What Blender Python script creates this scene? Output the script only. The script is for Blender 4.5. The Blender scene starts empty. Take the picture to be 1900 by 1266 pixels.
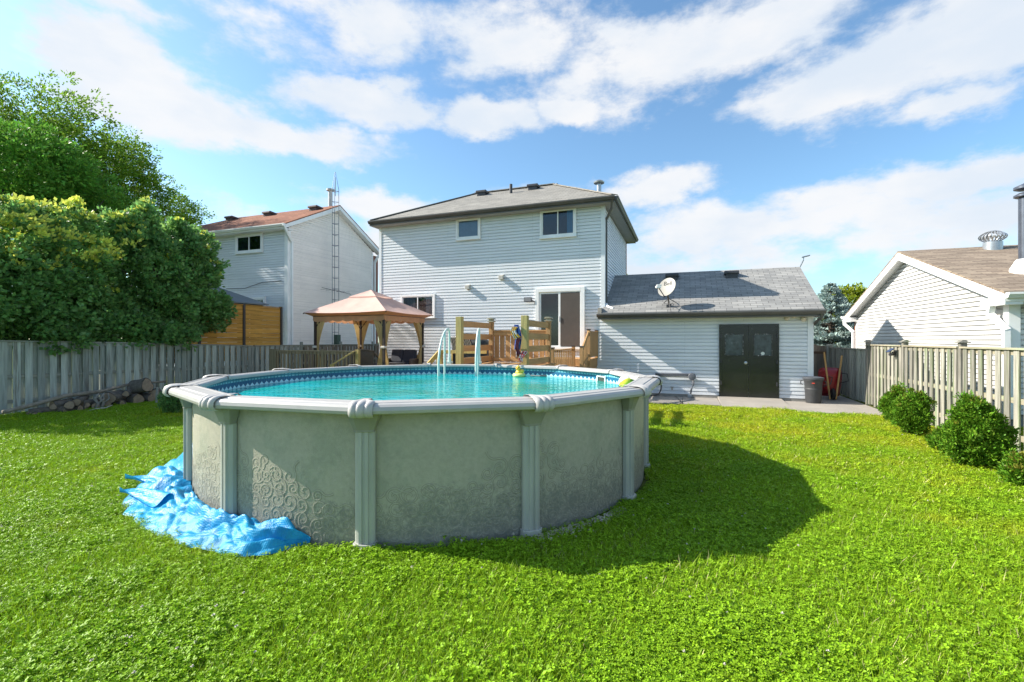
import bpy, math, random
import numpy as np
from mathutils import Vector, Matrix

R = math.radians
rnd = random.Random(7)
rng = np.random.default_rng(7)

# ---------------------------------------------------------------- camera
sc = bpy.context.scene
col = sc.collection
YAW = R(20.27)
CS, SN = math.cos(YAW), math.sin(YAW)
FPX, HZ, CX, CH = 868.0, 631.0, 950.0, 1.8
cam_d = bpy.data.cameras.new('camera')
cam = bpy.data.objects.new('camera', cam_d)
col.objects.link(cam)
cam.location = (0, 0, CH)
cam.rotation_euler = (R(90), 0, YAW)
cam_d.sensor_width = 36
cam_d.lens = FPX / 1900 * 36
cam_d.shift_y = -2 / 1900
cam_d.clip_start = 0.05
cam_d.clip_end = 2000
sc.camera = cam

# ---------------------------------------------------------------- light
SUN = Vector((1, .2, -.683)).normalized()
EXPOSURE = 0.95
sc.view_settings.view_transform = 'Standard'
sc.view_settings.look = 'None'
sc.view_settings.exposure = EXPOSURE
sc.view_settings.gamma = 1
sd = bpy.data.lights.new('sun', 'SUN')
sd.energy = 5.0
sd.angle = R(.5)
sd.color = (1, .93, .82)
so = bpy.data.objects.new('sun', sd)
col.objects.link(so)
so.rotation_euler = SUN.to_track_quat('-Z', 'Y').to_euler()


def px_dir(px, py):
    t = (px - CX) / FPX
    return Vector((-SN + t * CS, CS + t * SN, (HZ - py) / FPX))


def atY(px, py, Y):
    d = px_dir(px, py)
    k = Y / d.y
    return Vector((d.x * k, Y, CH + d.z * k))


def atX(px, py, X):
    d = px_dir(px, py)
    k = X / d.x
    return Vector((X, d.y * k, CH + d.z * k))


def atZ(px, py, z=0.0):
    d = px_dir(px, py)
    k = (z - CH) / d.z
    return Vector((d.x * k, d.y * k, z))


def build_world():
    w = bpy.data.worlds.new('World')
    sc.world = w
    w.use_nodes = True
    nt = w.node_tree
    N = nt.nodes
    L = nt.links
    N.clear()
    out = N.new('ShaderNodeOutputWorld')
    sky = N.new('ShaderNodeTexSky')
    sky.sky_type = 'NISHITA'
    sky.sun_disc = False
    sky.sun_elevation = math.asin(-SUN.z)
    sky.sun_rotation = math.atan2(-SUN.x, -SUN.y)
    sky.altitude = 200
    sky.air_density = 1.0
    sky.dust_density = 1.0
    sky.ozone_density = 1.5
    bg = N.new('ShaderNodeBackground')
    bg.inputs['Strength'].default_value = 0.12
    tint = N.new('ShaderNodeMix')
    tint.data_type = 'RGBA'
    tint.blend_type = 'MULTIPLY'
    tint.inputs['Factor'].default_value = 1
    L.new(sky.outputs[0], tint.inputs['A'])
    tint.inputs['B'].default_value = (.80, 1.0, 1.05, 1)
    L.new(tint.outputs['Result'], bg.inputs[0])
    geo = N.new('ShaderNodeTexCoord')
    sep = N.new('ShaderNodeSeparateXYZ')
    L.new(geo.outputs['Generated'], sep.inputs[0])

    def M(op, a, b=None, clamp=False):
        n = N.new('ShaderNodeMath')
        n.operation = op
        n.use_clamp = clamp
        for i, v in enumerate((a, b)):
            if v is None:
                continue
            if isinstance(v, (int, float)):
                n.inputs[i].default_value = v
            else:
                L.new(v, n.inputs[i])
        return n.outputs[0]
    az = M('ARCTAN2', sep.outputs[0], sep.outputs[1])
    el = M('ARCSINE', sep.outputs[2])
    comb = N.new('ShaderNodeCombineXYZ')
    L.new(az, comb.inputs[0])
    L.new(el, comb.inputs[1])

    def noise(scale, detail, rough, sx=1, sy=1, off=0):
        mp = N.new('ShaderNodeMapping')
        mp.inputs['Scale'].default_value = (sx, sy, 1)
        mp.inputs['Location'].default_value = (off, off * .7, 0)
        L.new(comb.outputs[0], mp.inputs[0])
        n = N.new('ShaderNodeTexNoise')
        n.inputs['Scale'].default_value = scale
        n.inputs['Detail'].default_value = detail
        n.inputs['Roughness'].default_value = rough
        L.new(mp.outputs[0], n.inputs['Vector'])
        return n
    wn = noise(8, 6, .62, .8, 1.2, 3.1)
    vs = N.new('ShaderNodeVectorMath')
    vs.operation = 'SUBTRACT'
    L.new(wn.outputs['Color'], vs.inputs[0])
    vs.inputs[1].default_value = (.5, .5, .5)
    vm = N.new('ShaderNodeVectorMath')
    vm.operation = 'MULTIPLY'
    L.new(vs.outputs[0], vm.inputs[0])
    vm.inputs[1].default_value = (.12, .09, 0)
    va = N.new('ShaderNodeVectorMath')
    va.operation = 'ADD'
    L.new(comb.outputs[0], va.inputs[0])
    L.new(vm.outputs[0], va.inputs[1])
    blobs = [(190, 110, 125, 75, 1.5), (255, 165, 120, 60, 1.4), (115, 95, 55, 45, 1.2), (330, 200, 170, 62, 1.1), (520, 262, 210, 36, 1.1), (690, 195, 150, 42, 1.15),
             (900, 225, 95, 38, 1.1), (250, 15, 130, 40, .8), (480, 60, 150, 60, .72), (700, 50, 200, 70, .8),
             (930, 80, 220, 85, .85), (1180, 120, 220, 95, .92), (1060, 205, 60, 25, .9), (1400, 60, 230, 80, .9),
             (1620, 130, 260, 100, 1.25), (1850, 60, 220, 110, 1.2), (1480, 190, 120, 45, 1.1), (1750, 200, 170, 38, .95),
             (1230, 350, 120, 34, 1.05), (1040, 372, 140, 30, .8), (720, 385, 150, 28, .75), (440, 385, 110, 28, .6),
             (1780, 330, 260, 42, .95), (1500, 370, 230, 34, .7), (1330, 440, 330, 60, .95), (1750, 430, 330, 70, 1.0),
             (950, 480, 900, 70, .8), (-250, 150, 200, 120, 1.1), (2300, 250, 300, 130, 1.1), (2500, 60, 250, 90, .9)]
    mx = None
    for (px, py, rx, ry, wt) in blobs:
        d = px_dir(px, py)
        a = math.atan2(d.x, d.y)
        e = math.atan2(d.z, math.hypot(d.x, d.y))
        d2 = px_dir(px + rx, py)
        ra = abs(math.atan2(d2.x, d2.y) - a)
        d3 = px_dir(px, py - ry)
        re = abs(math.atan2(d3.z, math.hypot(d3.x, d3.y)) - e)
        s = N.new('ShaderNodeVectorMath')
        s.operation = 'SUBTRACT'
        L.new(va.outputs[0], s.inputs[0])
        s.inputs[1].default_value = (a, e, 0)
        m = N.new('ShaderNodeVectorMath')
        m.operation = 'MULTIPLY'
        L.new(s.outputs[0], m.inputs[0])
        m.inputs[1].default_value = (1 / ra, 1 / re, 0)
        ln = N.new('ShaderNodeVectorMath')
        ln.operation = 'LENGTH'
        L.new(m.outputs[0], ln.inputs[0])
        f = M('SUBTRACT', 1.35, ln.outputs['Value'])
        f = M('MULTIPLY', f, .75 * wt)
        f = M('MINIMUM', f, wt * .82)
        mx = f if mx is None else M('MAXIMUM', mx, f)
    fn = noise(7, 9, .62, .75, 1.5, 11)
    dens = M('ADD', M('ADD', mx, .15), M('MULTIPLY', M('SUBTRACT', fn.outputs[0], .5), 2.3))
    # clouds elsewhere round the sky, from noise alone
    gn = noise(2.4, 8, .6, .7, 1.6, 23)
    away = N.new('ShaderNodeMapRange')
    L.new(M('ABSOLUTE', M('ADD', az, YAW)), away.inputs[0])
    away.inputs[1].default_value = 1.1
    away.inputs[2].default_value = 1.5
    g = M('MULTIPLY', M('ADD', M('MULTIPLY', M('SUBTRACT', gn.outputs[0], .5), 4), .25), away.outputs[0])
    dens = M('MAXIMUM', dens, g)
    mr = N.new('ShaderNodeMapRange')
    mr.interpolation_type = 'SMOOTHSTEP'
    L.new(dens, mr.inputs[0])
    mr.inputs[1].default_value = .16
    mr.inputs[2].default_value = .80
    mr.inputs[4].default_value = .97
    sh = noise(4, 6, .55, .7, 1.5, 31)
    cr = N.new('ShaderNodeMapRange')
    cr.interpolation_type = 'SMOOTHSTEP'
    cr.inputs[1].default_value = .35
    cr.inputs[2].default_value = .62
    L.new(sh.outputs[0], cr.inputs[0])
    mixc = N.new('ShaderNodeMix')
    mixc.data_type = 'RGBA'
    L.new(cr.outputs[0], mixc.inputs['Factor'])
    mixc.inputs['A'].default_value = (.78, .86, .96, 1)
    mixc.inputs['B'].default_value = (.96, .97, .99, 1)
    cb = N.new('ShaderNodeBackground')
    cb.inputs['Strength'].default_value = .515
    L.new(mixc.outputs['Result'], cb.inputs[0])
    ms = N.new('ShaderNodeMixShader')
    L.new(mr.outputs[0], ms.inputs[0])
    L.new(bg.outputs[0], ms.inputs[1])
    L.new(cb.outputs[0], ms.inputs[2])
    L.new(ms.outputs[0], out.inputs[0])


build_world()

# ---------------------------------------------------------------- object helpers
OFF = {}


def set_tag(o, label=None, cat=None, group=None, kind=None):
    if label:
        o['label'] = label
    if cat:
        o['category'] = cat
    if group:
        o['group'] = group
    if kind:
        o['kind'] = kind
    return o


def thing(name, label, cat, loc=(0, 0, 0), group=None, rz=0):
    o = bpy.data.objects.new(name, None)
    o.empty_display_size = .1
    col.objects.link(o)
    o.location = loc
    o.rotation_euler = (0, 0, rz)
    OFF[o] = Vector(loc)
    return set_tag(o, label, cat, group)


class MB:
    def __init__(s):
        s.v = []
        s.f = []
        s.m = []
        s.M = None

    def add(s, vs, fs, mi=0):
        b = len(s.v)
        if s.M is not None:
            vs = [s.M @ Vector(p) for p in vs]
        s.v.extend([tuple(p) for p in vs])
        for q in fs:
            s.f.append(tuple(b + i for i in q))
            s.m.append(mi)
        return s

    def box(s, x0, x1, y0, y1, z0, z1, mi=0):
        if x0 > x1: x0, x1 = x1, x0
        if y0 > y1: y0, y1 = y1, y0
        if z0 > z1: z0, z1 = z1, z0
        vs = [(x0, y0, z0), (x1, y0, z0), (x1, y1, z0), (x0, y1, z0), (x0, y0, z1), (x1, y0, z1), (x1, y1, z1), (x0, y1, z1)]
        return s.add(vs, [(0, 3, 2, 1), (4, 5, 6, 7), (0, 1, 5, 4), (1, 2, 6, 5), (2, 3, 7, 6), (3, 0, 4, 7)], mi)

    def bar(s, p, q, w, h, mi=0, up=(0, 0, 1)):
        """box from p to q; w across, h along up"""
        p = Vector(p)
        q = Vector(q)
        d = (q - p)
        d.normalize()
        u = Vector(up)
        if abs(d.dot(u)) > .98:
            u = Vector((0, 1, 0))
        a = d.cross(u).normalized()
        b = a.cross(d).normalized()
        vs = []
        for e in (p, q):
            for (i, j) in ((-1, -1), (1, -1), (1, 1), (-1, 1)):
                vs.append(e + a * (i * w / 2) + b * (j * h / 2))
        return s.add(vs, [(0, 1, 2, 3), (7, 6, 5, 4), (0, 4, 5, 1), (1, 5, 6, 2), (2, 6, 7, 3), (3, 7, 4, 0)], mi)

    def tube(s, pts, r, n=8, mi=0, cap=True):
        pts = [Vector(p) for p in pts]
        rs = r if isinstance(r, (list, tuple)) else [r] * len(pts)
        vs = []
        prev = None
        for i, p in enumerate(pts):
            d = (pts[min(i + 1, len(pts) - 1)] - pts[max(i - 1, 0)])
            if d.length < 1e-9:
                d = Vector((0, 0, 1))
            d.normalize()
            if prev is None:
                a = d.orthogonal().normalized()
            else:
                a = (prev - d * prev.dot(d))
                a = a.normalized() if a.length > 1e-6 else d.orthogonal().normalized()
            prev = a
            b = d.cross(a)
            for k in range(n):
                t = 2 * math.pi * k / n
                vs.append(p + (a * math.cos(t) + b * math.sin(t)) * rs[i])
        fs = []
        for i in range(len(pts) - 1):
            for k in range(n):
                k2 = (k + 1) % n
                fs.append((i * n + k, i * n + k2, (i + 1) * n + k2, (i + 1) * n + k))
        if cap:
            fs.append(tuple(range(n - 1, -1, -1)))
            fs.append(tuple((len(pts) - 1) * n + k for k in range(n)))
        return s.add(vs, fs, mi)

    def lathe(s, prof, c=(0, 0, 0), n=24, mi=0):
        vs = []
        for (r, z) in prof:
            for k in range(n):
                t = 2 * math.pi * k / n
                vs.append((c[0] + r * math.cos(t), c[1] + r * math.sin(t), c[2] + z))
        fs = []
        for i in range(len(prof) - 1):
            for k in range(n):
                k2 = (k + 1) % n
                fs.append((i * n + k, i * n + k2, (i + 1) * n + k2, (i + 1) * n + k))
        if prof[0][0] > 1e-4:
            fs.append(tuple(range(n - 1, -1, -1)))
        if prof[-1][0] > 1e-4:
            fs.append(tuple((len(prof) - 1) * n + k for k in range(n)))
        return s.add(vs, fs, mi)

    def prism(s, poly, axis, a0, a1, mi=0):
        """poly of 2d points extruded along axis 'x','y','z'"""
        def P(u, v, w):
            return {'x': (w, u, v), 'y': (u, w, v), 'z': (u, v, w)}[axis]
        n = len(poly)
        vs = [P(u, v, a0) for u, v in poly] + [P(u, v, a1) for u, v in poly]
        fs = [tuple(range(n - 1, -1, -1)), tuple(range(n, 2 * n))]
        for i in range(n):
            j = (i + 1) % n
            fs.append((i, j, n + j, n + i))
        return s.add(vs, fs, mi)

    def grid(s, fn, nu, nv, mi=0):
        vs = [fn(i / nu, j / nv) for i in range(nu + 1) for j in range(nv + 1)]
        fs = [(i * (nv + 1) + j, (i + 1) * (nv + 1) + j, (i + 1) * (nv + 1) + j + 1, i * (nv + 1) + j + 1)
              for i in range(nu) for j in range(nv)]
        return s.add(vs, fs, mi)

    def build(s, name, mats, parent=None, smooth=False, loc=None, uv=False, bevel=0, fixn=True):
        if parent is not None:
            off = OFF[parent]
        else:
            off = Vector(loc) if loc is not None else Vector((0, 0, 0))
        me = bpy.data.meshes.new(name)
        me.from_pydata([(x - off.x, y - off.y, z - off.z) for x, y, z in s.v], [], s.f)
        if not isinstance(mats, (list, tuple)):
            mats = [mats]
        for m in mats:
            me.materials.append(m)
        if len(mats) > 1:
            me.polygons.foreach_set('material_index', s.m)
        if fixn:
            import bmesh
            bm = bmesh.new()
            bm.from_mesh(me)
            bmesh.ops.recalc_face_normals(bm, faces=bm.faces)
            bm.to_mesh(me)
            bm.free()
        if smooth:
            me.polygons.foreach_set('use_smooth', [True] * len(me.polygons))
            if isinstance(smooth, (int, float)) and smooth is not True:
                me.set_sharp_from_angle(angle=R(smooth))
        if uv:
            ul = me.uv_layers.new(name='UVMap')
            for p in me.polygons:
                n = p.normal
                t = Vector((0, 0, 1)).cross(n)
                if t.length < 1e-3:
                    t = Vector((1, 0, 0))
                t.normalize()
                b = n.cross(t)
                for li in p.loop_indices:
                    c = me.vertices[me.loops[li].vertex_index].co + off
                    ul.data[li].uv = (c.dot(t), c.dot(b))
        me.update()
        o = bpy.data.objects.new(name, me)
        col.objects.link(o)
        if parent is not None:
            o.parent = parent
            OFF[o] = off
        else:
            o.location = off
            OFF[o] = off
        if bevel:
            bv = o.modifiers.new('bevel', 'BEVEL')
            bv.width = bevel
            bv.segments = 2
            bv.limit_method = 'ANGLE'
        return o


def np_mesh(name, verts, quads, mats, midx=None, parent=None, loc=(0, 0, 0), smooth=False):
    """verts (n,3) world, quads (m,4)"""
    off = OFF[parent] if parent is not None else Vector(loc)
    verts = verts - np.array(off)
    me = bpy.data.meshes.new(name)
    me.vertices.add(len(verts))
    me.vertices.foreach_set('co', verts.astype(np.float32).ravel())
    k = quads.shape[1]
    me.loops.add(quads.size)
    me.loops.foreach_set('vertex_index', quads.astype(np.int32).ravel())
    me.polygons.add(len(quads))
    me.polygons.foreach_set('loop_start', np.arange(0, quads.size, k, dtype=np.int32))
    me.polygons.foreach_set('loop_total', np.full(len(quads), k, dtype=np.int32))
    for m in (mats if isinstance(mats, (list, tuple)) else [mats]):
        me.materials.append(m)
    if midx is not None:
        me.polygons.foreach_set('material_index', midx.astype(np.int32))
    if smooth:
        me.polygons.foreach_set('use_smooth', np.ones(len(quads), dtype=bool))
    me.update(calc_edges=True)
    me.validate()
    o = bpy.data.objects.new(name, me)
    col.objects.link(o)
    OFF[o] = off
    if parent is not None:
        o.parent = parent
    else:
        o.location = off
    return o


def copy_tree(o, loc=None, rz=None, parent=None):
    c = o.copy()
    col.objects.link(c)
    if parent is not None:
        c.parent = parent
    if loc is not None:
        c.location = loc
        OFF[c] = Vector(loc)
    if rz is not None:
        c.rotation_euler = (0, 0, rz)
    for ch in list(o.children):
        copy_tree(ch, parent=c)
    return c


# ---------------------------------------------------------------- materials
MATS = {}


def mat(name, c, rough=.6, var=.12, scale=6., stretch=(1, 1, 1), bump=0., bscale=None, isl=0., metal=0., spec=.5,
        c2=None, c2scale=1.5, c2amt=.5, transl=0., coat=0., hue=0., detail=5):
    if name in MATS:
        return MATS[name]
    m = bpy.data.materials.new(name)
    MATS[name] = m
    m.use_nodes = True
    nt = m.node_tree
    N, L = nt.nodes, nt.links
    b = N['Principled BSDF']
    b.inputs['Roughness'].default_value = rough
    b.inputs['Metallic'].default_value = metal
    b.inputs['Specular IOR Level'].default_value = spec
    b.inputs['Coat Weight'].default_value = coat
    tc = N.new('ShaderNodeTexCoord')
    mp = N.new('ShaderNodeMapping')
    mp.inputs['Scale'].default_value = stretch
    L.new(tc.outputs['Object'], mp.inputs[0])
    n1 = N.new('ShaderNodeTexNoise')
    n1.inputs['Scale'].default_value = scale
    n1.inputs['Detail'].default_value = detail
    n1.inputs['Roughness'].default_value = .6
    L.new(mp.outputs[0], n1.inputs['Vector'])
    rampf = N.new('ShaderNodeMapRange')
    rampf.inputs[1].default_value = .3
    rampf.inputs[2].default_value = .7
    rampf.inputs[3].default_value = 1 - var
    rampf.inputs[4].default_value = 1 + var
    L.new(n1.outputs[0], rampf.inputs[0])
    val = rampf.outputs[0]
    geo = N.new('ShaderNodeNewGeometry')
    if isl:
        ir = N.new('ShaderNodeMapRange')
        ir.inputs[3].default_value = 1 - isl
        ir.inputs[4].default_value = 1 + isl
        L.new(geo.outputs['Random Per Island'], ir.inputs[0])
        mu = N.new('ShaderNodeMath')
        mu.operation = 'MULTIPLY'
        L.new(val, mu.inputs[0])
        L.new(ir.outputs[0], mu.inputs[1])
        val = mu.outputs[0]
    hsv = N.new('ShaderNodeHueSaturation')
    L.new(val, hsv.inputs['Value'])
    if hue:
        wn = N.new('ShaderNodeTexWhiteNoise')
        wn.noise_dimensions = '1D'
        L.new(geo.outputs['Random Per Island'], wn.inputs['W'])
        hr = N.new('ShaderNodeMapRange')
        hr.inputs[3].default_value = .5 - hue
        hr.inputs[4].default_value = .5 + hue
        L.new(wn.outputs['Value'], hr.inputs[0])
        L.new(hr.outputs[0], hsv.inputs['Hue'])
    if c2:
        n2 = N.new('ShaderNodeTexNoise')
        n2.inputs['Scale'].default_value = c2scale
        n2.inputs['Detail'].default_value = 6
        n2.inputs['Roughness'].default_value = .65
        L.new(mp.outputs[0], n2.inputs['Vector'])
        r2 = N.new('ShaderNodeMapRange')
        r2.interpolation_type = 'SMOOTHSTEP'
        r2.inputs[1].default_value = .65 - .3 * c2amt
        r2.inputs[2].default_value = .8 - .3 * c2amt
        L.new(n2.outputs[0], r2.inputs[0])
        mx = N.new('ShaderNodeMix')
        mx.data_type = 'RGBA'
        L.new(r2.outputs[0], mx.inputs['Factor'])
        mx.inputs['A'].default_value = (*c, 1)
        mx.inputs['B'].default_value = (*c2, 1)
        L.new(mx.outputs['Result'], hsv.inputs['Color'])
    else:
        hsv.inputs['Color'].default_value = (*c, 1)
    L.new(hsv.outputs[0], b.inputs['Base Color'])
    if bump:
        n3 = N.new('ShaderNodeTexNoise')
        n3.inputs['Scale'].default_value = bscale or scale * 3
        n3.inputs['Detail'].default_value = 4
        L.new(mp.outputs[0], n3.inputs['Vector'])
        bp = N.new('ShaderNodeBump')
        bp.inputs['Strength'].default_value = min(1, bump)
        bp.inputs['Distance'].default_value = .01
        L.new(n3.outputs[0], bp.inputs['Height'])
        L.new(bp.outputs[0], b.inputs['Normal'])
    if transl:
        tr = N.new('ShaderNodeBsdfTranslucent')
        L.new(hsv.outputs[0], tr.inputs[0])
        ms = N.new('ShaderNodeMixShader')
        ms.inputs[0].default_value = transl
        L.new(b.outputs[0], ms.inputs[1])
        L.new(tr.outputs[0], ms.inputs[2])
        L.new(ms.outputs[0], N['Material Output'].inputs[0])
    return m


def wood(name, c, axis='z', isl=.22, var=.25, c2=None, rough=.8, amt=.5, hue=.0):
    st = {'x': (.06, 1, 1), 'y': (1, .06, 1), 'z': (1, 1, .06)}[axis]
    return mat(name, c, rough, var, 26, st, bump=.5, bscale=60, isl=isl, spec=.25, c2=c2, c2scale=9, c2amt=amt, hue=hue)


def shingle(name, c1, c2, mortar, bw=.3, rh=.14, dirt=.25):
    m = bpy.data.materials.new(name)
    m.use_nodes = True
    N, L = m.node_tree.nodes, m.node_tree.links
    b = N['Principled BSDF']
    b.inputs['Roughness'].default_value = .9
    b.inputs['Specular IOR Level'].default_value = .2
    uv = N.new('ShaderNodeTexCoord')
    br = N.new('ShaderNodeTexBrick')
    br.inputs['Scale'].default_value = 1
    br.inputs['Brick Width'].default_value = bw
    br.inputs['Row Height'].default_value = rh
    br.inputs['Mortar Size'].default_value = .006
    br.inputs['Mortar Smooth'].default_value = .3
    br.inputs['Color1'].default_value = (*c1, 1)
    br.inputs['Color2'].default_value = (*c2, 1)
    br.inputs['Mortar'].default_value = (*mortar, 1)
    L.new(uv.outputs['UV'], br.inputs['Vector'])
    n = N.new('ShaderNodeTexNoise')
    n.inputs['Scale'].default_value = 1.3
    n.inputs['Detail'].default_value = 8
    n.inputs['Roughness'].default_value = .7
    L.new(uv.outputs['UV'], n.inputs['Vector'])
    n2 = N.new('ShaderNodeTexNoise')
    n2.inputs['Scale'].default_value = 90
    n2.inputs['Detail'].default_value = 3
    L.new(uv.outputs['UV'], n2.inputs['Vector'])
    ad = N.new('ShaderNodeMath')
    ad.operation = 'ADD'
    L.new(n.outputs[0], ad.inputs[0])
    L.new(n2.outputs[0], ad.inputs[1])
    mr = N.new('ShaderNodeMapRange')
    mr.inputs[1].default_value = .7
    mr.inputs[2].default_value = 1.3
    mr.inputs[3].default_value = 1 - dirt
    mr.inputs[4].default_value = 1 + dirt
    L.new(ad.outputs[0], mr.inputs[0])
    hs = N.new('ShaderNodeHueSaturation')
    L.new(br.outputs['Color'], hs.inputs['Color'])
    L.new(mr.outputs[0], hs.inputs['Value'])
    L.new(hs.outputs[0], b.inputs['Base Color'])
    bp = N.new('ShaderNodeBump')
    bp.inputs['Strength'].default_value = .8
    bp.inputs['Distance'].default_value = .008
    bp.invert = True
    L.new(br.outputs['Fac'], bp.inputs['Height'])
    bp2 = N.new('ShaderNodeBump')
    bp2.inputs['Strength'].default_value = .4
    bp2.inputs['Distance'].default_value = .004
    L.new(n2.outputs[0], bp2.inputs['Height'])
    L.new(bp.outputs[0], bp2.inputs['Normal'])
    L.new(bp2.outputs[0], b.inputs['Normal'])
    return m


def siding_mat(name, c):
    m = mat(name, c, rough=.55, var=.05, scale=.9, stretch=(1, 1, 2.5), spec=.35, bump=.12, bscale=9)
    N, L = m.node_tree.nodes, m.node_tree.links
    b = N['Principled BSDF']
    src = b.inputs['Base Color'].links[0].from_socket
    tc = N.new('ShaderNodeTexCoord')
    br = N.new('ShaderNodeTexBrick')
    br.inputs['Scale'].default_value = 1
    br.inputs['Brick Width'].default_value = 3.3
    br.inputs['Row Height'].default_value = .2
    br.inputs['Mortar Size'].default_value = .003
    br.inputs['Color1'].default_value = (1, 1, 1, 1)
    br.inputs['Color2'].default_value = (.95, .955, .96, 1)
    br.inputs['Mortar'].default_value = (.55, .57, .6, 1)
    L.new(tc.outputs['UV'], br.inputs['Vector'])
    mx = N.new('ShaderNodeMix')
    mx.data_type = 'RGBA'
    mx.blend_type = 'MULTIPLY'
    mx.inputs['Factor'].default_value = 1
    L.new(src, mx.inputs['A'])
    L.new(br.outputs['Color'], mx.inputs['B'])
    L.new(mx.outputs['Result'], b.inputs['Base Color'])
    return m


M_SIDE = siding_mat('siding_grey', (.74, .765, .80))
M_SIDEL = siding_mat('siding_left', (.88, .82, .77))  # shaded side wall: warm bounce light put into a lighter, warmer base colour
M_SIDER = siding_mat('siding_white', (.62, .61, .59))
M_TRIM = mat('white_trim', (.82, .82, .81), .45, .05, 3)
M_TRIMG = mat('pale_trim', (.74, .76, .78), .45, .05, 3)
M_GUT = mat('dark_gutter', (.095, .09, .085), .4, .15, 3)
M_SOFF = mat('soffit', (.34, .33, .31), .6, .08, 8)
M_ROOF = shingle('shingle_grey', (.30, .285, .255), (.235, .225, .205), (.10, .095, .09), .3, .14)
M_ROOFG = shingle('shingle_garage', (.31, .305, .29), (.225, .225, .22), (.085, .08, .08), .33, .145)
M_ROOFL = shingle('shingle_red', (.30, .135, .085), (.24, .11, .07), (.12, .06, .045), .3, .14, .35)
M_ROOFR = shingle('shingle_brown', (.33, .265, .20), (.20, .155, .12), (.10, .07, .05), .45, .10, .3)
M_GLASSD = mat('dark_glass', (.012, .016, .02), .04, .2, 2, spec=.8)
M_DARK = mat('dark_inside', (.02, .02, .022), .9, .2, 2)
M_CURT = mat('curtain_grey', (.22, .24, .26), .9, .3, 30, (1, 1, .03))
M_CURTB = mat('curtain_blue', (.12, .33, .48), .9, .25, 40, (1, 1, .03))
M_MET = mat('galvanised', (.42, .44, .46), .35, .15, 6, metal=.7)
M_METD = mat('dark_metal', (.05, .05, .055), .45, .15, 6, metal=.3)
M_BRICK = mat('red_brick', (.26, .11, .075), .9, .3, 14, (1, 1, 4), bump=.5)
M_BLACKP = mat('black_paint', (.012, .013, .012), .22, .4, 3, spec=.6, bump=.15, bscale=5, c2=(.45, .43, .38), c2scale=11, c2amt=.0)
M_CONC = mat('concrete', (.33, .30, .265), .9, .14, 2.2, bump=.4, bscale=60, c2=(.27, .25, .225), c2scale=1.1, c2amt=.6)
M_WLEFT = wood('fence_wood_weathered', (.33, .35, .31), 'z', .3, .3, c2=(.18, .17, .145), amt=.4, hue=.02)
M_WRIGHT = wood('fence_wood_pale', (.255, .242, .205), 'z', .32, .4, c2=(.17, .20, .12), amt=.55, hue=.02)
M_WBACK = wood('fence_wood_dark', (.20, .165, .13), 'z', .25, .25)
M_WDECK = wood('deck_wood', (.43, .26, .12), 'z', .15, .2)
M_WDECKX = wood('deck_wood_x', (.43, .26, .12), 'x', .15, .2)
M_WDECKY = wood('deck_wood_y', (.43, .26, .12), 'y', .15, .2)
M_WGREEN = wood('deck_post_wood', (.43, .33, .13), 'z', .1, .2)
M_WRAIL = wood('rail_wood_weathered', (.27, .21, .13), 'z', .2, .25)
M_WRAILX = wood('rail_wood_weathered_x', (.34, .26, .17), 'x', .2, .25)
M_WORNG = wood('screen_wood', (.52, .27, .055), 'y', .15, .25, c2=(.36, .17, .035))
M_POLE = mat('screen_post', (.04, .03, .025), .6, .2, 5)
M_RAIL = mat('pool_rail', (.42, .405, .385), .38, .07, 5, spec=.5, bump=.06, bscale=300)
M_POST = mat('pool_post', (.40, .405, .365), .42, .10, 7, (1, 1, .3), spec=.5)
M_CAPM = mat('pool_cap', (.45, .43, .41), .45, .06, 9)
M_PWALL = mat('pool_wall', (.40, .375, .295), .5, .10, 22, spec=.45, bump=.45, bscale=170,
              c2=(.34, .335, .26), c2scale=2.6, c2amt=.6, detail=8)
M_SCROLLD = mat('scroll_groove', (.27, .255, .20), .6, .2, 20)


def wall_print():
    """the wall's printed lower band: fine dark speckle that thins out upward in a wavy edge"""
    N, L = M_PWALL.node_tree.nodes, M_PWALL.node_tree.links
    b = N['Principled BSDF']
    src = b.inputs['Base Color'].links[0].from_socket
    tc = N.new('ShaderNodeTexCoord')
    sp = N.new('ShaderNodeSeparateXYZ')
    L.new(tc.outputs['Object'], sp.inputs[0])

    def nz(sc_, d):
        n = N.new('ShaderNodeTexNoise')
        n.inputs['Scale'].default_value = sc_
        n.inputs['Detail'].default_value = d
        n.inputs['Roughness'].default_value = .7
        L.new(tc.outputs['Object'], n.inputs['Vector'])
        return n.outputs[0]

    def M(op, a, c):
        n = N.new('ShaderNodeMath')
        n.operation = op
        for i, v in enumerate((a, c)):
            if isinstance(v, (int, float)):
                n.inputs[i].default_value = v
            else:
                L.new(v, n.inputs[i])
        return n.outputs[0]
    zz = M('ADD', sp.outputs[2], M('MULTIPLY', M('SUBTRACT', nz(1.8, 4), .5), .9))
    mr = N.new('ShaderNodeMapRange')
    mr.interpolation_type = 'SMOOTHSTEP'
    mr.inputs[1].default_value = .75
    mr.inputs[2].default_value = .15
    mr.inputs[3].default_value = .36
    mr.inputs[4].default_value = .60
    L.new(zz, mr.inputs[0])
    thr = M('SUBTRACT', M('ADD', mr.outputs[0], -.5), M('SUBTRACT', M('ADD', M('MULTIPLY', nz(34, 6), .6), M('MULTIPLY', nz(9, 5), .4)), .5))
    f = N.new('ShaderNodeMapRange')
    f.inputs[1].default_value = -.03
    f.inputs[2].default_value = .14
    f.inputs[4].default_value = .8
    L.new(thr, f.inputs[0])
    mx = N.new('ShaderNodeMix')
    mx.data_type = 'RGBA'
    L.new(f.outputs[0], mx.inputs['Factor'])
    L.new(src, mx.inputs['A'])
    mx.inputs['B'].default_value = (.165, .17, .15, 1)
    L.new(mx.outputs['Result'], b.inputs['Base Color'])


wall_print()


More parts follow.
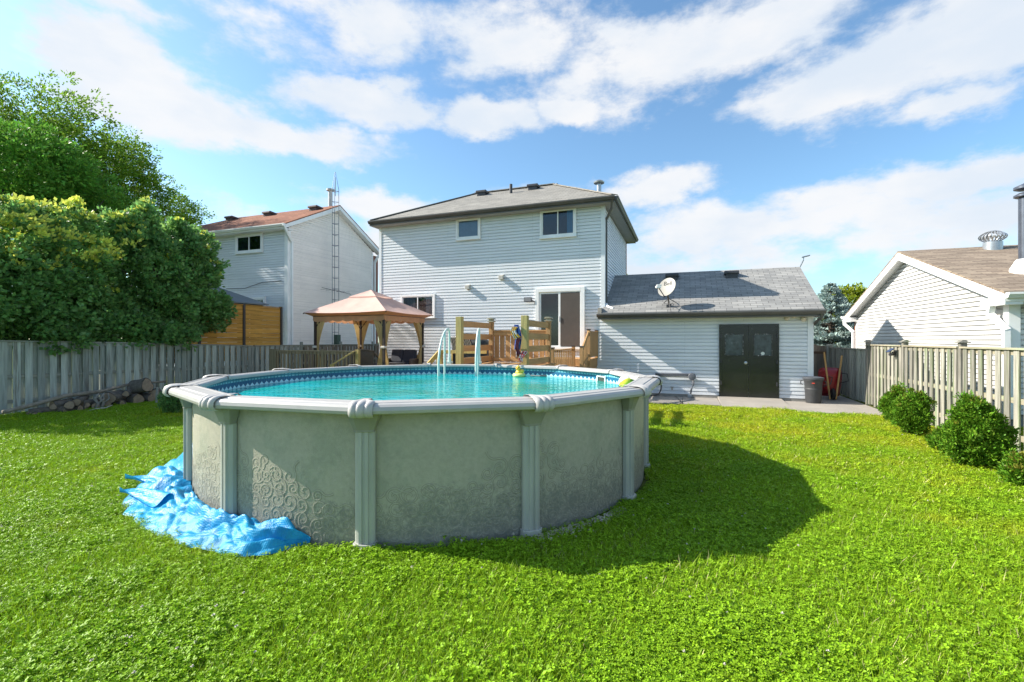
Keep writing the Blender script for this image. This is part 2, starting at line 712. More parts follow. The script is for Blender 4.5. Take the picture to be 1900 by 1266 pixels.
# ---------------------------------------------------------------- building helpers
def siding(mb, base, U, Nn, poly, step=.108, lip=.04, z0=None, z1=None, groove=.034):
    """courses of lap siding on plane base+u*U, convex outline poly [(u,z)]"""
    base = Vector(base)
    U = Vector(U)
    Nn = Vector(Nn)
    zs = [p[1] for p in poly]
    z0 = min(zs) if z0 is None else z0
    z1 = max(zs) if z1 is None else z1

    def span(z):
        us = []
        for i in range(len(poly)):
            (a, za), (b, zb) = poly[i], poly[(i + 1) % len(poly)]
            if abs(za - zb) < 1e-9:
                if abs(z - za) < 1e-6:
                    us += [a, b]
            elif min(za, zb) - 1e-6 <= z <= max(za, zb) + 1e-6:
                us.append(a + (b - a) * (z - za) / (zb - za))
        return (min(us), max(us)) if us else None
    z = z0
    while z < z1 - .005:
        zt = min(z + step, z1)
        a = span(z)
        b = span(zt - 1e-5)
        if a and b:
            def P(u, zz, d):
                return base + U * u + Vector((0, 0, zz)) + Nn * d
            zm = z + step * .55
            ze = min(z + step - groove, zt)
            c_ = span(min(ze, zt - 1e-5)) or b
            zf = min(ze + .008, zt)
            vs = [P(a[0], z, lip), P(a[1], z, lip), P(c_[1], ze, lip * .9), P(c_[0], ze, lip * .9),
                  P(c_[1], zf, .001), P(c_[0], zf, .001), P(b[1], zt, 0), P(b[0], zt, 0), P(a[0], z, 0), P(a[1], z, 0)]
            mb.add(vs, [(0, 1, 2, 3), (3, 2, 4, 5), (5, 4, 6, 7), (8, 9, 1, 0)])
        z = zt


def window(parent, base, U, Nn, u0, u1, z0, z1, sash=2, fw=.07, curtain=None, name='window', cur_side=1, m_frame=None,
           trim=.03):
    """slider window standing proud of a wall; frame part > pane, curtain sub-parts"""
    base = Vector(base)
    U = Vector(U)
    Nn = Vector(Nn)
    mf = m_frame or M_TRIM

    def bx(mb, ua, ub, za, zb, d0, d1):
        ps = []
        for z in (za, zb):
            for (u, d) in ((ua, d0), (ub, d0), (ub, d1), (ua, d1)):
                ps.append(base + U * u + Nn * d + Vector((0, 0, z)))
        mb.add(ps, [(0, 3, 2, 1), (4, 5, 6, 7), (0, 1, 5, 4), (1, 2, 6, 5), (2, 3, 7, 6), (3, 0, 4, 7)])
    f = MB()
    D = .075
    bx(f, u0, u0 + fw, z0, z1, .0, D)
    bx(f, u1 - fw, u1, z0, z1, .0, D)
    bx(f, u0 + fw, u1 - fw, z0, z0 + fw, .0, D)
    bx(f, u0 + fw, u1 - fw, z1 - fw, z1, .0, D)
    bx(f, u0 - trim * .3, u1 + trim * .3, z0 - .03, z0 - .001, 0, D + .025)
    um = (u0 + u1) / 2
    i0, i1, j0, j1 = u0 + fw, u1 - fw, z0 + fw, z1 - fw
    sw = .035
    if sash == 2:
        for (a, b, d) in ((i0, um + sw / 2, .03), (um - sw / 2, i1, .045)):
            bx(f, a, a + sw, j0, j1, d, d + .014)
            bx(f, b - sw, b, j0, j1, d, d + .014)
            bx(f, a + sw, b - sw, j0, j0 + sw, d, d + .014)
            bx(f, a + sw, b - sw, j1 - sw, j1, d, d + .014)
    else:
        bx(f, i0, i0 + sw, j0, j1, .03, .05)
        bx(f, i1 - sw, i1, j0, j1, .03, .05)
        bx(f, i0 + sw, i1 - sw, j0, j0 + sw, .03, .05)
        bx(f, i0 + sw, i1 - sw, j1 - sw, j1, .03, .05)
    fo = f.build(name, mf, parent)
    b = MB()
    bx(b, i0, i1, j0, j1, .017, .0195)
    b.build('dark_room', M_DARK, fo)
    if curtain:
        w = (i1 - i0)
        for (c0, c1) in curtain:
            c = MB()
            a, e = i0 + w * c0, i0 + w * c1
            n = max(6, int((e - a) / .03))
            for k in range(n):
                ua = a + (e - a) * k / n
                ub = a + (e - a) * (k + 1) / n
                d0, d1 = (.0205, .0235) if k % 2 else (.0235, .0205)
                c.add([base + U * ua + Nn * d0 + Vector((0, 0, j0)), base + U * ub + Nn * d1 + Vector((0, 0, j0)),
                       base + U * ub + Nn * d1 + Vector((0, 0, j1)), base + U * ua + Nn * d0 + Vector((0, 0, j1))], [(0, 1, 2, 3)])
            c.build('curtain', cur_side, fo)
    p = MB()
    bx(p, i0 + .002, i1 - .002, j0 + .002, j1 - .002, .026, .029)
    p.build('pane', M_GLASS, fo)
    return fo


def glass_mat():
    m = bpy.data.materials.new('window_glass')
    m.use_nodes = True
    N, L = m.node_tree.nodes, m.node_tree.links
    N.remove(N['Principled BSDF'])
    t = N.new('ShaderNodeBsdfTransparent')
    t.inputs[0].default_value = (.72, .78, .82, 1)
    g = N.new('ShaderNodeBsdfGlossy')
    g.inputs['Roughness'].default_value = .03
    lw = N.new('ShaderNodeFresnel')
    lw.inputs['IOR'].default_value = 1.5
    mu = N.new('ShaderNodeMath')
    mu.operation = 'MULTIPLY_ADD'
    L.new(lw.outputs[0], mu.inputs[0])
    mu.inputs[1].default_value = .7
    mu.inputs[2].default_value = .02
    ms = N.new('ShaderNodeMixShader')
    L.new(mu.outputs[0], ms.inputs[0])
    L.new(t.outputs[0], ms.inputs[1])
    L.new(g.outputs[0], ms.inputs[2])
    L.new(ms.outputs[0], N['Material Output'].inputs[0])
    return m


M_GLASS = glass_mat()


def roof_slab(mb, p, thick=.09):
    """slab from a quad/tri outline p (list of 3d points), thickened downward"""
    n = len(p)
    vs = [Vector(q) for q in p] + [Vector(q) - Vector((0, 0, thick)) for q in p]
    fs = [tuple(range(n)), tuple(range(2 * n - 1, n - 1, -1))]
    for i in range(n):
        j = (i + 1) % n
        fs.append((i, n + i, n + j, j))
    mb.add(vs, fs)


def gutter(p, q, out, name, m, parent, w=.12, h=.11):
    """K gutter: open trough running p->q, out = outward direction"""
    p = Vector(p)
    q = Vector(q)
    out = Vector(out)
    up = Vector((0, 0, 1))
    prof = [(0, 0), (0, -h), (w * .55, -h), (w * .8, -h * .6), (w, -h * .35), (w, 0), (w - .01, 0), (w - .01, -h * .3),
            (w * .76, -h * .55), (w * .52, -h + .012), (.012, -h + .012), (.012, 0)]
    vs = [p + out * a + up * b for a, b in prof] + [q + out * a + up * b for a, b in prof]
    n = len(prof)
    fs = [(i, (i + 1) % n, n + (i + 1) % n, n + i) for i in range(n)]
    mb = MB()
    mb.add(vs, fs)
    for e in (p, q):
        ee = [e + out * a + up * b for a, b in prof[:6]]
        mb.add(ee, [tuple(range(6))])
    return mb.build(name, m, parent)


def rect_pipe(pts, w, h, name, m, parent):
    mb = MB()
    for a, b in zip(pts[:-1], pts[1:]):
        a = Vector(a)
        b = Vector(b)
        e = (b - a).normalized() * (w * .3)
        mb.bar(a - e, b + e, w, h, up=(0, 1, 0))
    return mb.build(name, m, parent, bevel=.008)


# ---------------------------------------------------------------- MAIN HOUSE
WY = 15.5
HX0, HX1 = -11.23, -2.51
GX1 = 3.38
EZ = 6.4


def box_vent(parent, x, y, z, slope, w=.36, m=M_METD):
    v = MB()
    v.box(x - w / 2, x + w / 2, y - w / 2, y + w / 2, z - .12, z + .07)
    v.prism([(y - w * .62, z + .05), (y + w * .62, z + .05), (y + w * .62, z + .13), (y - w * .5, z + .16), (y - w * .62, z + .12)], 'x',
            x - w * .62, x + w * .62)
    return v.build('roof_vent', m, parent, bevel=.012)


def main_house():
    h = thing('house', 'two storey pale grey sided house with attached low garage with black double doors',
              'house', (-4, WY, 0))
    w = MB()
    siding(w, (0, WY, 0), (1, 0, 0), (0, -1, 0), [(HX0, .12), (HX1, .12), (HX1, EZ - .2), (HX0, EZ - .2)])
    siding(w, (0, WY, 0), (1, 0, 0), (0, -1, 0), [(HX1, .12), (GX1, .12), (GX1, 2.52), (HX1, 2.52)])
    w.build('wall', M_SIDE, h, uv=True, fixn=False)
    w = MB()
    siding(w, (HX1, 0, 0), (0, 1, 0), (1, 0, 0), [(WY, 2.2), (21.45, 2.2), (21.45, EZ - .2), (WY, EZ - .2)])
    w.build('wall', M_SIDE, h, uv=True, fixn=False)
    w = MB()
    siding(w, (HX0, 0, 0), (0, 1, 0), (-1, 0, 0), [(WY, .1), (21.45, .1), (21.45, EZ - .2), (WY, EZ - .2)])
    w.build('wall', M_SIDE, h, uv=True, fixn=False)
    w = MB()
    siding(w, (GX1, 0, 0), (0, 1, 0), (1, 0, 0), [(WY, .12), (20.4, .12), (20.4, 2.52), (17.95, 3.95), (WY, 2.52)])
    w.build('wall', M_SIDE, h, uv=True, fixn=False)
    w = MB()
    w.box(HX0 + .01, HX1 - .01, WY + .006, 21.44, 0, EZ - .15)
    w.box(HX1 - .01, GX1 - .01, WY + .006, 20.4, 0, 2.55)
    w.prism([(WY + .02, 2.5), (20.4, 2.5), (17.95, 3.95)], 'x', HX1, GX1 - .012)
    w.box(HX0 - .01, GX1 + .01, WY - .03, WY + .02, 0, .118)
    w.build('foundation', mat('foundation', (.25, .24, .22), .9, .2, 5), h)
    for a in ((HX0 - .05, HX0 + .06, WY - .055, WY + .05, .1, EZ - .2), (HX1 - .08, HX1 + .055, WY - .055, WY + .08, 2.6, EZ - .2),
              (GX1 - .09, GX1 + .055, WY - .055, WY + .06, .1, 2.5)):
        t = MB()
        t.box(*a)
        t.build('corner_trim', M_TRIMG, h)
    bk = MB()
    bk.box(HX1 - .06, HX1 + .05, 21.45, 21.6, 2.6, EZ - .2)
    bk.build('brick_edge', M_BRICK, h)
    # hip roof
    x0, x1, y0, y1 = -11.43, -2.09, 15.05, 21.95
    ry = 18.45
    ra, rb, rz = -8.5, -4.95, 8.12
    A, B, C, D = (x0, y0, EZ), (x1, y0, EZ), (x1, y1, EZ), (x0, y1, EZ)
    P, Q = (ra, ry, rz), (rb, ry, rz)
    rf = MB()
    b = .045
    for pl in ((A, B, Q, P), (B, C, Q), (C, D, P, Q), (D, A, P)):
        roof_slab(rf, pl, b)
    roof = rf.build('roof', M_ROOF, h, uv=True)
    rc = MB()   # ridge and hip cap shingles
    for (p, q) in ((P, Q), (A, P), (B, Q), (C, Q), (D, P)):
        rc.bar(Vector(p) + Vector((0, 0, .012)), Vector(q) + Vector((0, 0, .012)), .24, .03)
    rc.build('ridge_cap', mat('ridge_shingle', (.27, .25, .22), .9, .3, 9), roof)
    s = MB()
    s.box(x0 + .02, x1 - .02, y0 + .02, WY - .001, EZ - .2, EZ - .185)
    s.box(HX1 + .001, x1 - .02, WY - .001, y1 - .02, EZ - .2, EZ - .185)
    s.box(x0 + .02, HX0 - .001, WY - .001, y1 - .02, EZ - .2, EZ - .185)
    s.build('soffit', M_SOFF, roof)
    fa = MB()
    fa.box(x0, x1, y0, y0 + .02, EZ - .2, EZ - .046)
    fa.box(x1 - .02, x1, y0 + .02, y1, EZ - .2, EZ - .046)
    fa.box(x0, x0 + .02, y0 + .02, y1, EZ - .2, EZ - .046)
    fa.build('fascia', M_GUT, roof)
    gutter((x0, y0 - .002, EZ - .03), (x1, y0 - .002, EZ - .03), (0, -1, 0), 'gutter', M_GUT, roof)
    gutter((x1 + .002, y0, EZ - .03), (x1 + .002, y1, EZ - .03), (1, 0, 0), 'gutter', M_GUT, roof)

    def hz(y):
        return EZ + (y - y0) / (ry - y0) * (rz - EZ)
    for px in (898, 992):
        p = atY(px, 350, 18.1)
        box_vent(roof, p.x, 17.95, hz(17.95), 0)
    pv = MB()
    p = atY(948, 350, 17.6)
    pv.tube([(p.x, 17.6, hz(17.6) - .1), (p.x, 17.6, hz(17.6) + .36)], .06, 12)
    pv.build('vent_pipe', M_METD, roof)
    ch = MB()
    cxp, cyp = -2.95, 17.2
    ch.tube([(cxp, cyp, 6.5), (cxp, cyp, 7.5)], .085, 16)
    ch.lathe([(.09, 0), (.19, .04), (.2, .08), (.12, .14), (.03, .15)], (cxp, cyp, 7.5), 20)
    ch.build('chimney_pipe', M_MET, roof, smooth=40)
    rect_pipe([(-2.16, 15.0, EZ - .12), (-2.2, 15.2, EZ - .35), (-2.44, 15.62, EZ - .62), (-2.44, 15.62, 2.95)], .075, .06, 'downspout', M_GUT, h)
    rect_pipe([(-2.44, 15.62, 2.98), (-2.40, 15.5, 2.9), (-2.2, 15.35, 2.80), (-2.14, 15.3, 2.65)], .1, .09, 'downspout_elbow', M_TRIM, h)
    # windows of the rear wall
    base, U, Nn = (0, WY - .033, 0), (1, 0, 0), (0, -1, 0)

    def wn(xa, ya, xb, yb, **k):
        a = atY(xa, yb, WY)
        b2 = atY(xb, ya, WY)
        zc = (atY(xa, ya, WY).z + b2.z) / 2
        z0_ = (a.z + atY(xb, yb, WY).z) / 2
        return window(h, base, U, Nn, a.x, b2.x, z0_, zc, **k)
    wn(848, 405.5, 893, 445, sash=1, curtain=[(0, 1)], cur_side=mat('blind_grey', (.34, .40, .46), .8, .06, 4))
    wn(1003, 388, 1070, 441, sash=2, curtain=[(.78, 1)], cur_side=M_CURTB)
    wn(746, 547, 809, 590, sash=2, curtain=[(0, .42), (.75, 1)], cur_side=M_CURT)
    # patio door
    a = atY(995, 647, WY).x
    b2 = atY(1086, 647, WY).x
    zt = (atY(995, 535, WY).z + atY(1086, 535, WY).z) / 2
    zb = atY(1040, 646, WY).z
    tr = MB()
    tw = .13
    yy = WY - .036
    tr.box(a, a + tw, yy - .1, yy, zb, zt)
    tr.box(b2 - tw, b2, yy - .1, yy, zb, zt)
    tr.box(a + tw, b2 - tw, yy - .1, yy, zt - tw, zt)
    tr.box(a + tw * .6, b2 - tw * .6, yy - .13, yy - .101, zb - .04, zb + .03)
    dr = tr.build('patio_door', M_TRIM, h, bevel=.006)
    i0, i1 = a + tw, b2 - tw
    im = (i0 + i1) / 2
    f = MB()
    for (p, q, d) in ((i0, im + .04, .03), (im - .04, i1, .055)):
        f.box(p, p + .07, yy - d - .02, yy - d, zb, zt - tw)
        f.box(q - .07, q, yy - d - .02, yy - d, zb, zt - tw)
        f.box(p + .07, q - .07, yy - d - .02, yy - d, zb, zb + .09)
        f.box(p + .07, q - .07, yy - d - .02, yy - d, zt - tw - .06, zt - tw)
    f.build('sash', M_TRIM, dr)
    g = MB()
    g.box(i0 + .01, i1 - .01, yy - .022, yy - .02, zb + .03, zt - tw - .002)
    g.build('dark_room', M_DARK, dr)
    g = MB()
    g.box(i0 + .05, im, yy - .042, yy - .038, zb + .06, zt - tw - .03)
    g.box(im, i1 - .05, yy - .068, yy - .064, zb + .06, zt - tw - .03)
    g.build('pane', M_GLASS, dr)
    g = MB()   # insect screen, brown mesh in front of right sash
    g.box(im + .04, i1 - .03, yy - .080, yy - .078, zb + .05, zt - tw - .03)
    g.build('insect_screen', mat('insect_screen', (.085, .07, .06), .8, .1, 3), dr)
    g = MB()
    g.box(im - .02, im + .0, yy - .11, yy - .0755, (zb + zt) / 2 - .12, (zb + zt) / 2 + .06)
    g.build('handle', M_TRIM, dr, bevel=.004)
    # wall vents
    for (px, py) in ((870, 533), (932, 515)):
        c = atY(px, py, WY)
        v = MB()
        v.box(c.x - .10, c.x + .10, WY - .03, WY - .0, c.z - .10, c.z + .10)
        v.prism([(WY - .03, c.z + .09), (WY - .17, c.z + .05), (WY - .17, c.z - .09), (WY - .15, c.z - .09), (WY - .03, c.z - .08)], 'x', c.x - .08, c.x + .08)
        v.build('wall_vent', mat('vent_plastic', (.48, .46, .41), .6, .15, 8), h, bevel=.008)
    c = atY(983, 558, WY)
    v = MB()
    v.box(c.x - .16, c.x + .12, WY - .17, WY - .12, c.z - .06, c.z + .1)
    v.tube([(c.x + .1, WY - .13, c.z), (c.x + .2, WY - .05, c.z - .06), (c.x + .22, WY, c.z - .1)], .02, 8)
    v.lathe([(.05, 0), (.05, .02)], (c.x + .22, WY - .02, c.z - .12), 12)
    fl = v.build('flood_light', M_METD, h, bevel=.006)
    v = MB()
    v.box(c.x - .14, c.x + .10, WY - .176, WY - .1705, c.z - .04, c.z + .08)
    v.build('lens', mat('lamp_lens', (.22, .22, .23), .2, .1, 4), fl)
    # ---- garage roof
    gz, gr, gy = 2.66, 4.24, 17.95
    gy0 = 15.02
    gx0, gx1 = -2.50, 3.60
    rf = MB()
    roof_slab(rf, ((gx0, gy0, gz), (gx1, gy0, gz), (gx1, gy, gr), (gx0, gy, gr)), .05)
    roof_slab(rf, ((gx0, gy + .002, gr), (gx1, gy + .002, gr), (gx1, 20.9, gz), (gx0, 20.9, gz)), .05)
    groof = rf.build('garage_roof', M_ROOFG, h, uv=True)
    e = MB()
    e.box(-2.62, gx0 - .003, gy0, WY - .02, gz - .12, gz + .17)
    e.build('eave_return', mat('eave_shingle', (.33, .30, .26), .9, .2, 9), groof)
    s = MB()
    s.box(-2.6, gx1 - .02, gy0 + .02, WY - .001, gz - .2, gz - .185)
    s.box(GX1 + .04, gx1 - .02, WY, 20.9, gz - .2, gz - .185)
    s.build('soffit', M_SOFF, groof)
    fa = MB()
    fa.box(-2.62, gx1, gy0, gy0 + .02, gz - .2, gz - .052)
    sl = (gr - gz) / (gy - gy0)
    fa.prism([(gy0 + .021, gz - .2), (gy, gr - .2), (gy, gr - .051), (gy0 + .021, gz - .051)], 'x', gx1 - .022, gx1 - .002)
    fa.build('fascia', M_GUT, groof)
    gutter((-2.64, gy0 - .002, gz - .03), (gx1 + .02, gy0 - .002, gz - .03), (0, -1, 0), 'gutter', M_GUT, groof)
    for px in (1247, 1357):
        p = atY(px, 511, 17.4)
        box_vent(groof, p.x, 17.45, gz + sl * (17.45 - gy0), 0)
    rect_pipe([(gx1 - .06, gy0 - .04, gz - .12), (gx1 - .08, gy0, gz - .25), (GX1 + .07, WY + .1, gz - .42), (GX1 + .07, WY + .3, gz - .6),
               (GX1 + .07, WY + .3, .1)], .07, .06, 'downspout', M_GUT, h)
    # twin flood light under the eave
    c = atY(1462, 590, WY)
    v = MB()
    v.box(c.x - .03, c.x + .35, WY - .05, WY - .0, c.z + .02, c.z + .16)
    tl = v.build('flood_light', mat('lamp_plate', (.5, .45, .36), .5, .1, 5), h, bevel=.01)
    for k, dx in enumerate((-.03, .14, .36)):
        b3 = MB()
        b3.M = Matrix.Translation((c.x + dx, WY - .12, c.z + (.0, .06, -.04)[k])) @ Matrix.Rotation(R(-100), 4, 'X') @ Matrix.Rotation(R(18 * (k - 1)), 4, 'Y')
        b3.lathe([(.02, -.09), (.035, -.06), (.07, .02), (.075, .06), (.06, .075), (.01, .08)], (0, 0, 0), 16)
        b3.build('bulb_housing', mat('lamp_cream', (.62, .57, .46), .4, .1, 6), tl, smooth=50)
    # black double doors
    a = atY(1334, 740, WY).x
    b2 = atY(1444.5, 740, WY).x
    zt = (atY(1334, 601, WY).z + atY(1444, 603, WY).z) / 2
    zb = .1
    f = MB()
    yy = WY - .036
    f.box(a, a + .05, yy - .06, yy, zb, zt)
    f.box(b2 - .05, b2, yy - .06, yy, zb, zt)
    f.box(a + .05, b2 - .05, yy - .06, yy, zt - .05, zt)
    fr = f.build('door_frame', M_BLACKP, h)
    im = (a + b2) / 2
    for k, (p, q) in enumerate(((a + .054, im - .004), (im + .004, b2 - .054))):
        f = MB()
        w0, w1 = p + .12, q - .15
        if k == 1:
            w0, w1 = p + .15, q - .14
        z0_, z1_ = atY(1390, 659, WY).z, atY(1390, 621, WY).z
        f.box(p, w0, yy - .045, yy - .002, zb, zt - .054)
        f.box(w1, q, yy - .045, yy - .002, zb, zt - .054)
        f.box(w0, w1, yy - .045, yy - .002, zb, z0_)
        f.box(w0, w1, yy - .045, yy - .002, z1_, zt - .054)
        d = f.build('garage_door', M_BLACKP, h)
        g = MB()
        g.box(w0, w1, yy - .03, yy - .025, z0_, z1_)
        g.build('pane', mat('milky_glass', (.055, .075, .08), .15, .5, 7, c2=(.12, .15, .16), c2scale=3, c2amt=.25), d)
        g = MB()
        t = .018
        g.box(w0, w1, yy - .052, yy - .0455, z0_ - t, z0_)
        g.box(w0, w1, yy - .052, yy - .0455, z1_, z1_ + t)
        g.box(w0 - t, w0, yy - .052, yy - .0455, z0_ - t, z1_ + t)
        g.box(w1, w1 + t, yy - .052, yy - .0455, z0_ - t, z1_ + t)
        g.build('window_bead', mat('chipped_bead', (.02, .02, .02), .4, .2, 30, c2=(.6, .6, .6), c2scale=28, c2amt=.42), d)
        if k == 1:
            g = MB()
            g.M = Matrix.Translation((w0 + (w1 - w0) * .5, yy - .031, z0_ + .05)) @ Matrix.Rotation(R(90), 4, 'X')
            g.lathe([(.05, 0), (.05, .003)], (0, 0, 0), 20)
            g.build('sticker', mat('pale_sticker', (.6, .64, .6), .5), d)
        else:
            g = MB()
            g.M = Matrix.Translation((q - .07, yy - .045, 1.12)) @ Matrix.Rotation(R(90), 4, 'X')
            g.lathe([(.045, 0), (.045, .01), (.02, .015), (.02, .04), (.03, .05), (.03, .07), (.01, .08)], (0, 0, 0), 20)
            g.build('handle', M_MET, d, smooth=40)
        for zz in (.45, 1.1, 1.85):
            hx = p if k == 0 else q
            g = MB()
            g.box(hx - .02, hx + .02, yy - .065, yy - .0605, zz, zz + .12)
            g.tube([(hx, yy - .07, zz), (hx, yy - .07, zz + .12)], .008, 8)
            g.build('hinge', M_METD, d)
    return h


main_house()


# ---------------------------------------------------------------- LEFT NEIGHBOUR HOUSE
def left_house():
    X1, X0, Y0, Y1 = -16.3, -25.4, 15.8, 21.7
    h = thing('house', 'white sided two storey neighbour house with reddish brown gable roof behind the left fence', 'house', (-20, 18, 0))
    w = MB()
    siding(w, (0, Y0, 0), (1, 0, 0), (0, -1, 0), [(X0, .5), (X1, .5), (X1, 6.62), (X0, 6.62)])
    w.build('wall', M_SIDE, h, uv=True, fixn=False)
    w = MB()
    siding(w, (X1, 0, 0), (0, 1, 0), (1, 0, 0), [(Y0, .5), (Y1, .5), (Y1, 6.72), (18.75, 8.25), (Y0, 6.72)])
    w.build('wall', M_SIDEL, h, uv=True, fixn=False)
    w = MB()
    w.box(X0, X1 - .01, Y0 + .006, Y1, 0, 6.6)
    w.prism([(Y0 + .02, 6.6), (Y1, 6.6), (18.75, 8.2)], 'x', X0 + 2.5, X1 - .012)
    w.build('foundation', mat('foundation', (.25, .24, .22), .9, .2, 5), h)
    for a in ((X1 - .12, X1 + .055, Y0 - .055, Y0 + .12, .3, 6.6), (X1 - .01, X1 + .055, Y1 - .08, Y1 + .02, .3, 6.6)):
        t = MB()
        t.box(*a)
        t.build('corner_trim', M_TRIM, h)
    e0, e1, ez, rz, ry = 15.38, 22.12, 6.80, 8.47, 18.75
    ex0, ex1 = -25.9, -15.98
    rx0 = -22.9
    rf = MB()
    roof_slab(rf, ((ex0, e0, ez), (ex1, e0, ez), (ex1, ry, rz), (rx0, ry, rz)), .05)
    roof_slab(rf, ((ex1, e1, ez), (ex0, e1, ez), (rx0, ry + .002, rz), (ex1, ry + .002, rz)), .05)
    roof_slab(rf, ((ex0, e1, ez), (ex0, e0, ez), (rx0, ry, rz)), .05)
    roof = rf.build('roof', M_ROOFL, h, uv=True)
    f = MB()
    for (ya, yb) in ((e0, ry), (e1, ry)):
        f.prism([(ya, ez - .22), (yb, rz - .24), (yb, rz - .052), (ya, ez - .052)], 'x', ex1 - .025, ex1 - .003)
    f.box(ex0, ex1, e0, e0 + .02, ez - .2, ez - .052)
    f.box(X1 - .03, ex1 - .03, e0 + .02, Y0 - .0, ez - .24, ez - .2)
    f.build('fascia', M_TRIM, roof)
    s = MB()
    for (ya, yb) in ((e0 + .03, ry), (e1 - .03, ry)):
        s.add([(X1 + .01, ya, ez - .21), (ex1 - .03, ya, ez - .21), (ex1 - .03, yb, rz - .23), (X1 + .01, yb, rz - .23)], [(0, 1, 2, 3)])
    s.box(ex0, X1, e0 + .02, Y0, ez - .22, ez - .205)
    s.build('soffit', M_TRIM, roof)
    gutter((ex0, e0 - .002, ez - .03), (ex1, e0 - .002, ez - .03), (0, -1, 0), 'gutter', M_TRIM, roof)
    rect_pipe([(-16.0, 15.3, 6.68), (-16.05, 15.5, 6.45), (-16.22, 15.95, 6.1), (-16.22, 15.95, .6)], .11, .09, 'downspout', M_TRIM, h)
    rect_pipe([(-16.0, 22.1, 6.7), (-16.1, 21.9, 6.4), (-16.25, 21.85, 6.1), (-16.25, 21.85, .6)], .11, .09, 'downspout', M_TRIM, h)
    b = MB()
    b.box(X1 - .5, X1 + .02, Y1 + .02, Y1 + .5, .3, 6.5)
    b.build('brick_front', M_BRICK, h)

    def hz(y):
        return ez + (y - e0) / (ry - e0) * (rz - ez)
    for (px) in (432, 502, 587):
        p = atY(px, 395, 18.2)
        box_vent(roof, p.x, 18.15, hz(18.15), 0, .42, mat('brown_vent', (.09, .06, .055), .6, .2, 6))
    ch = MB()
    p = atY(613, 370, 18.9)
    ch.tube([(p.x, 18.9, 8.0), (p.x, 18.9, 9.3)], .10, 16)
    ch.lathe([(.1, 0), (.19, .02), (.19, .1), (.1, .12)], (p.x, 18.9, 9.28), 18)
    ch.build('chimney_pipe', mat('pale_pipe', (.5, .5, .5), .5), roof, smooth=40)
    base, U, Nn = (0, Y0 - .033, 0), (1, 0, 0), (0, -1, 0)
    a = atY(440, 476, Y0)
    b2 = atY(490, 436, Y0)
    window(h, base, U, Nn, a.x, b2.x, a.z + .1, b2.z + .08, sash=2, fw=.09, curtain=[(.0, .5)], cur_side=mat('green_blind', (.05, .08, .09), .8))
    a = atY(350, 476, Y0)
    b2 = atY(363, 445, Y0)
    window(h, base, U, Nn, a.x - 1, b2.x, a.z, b2.z, sash=2, fw=.09)
    a = atY(438, 600, Y0)
    b2 = atY(495, 551, Y0)
    window(h, base, U, Nn, a.x, b2.x, 1.2, b2.z, sash=2, fw=.1)


left_house()


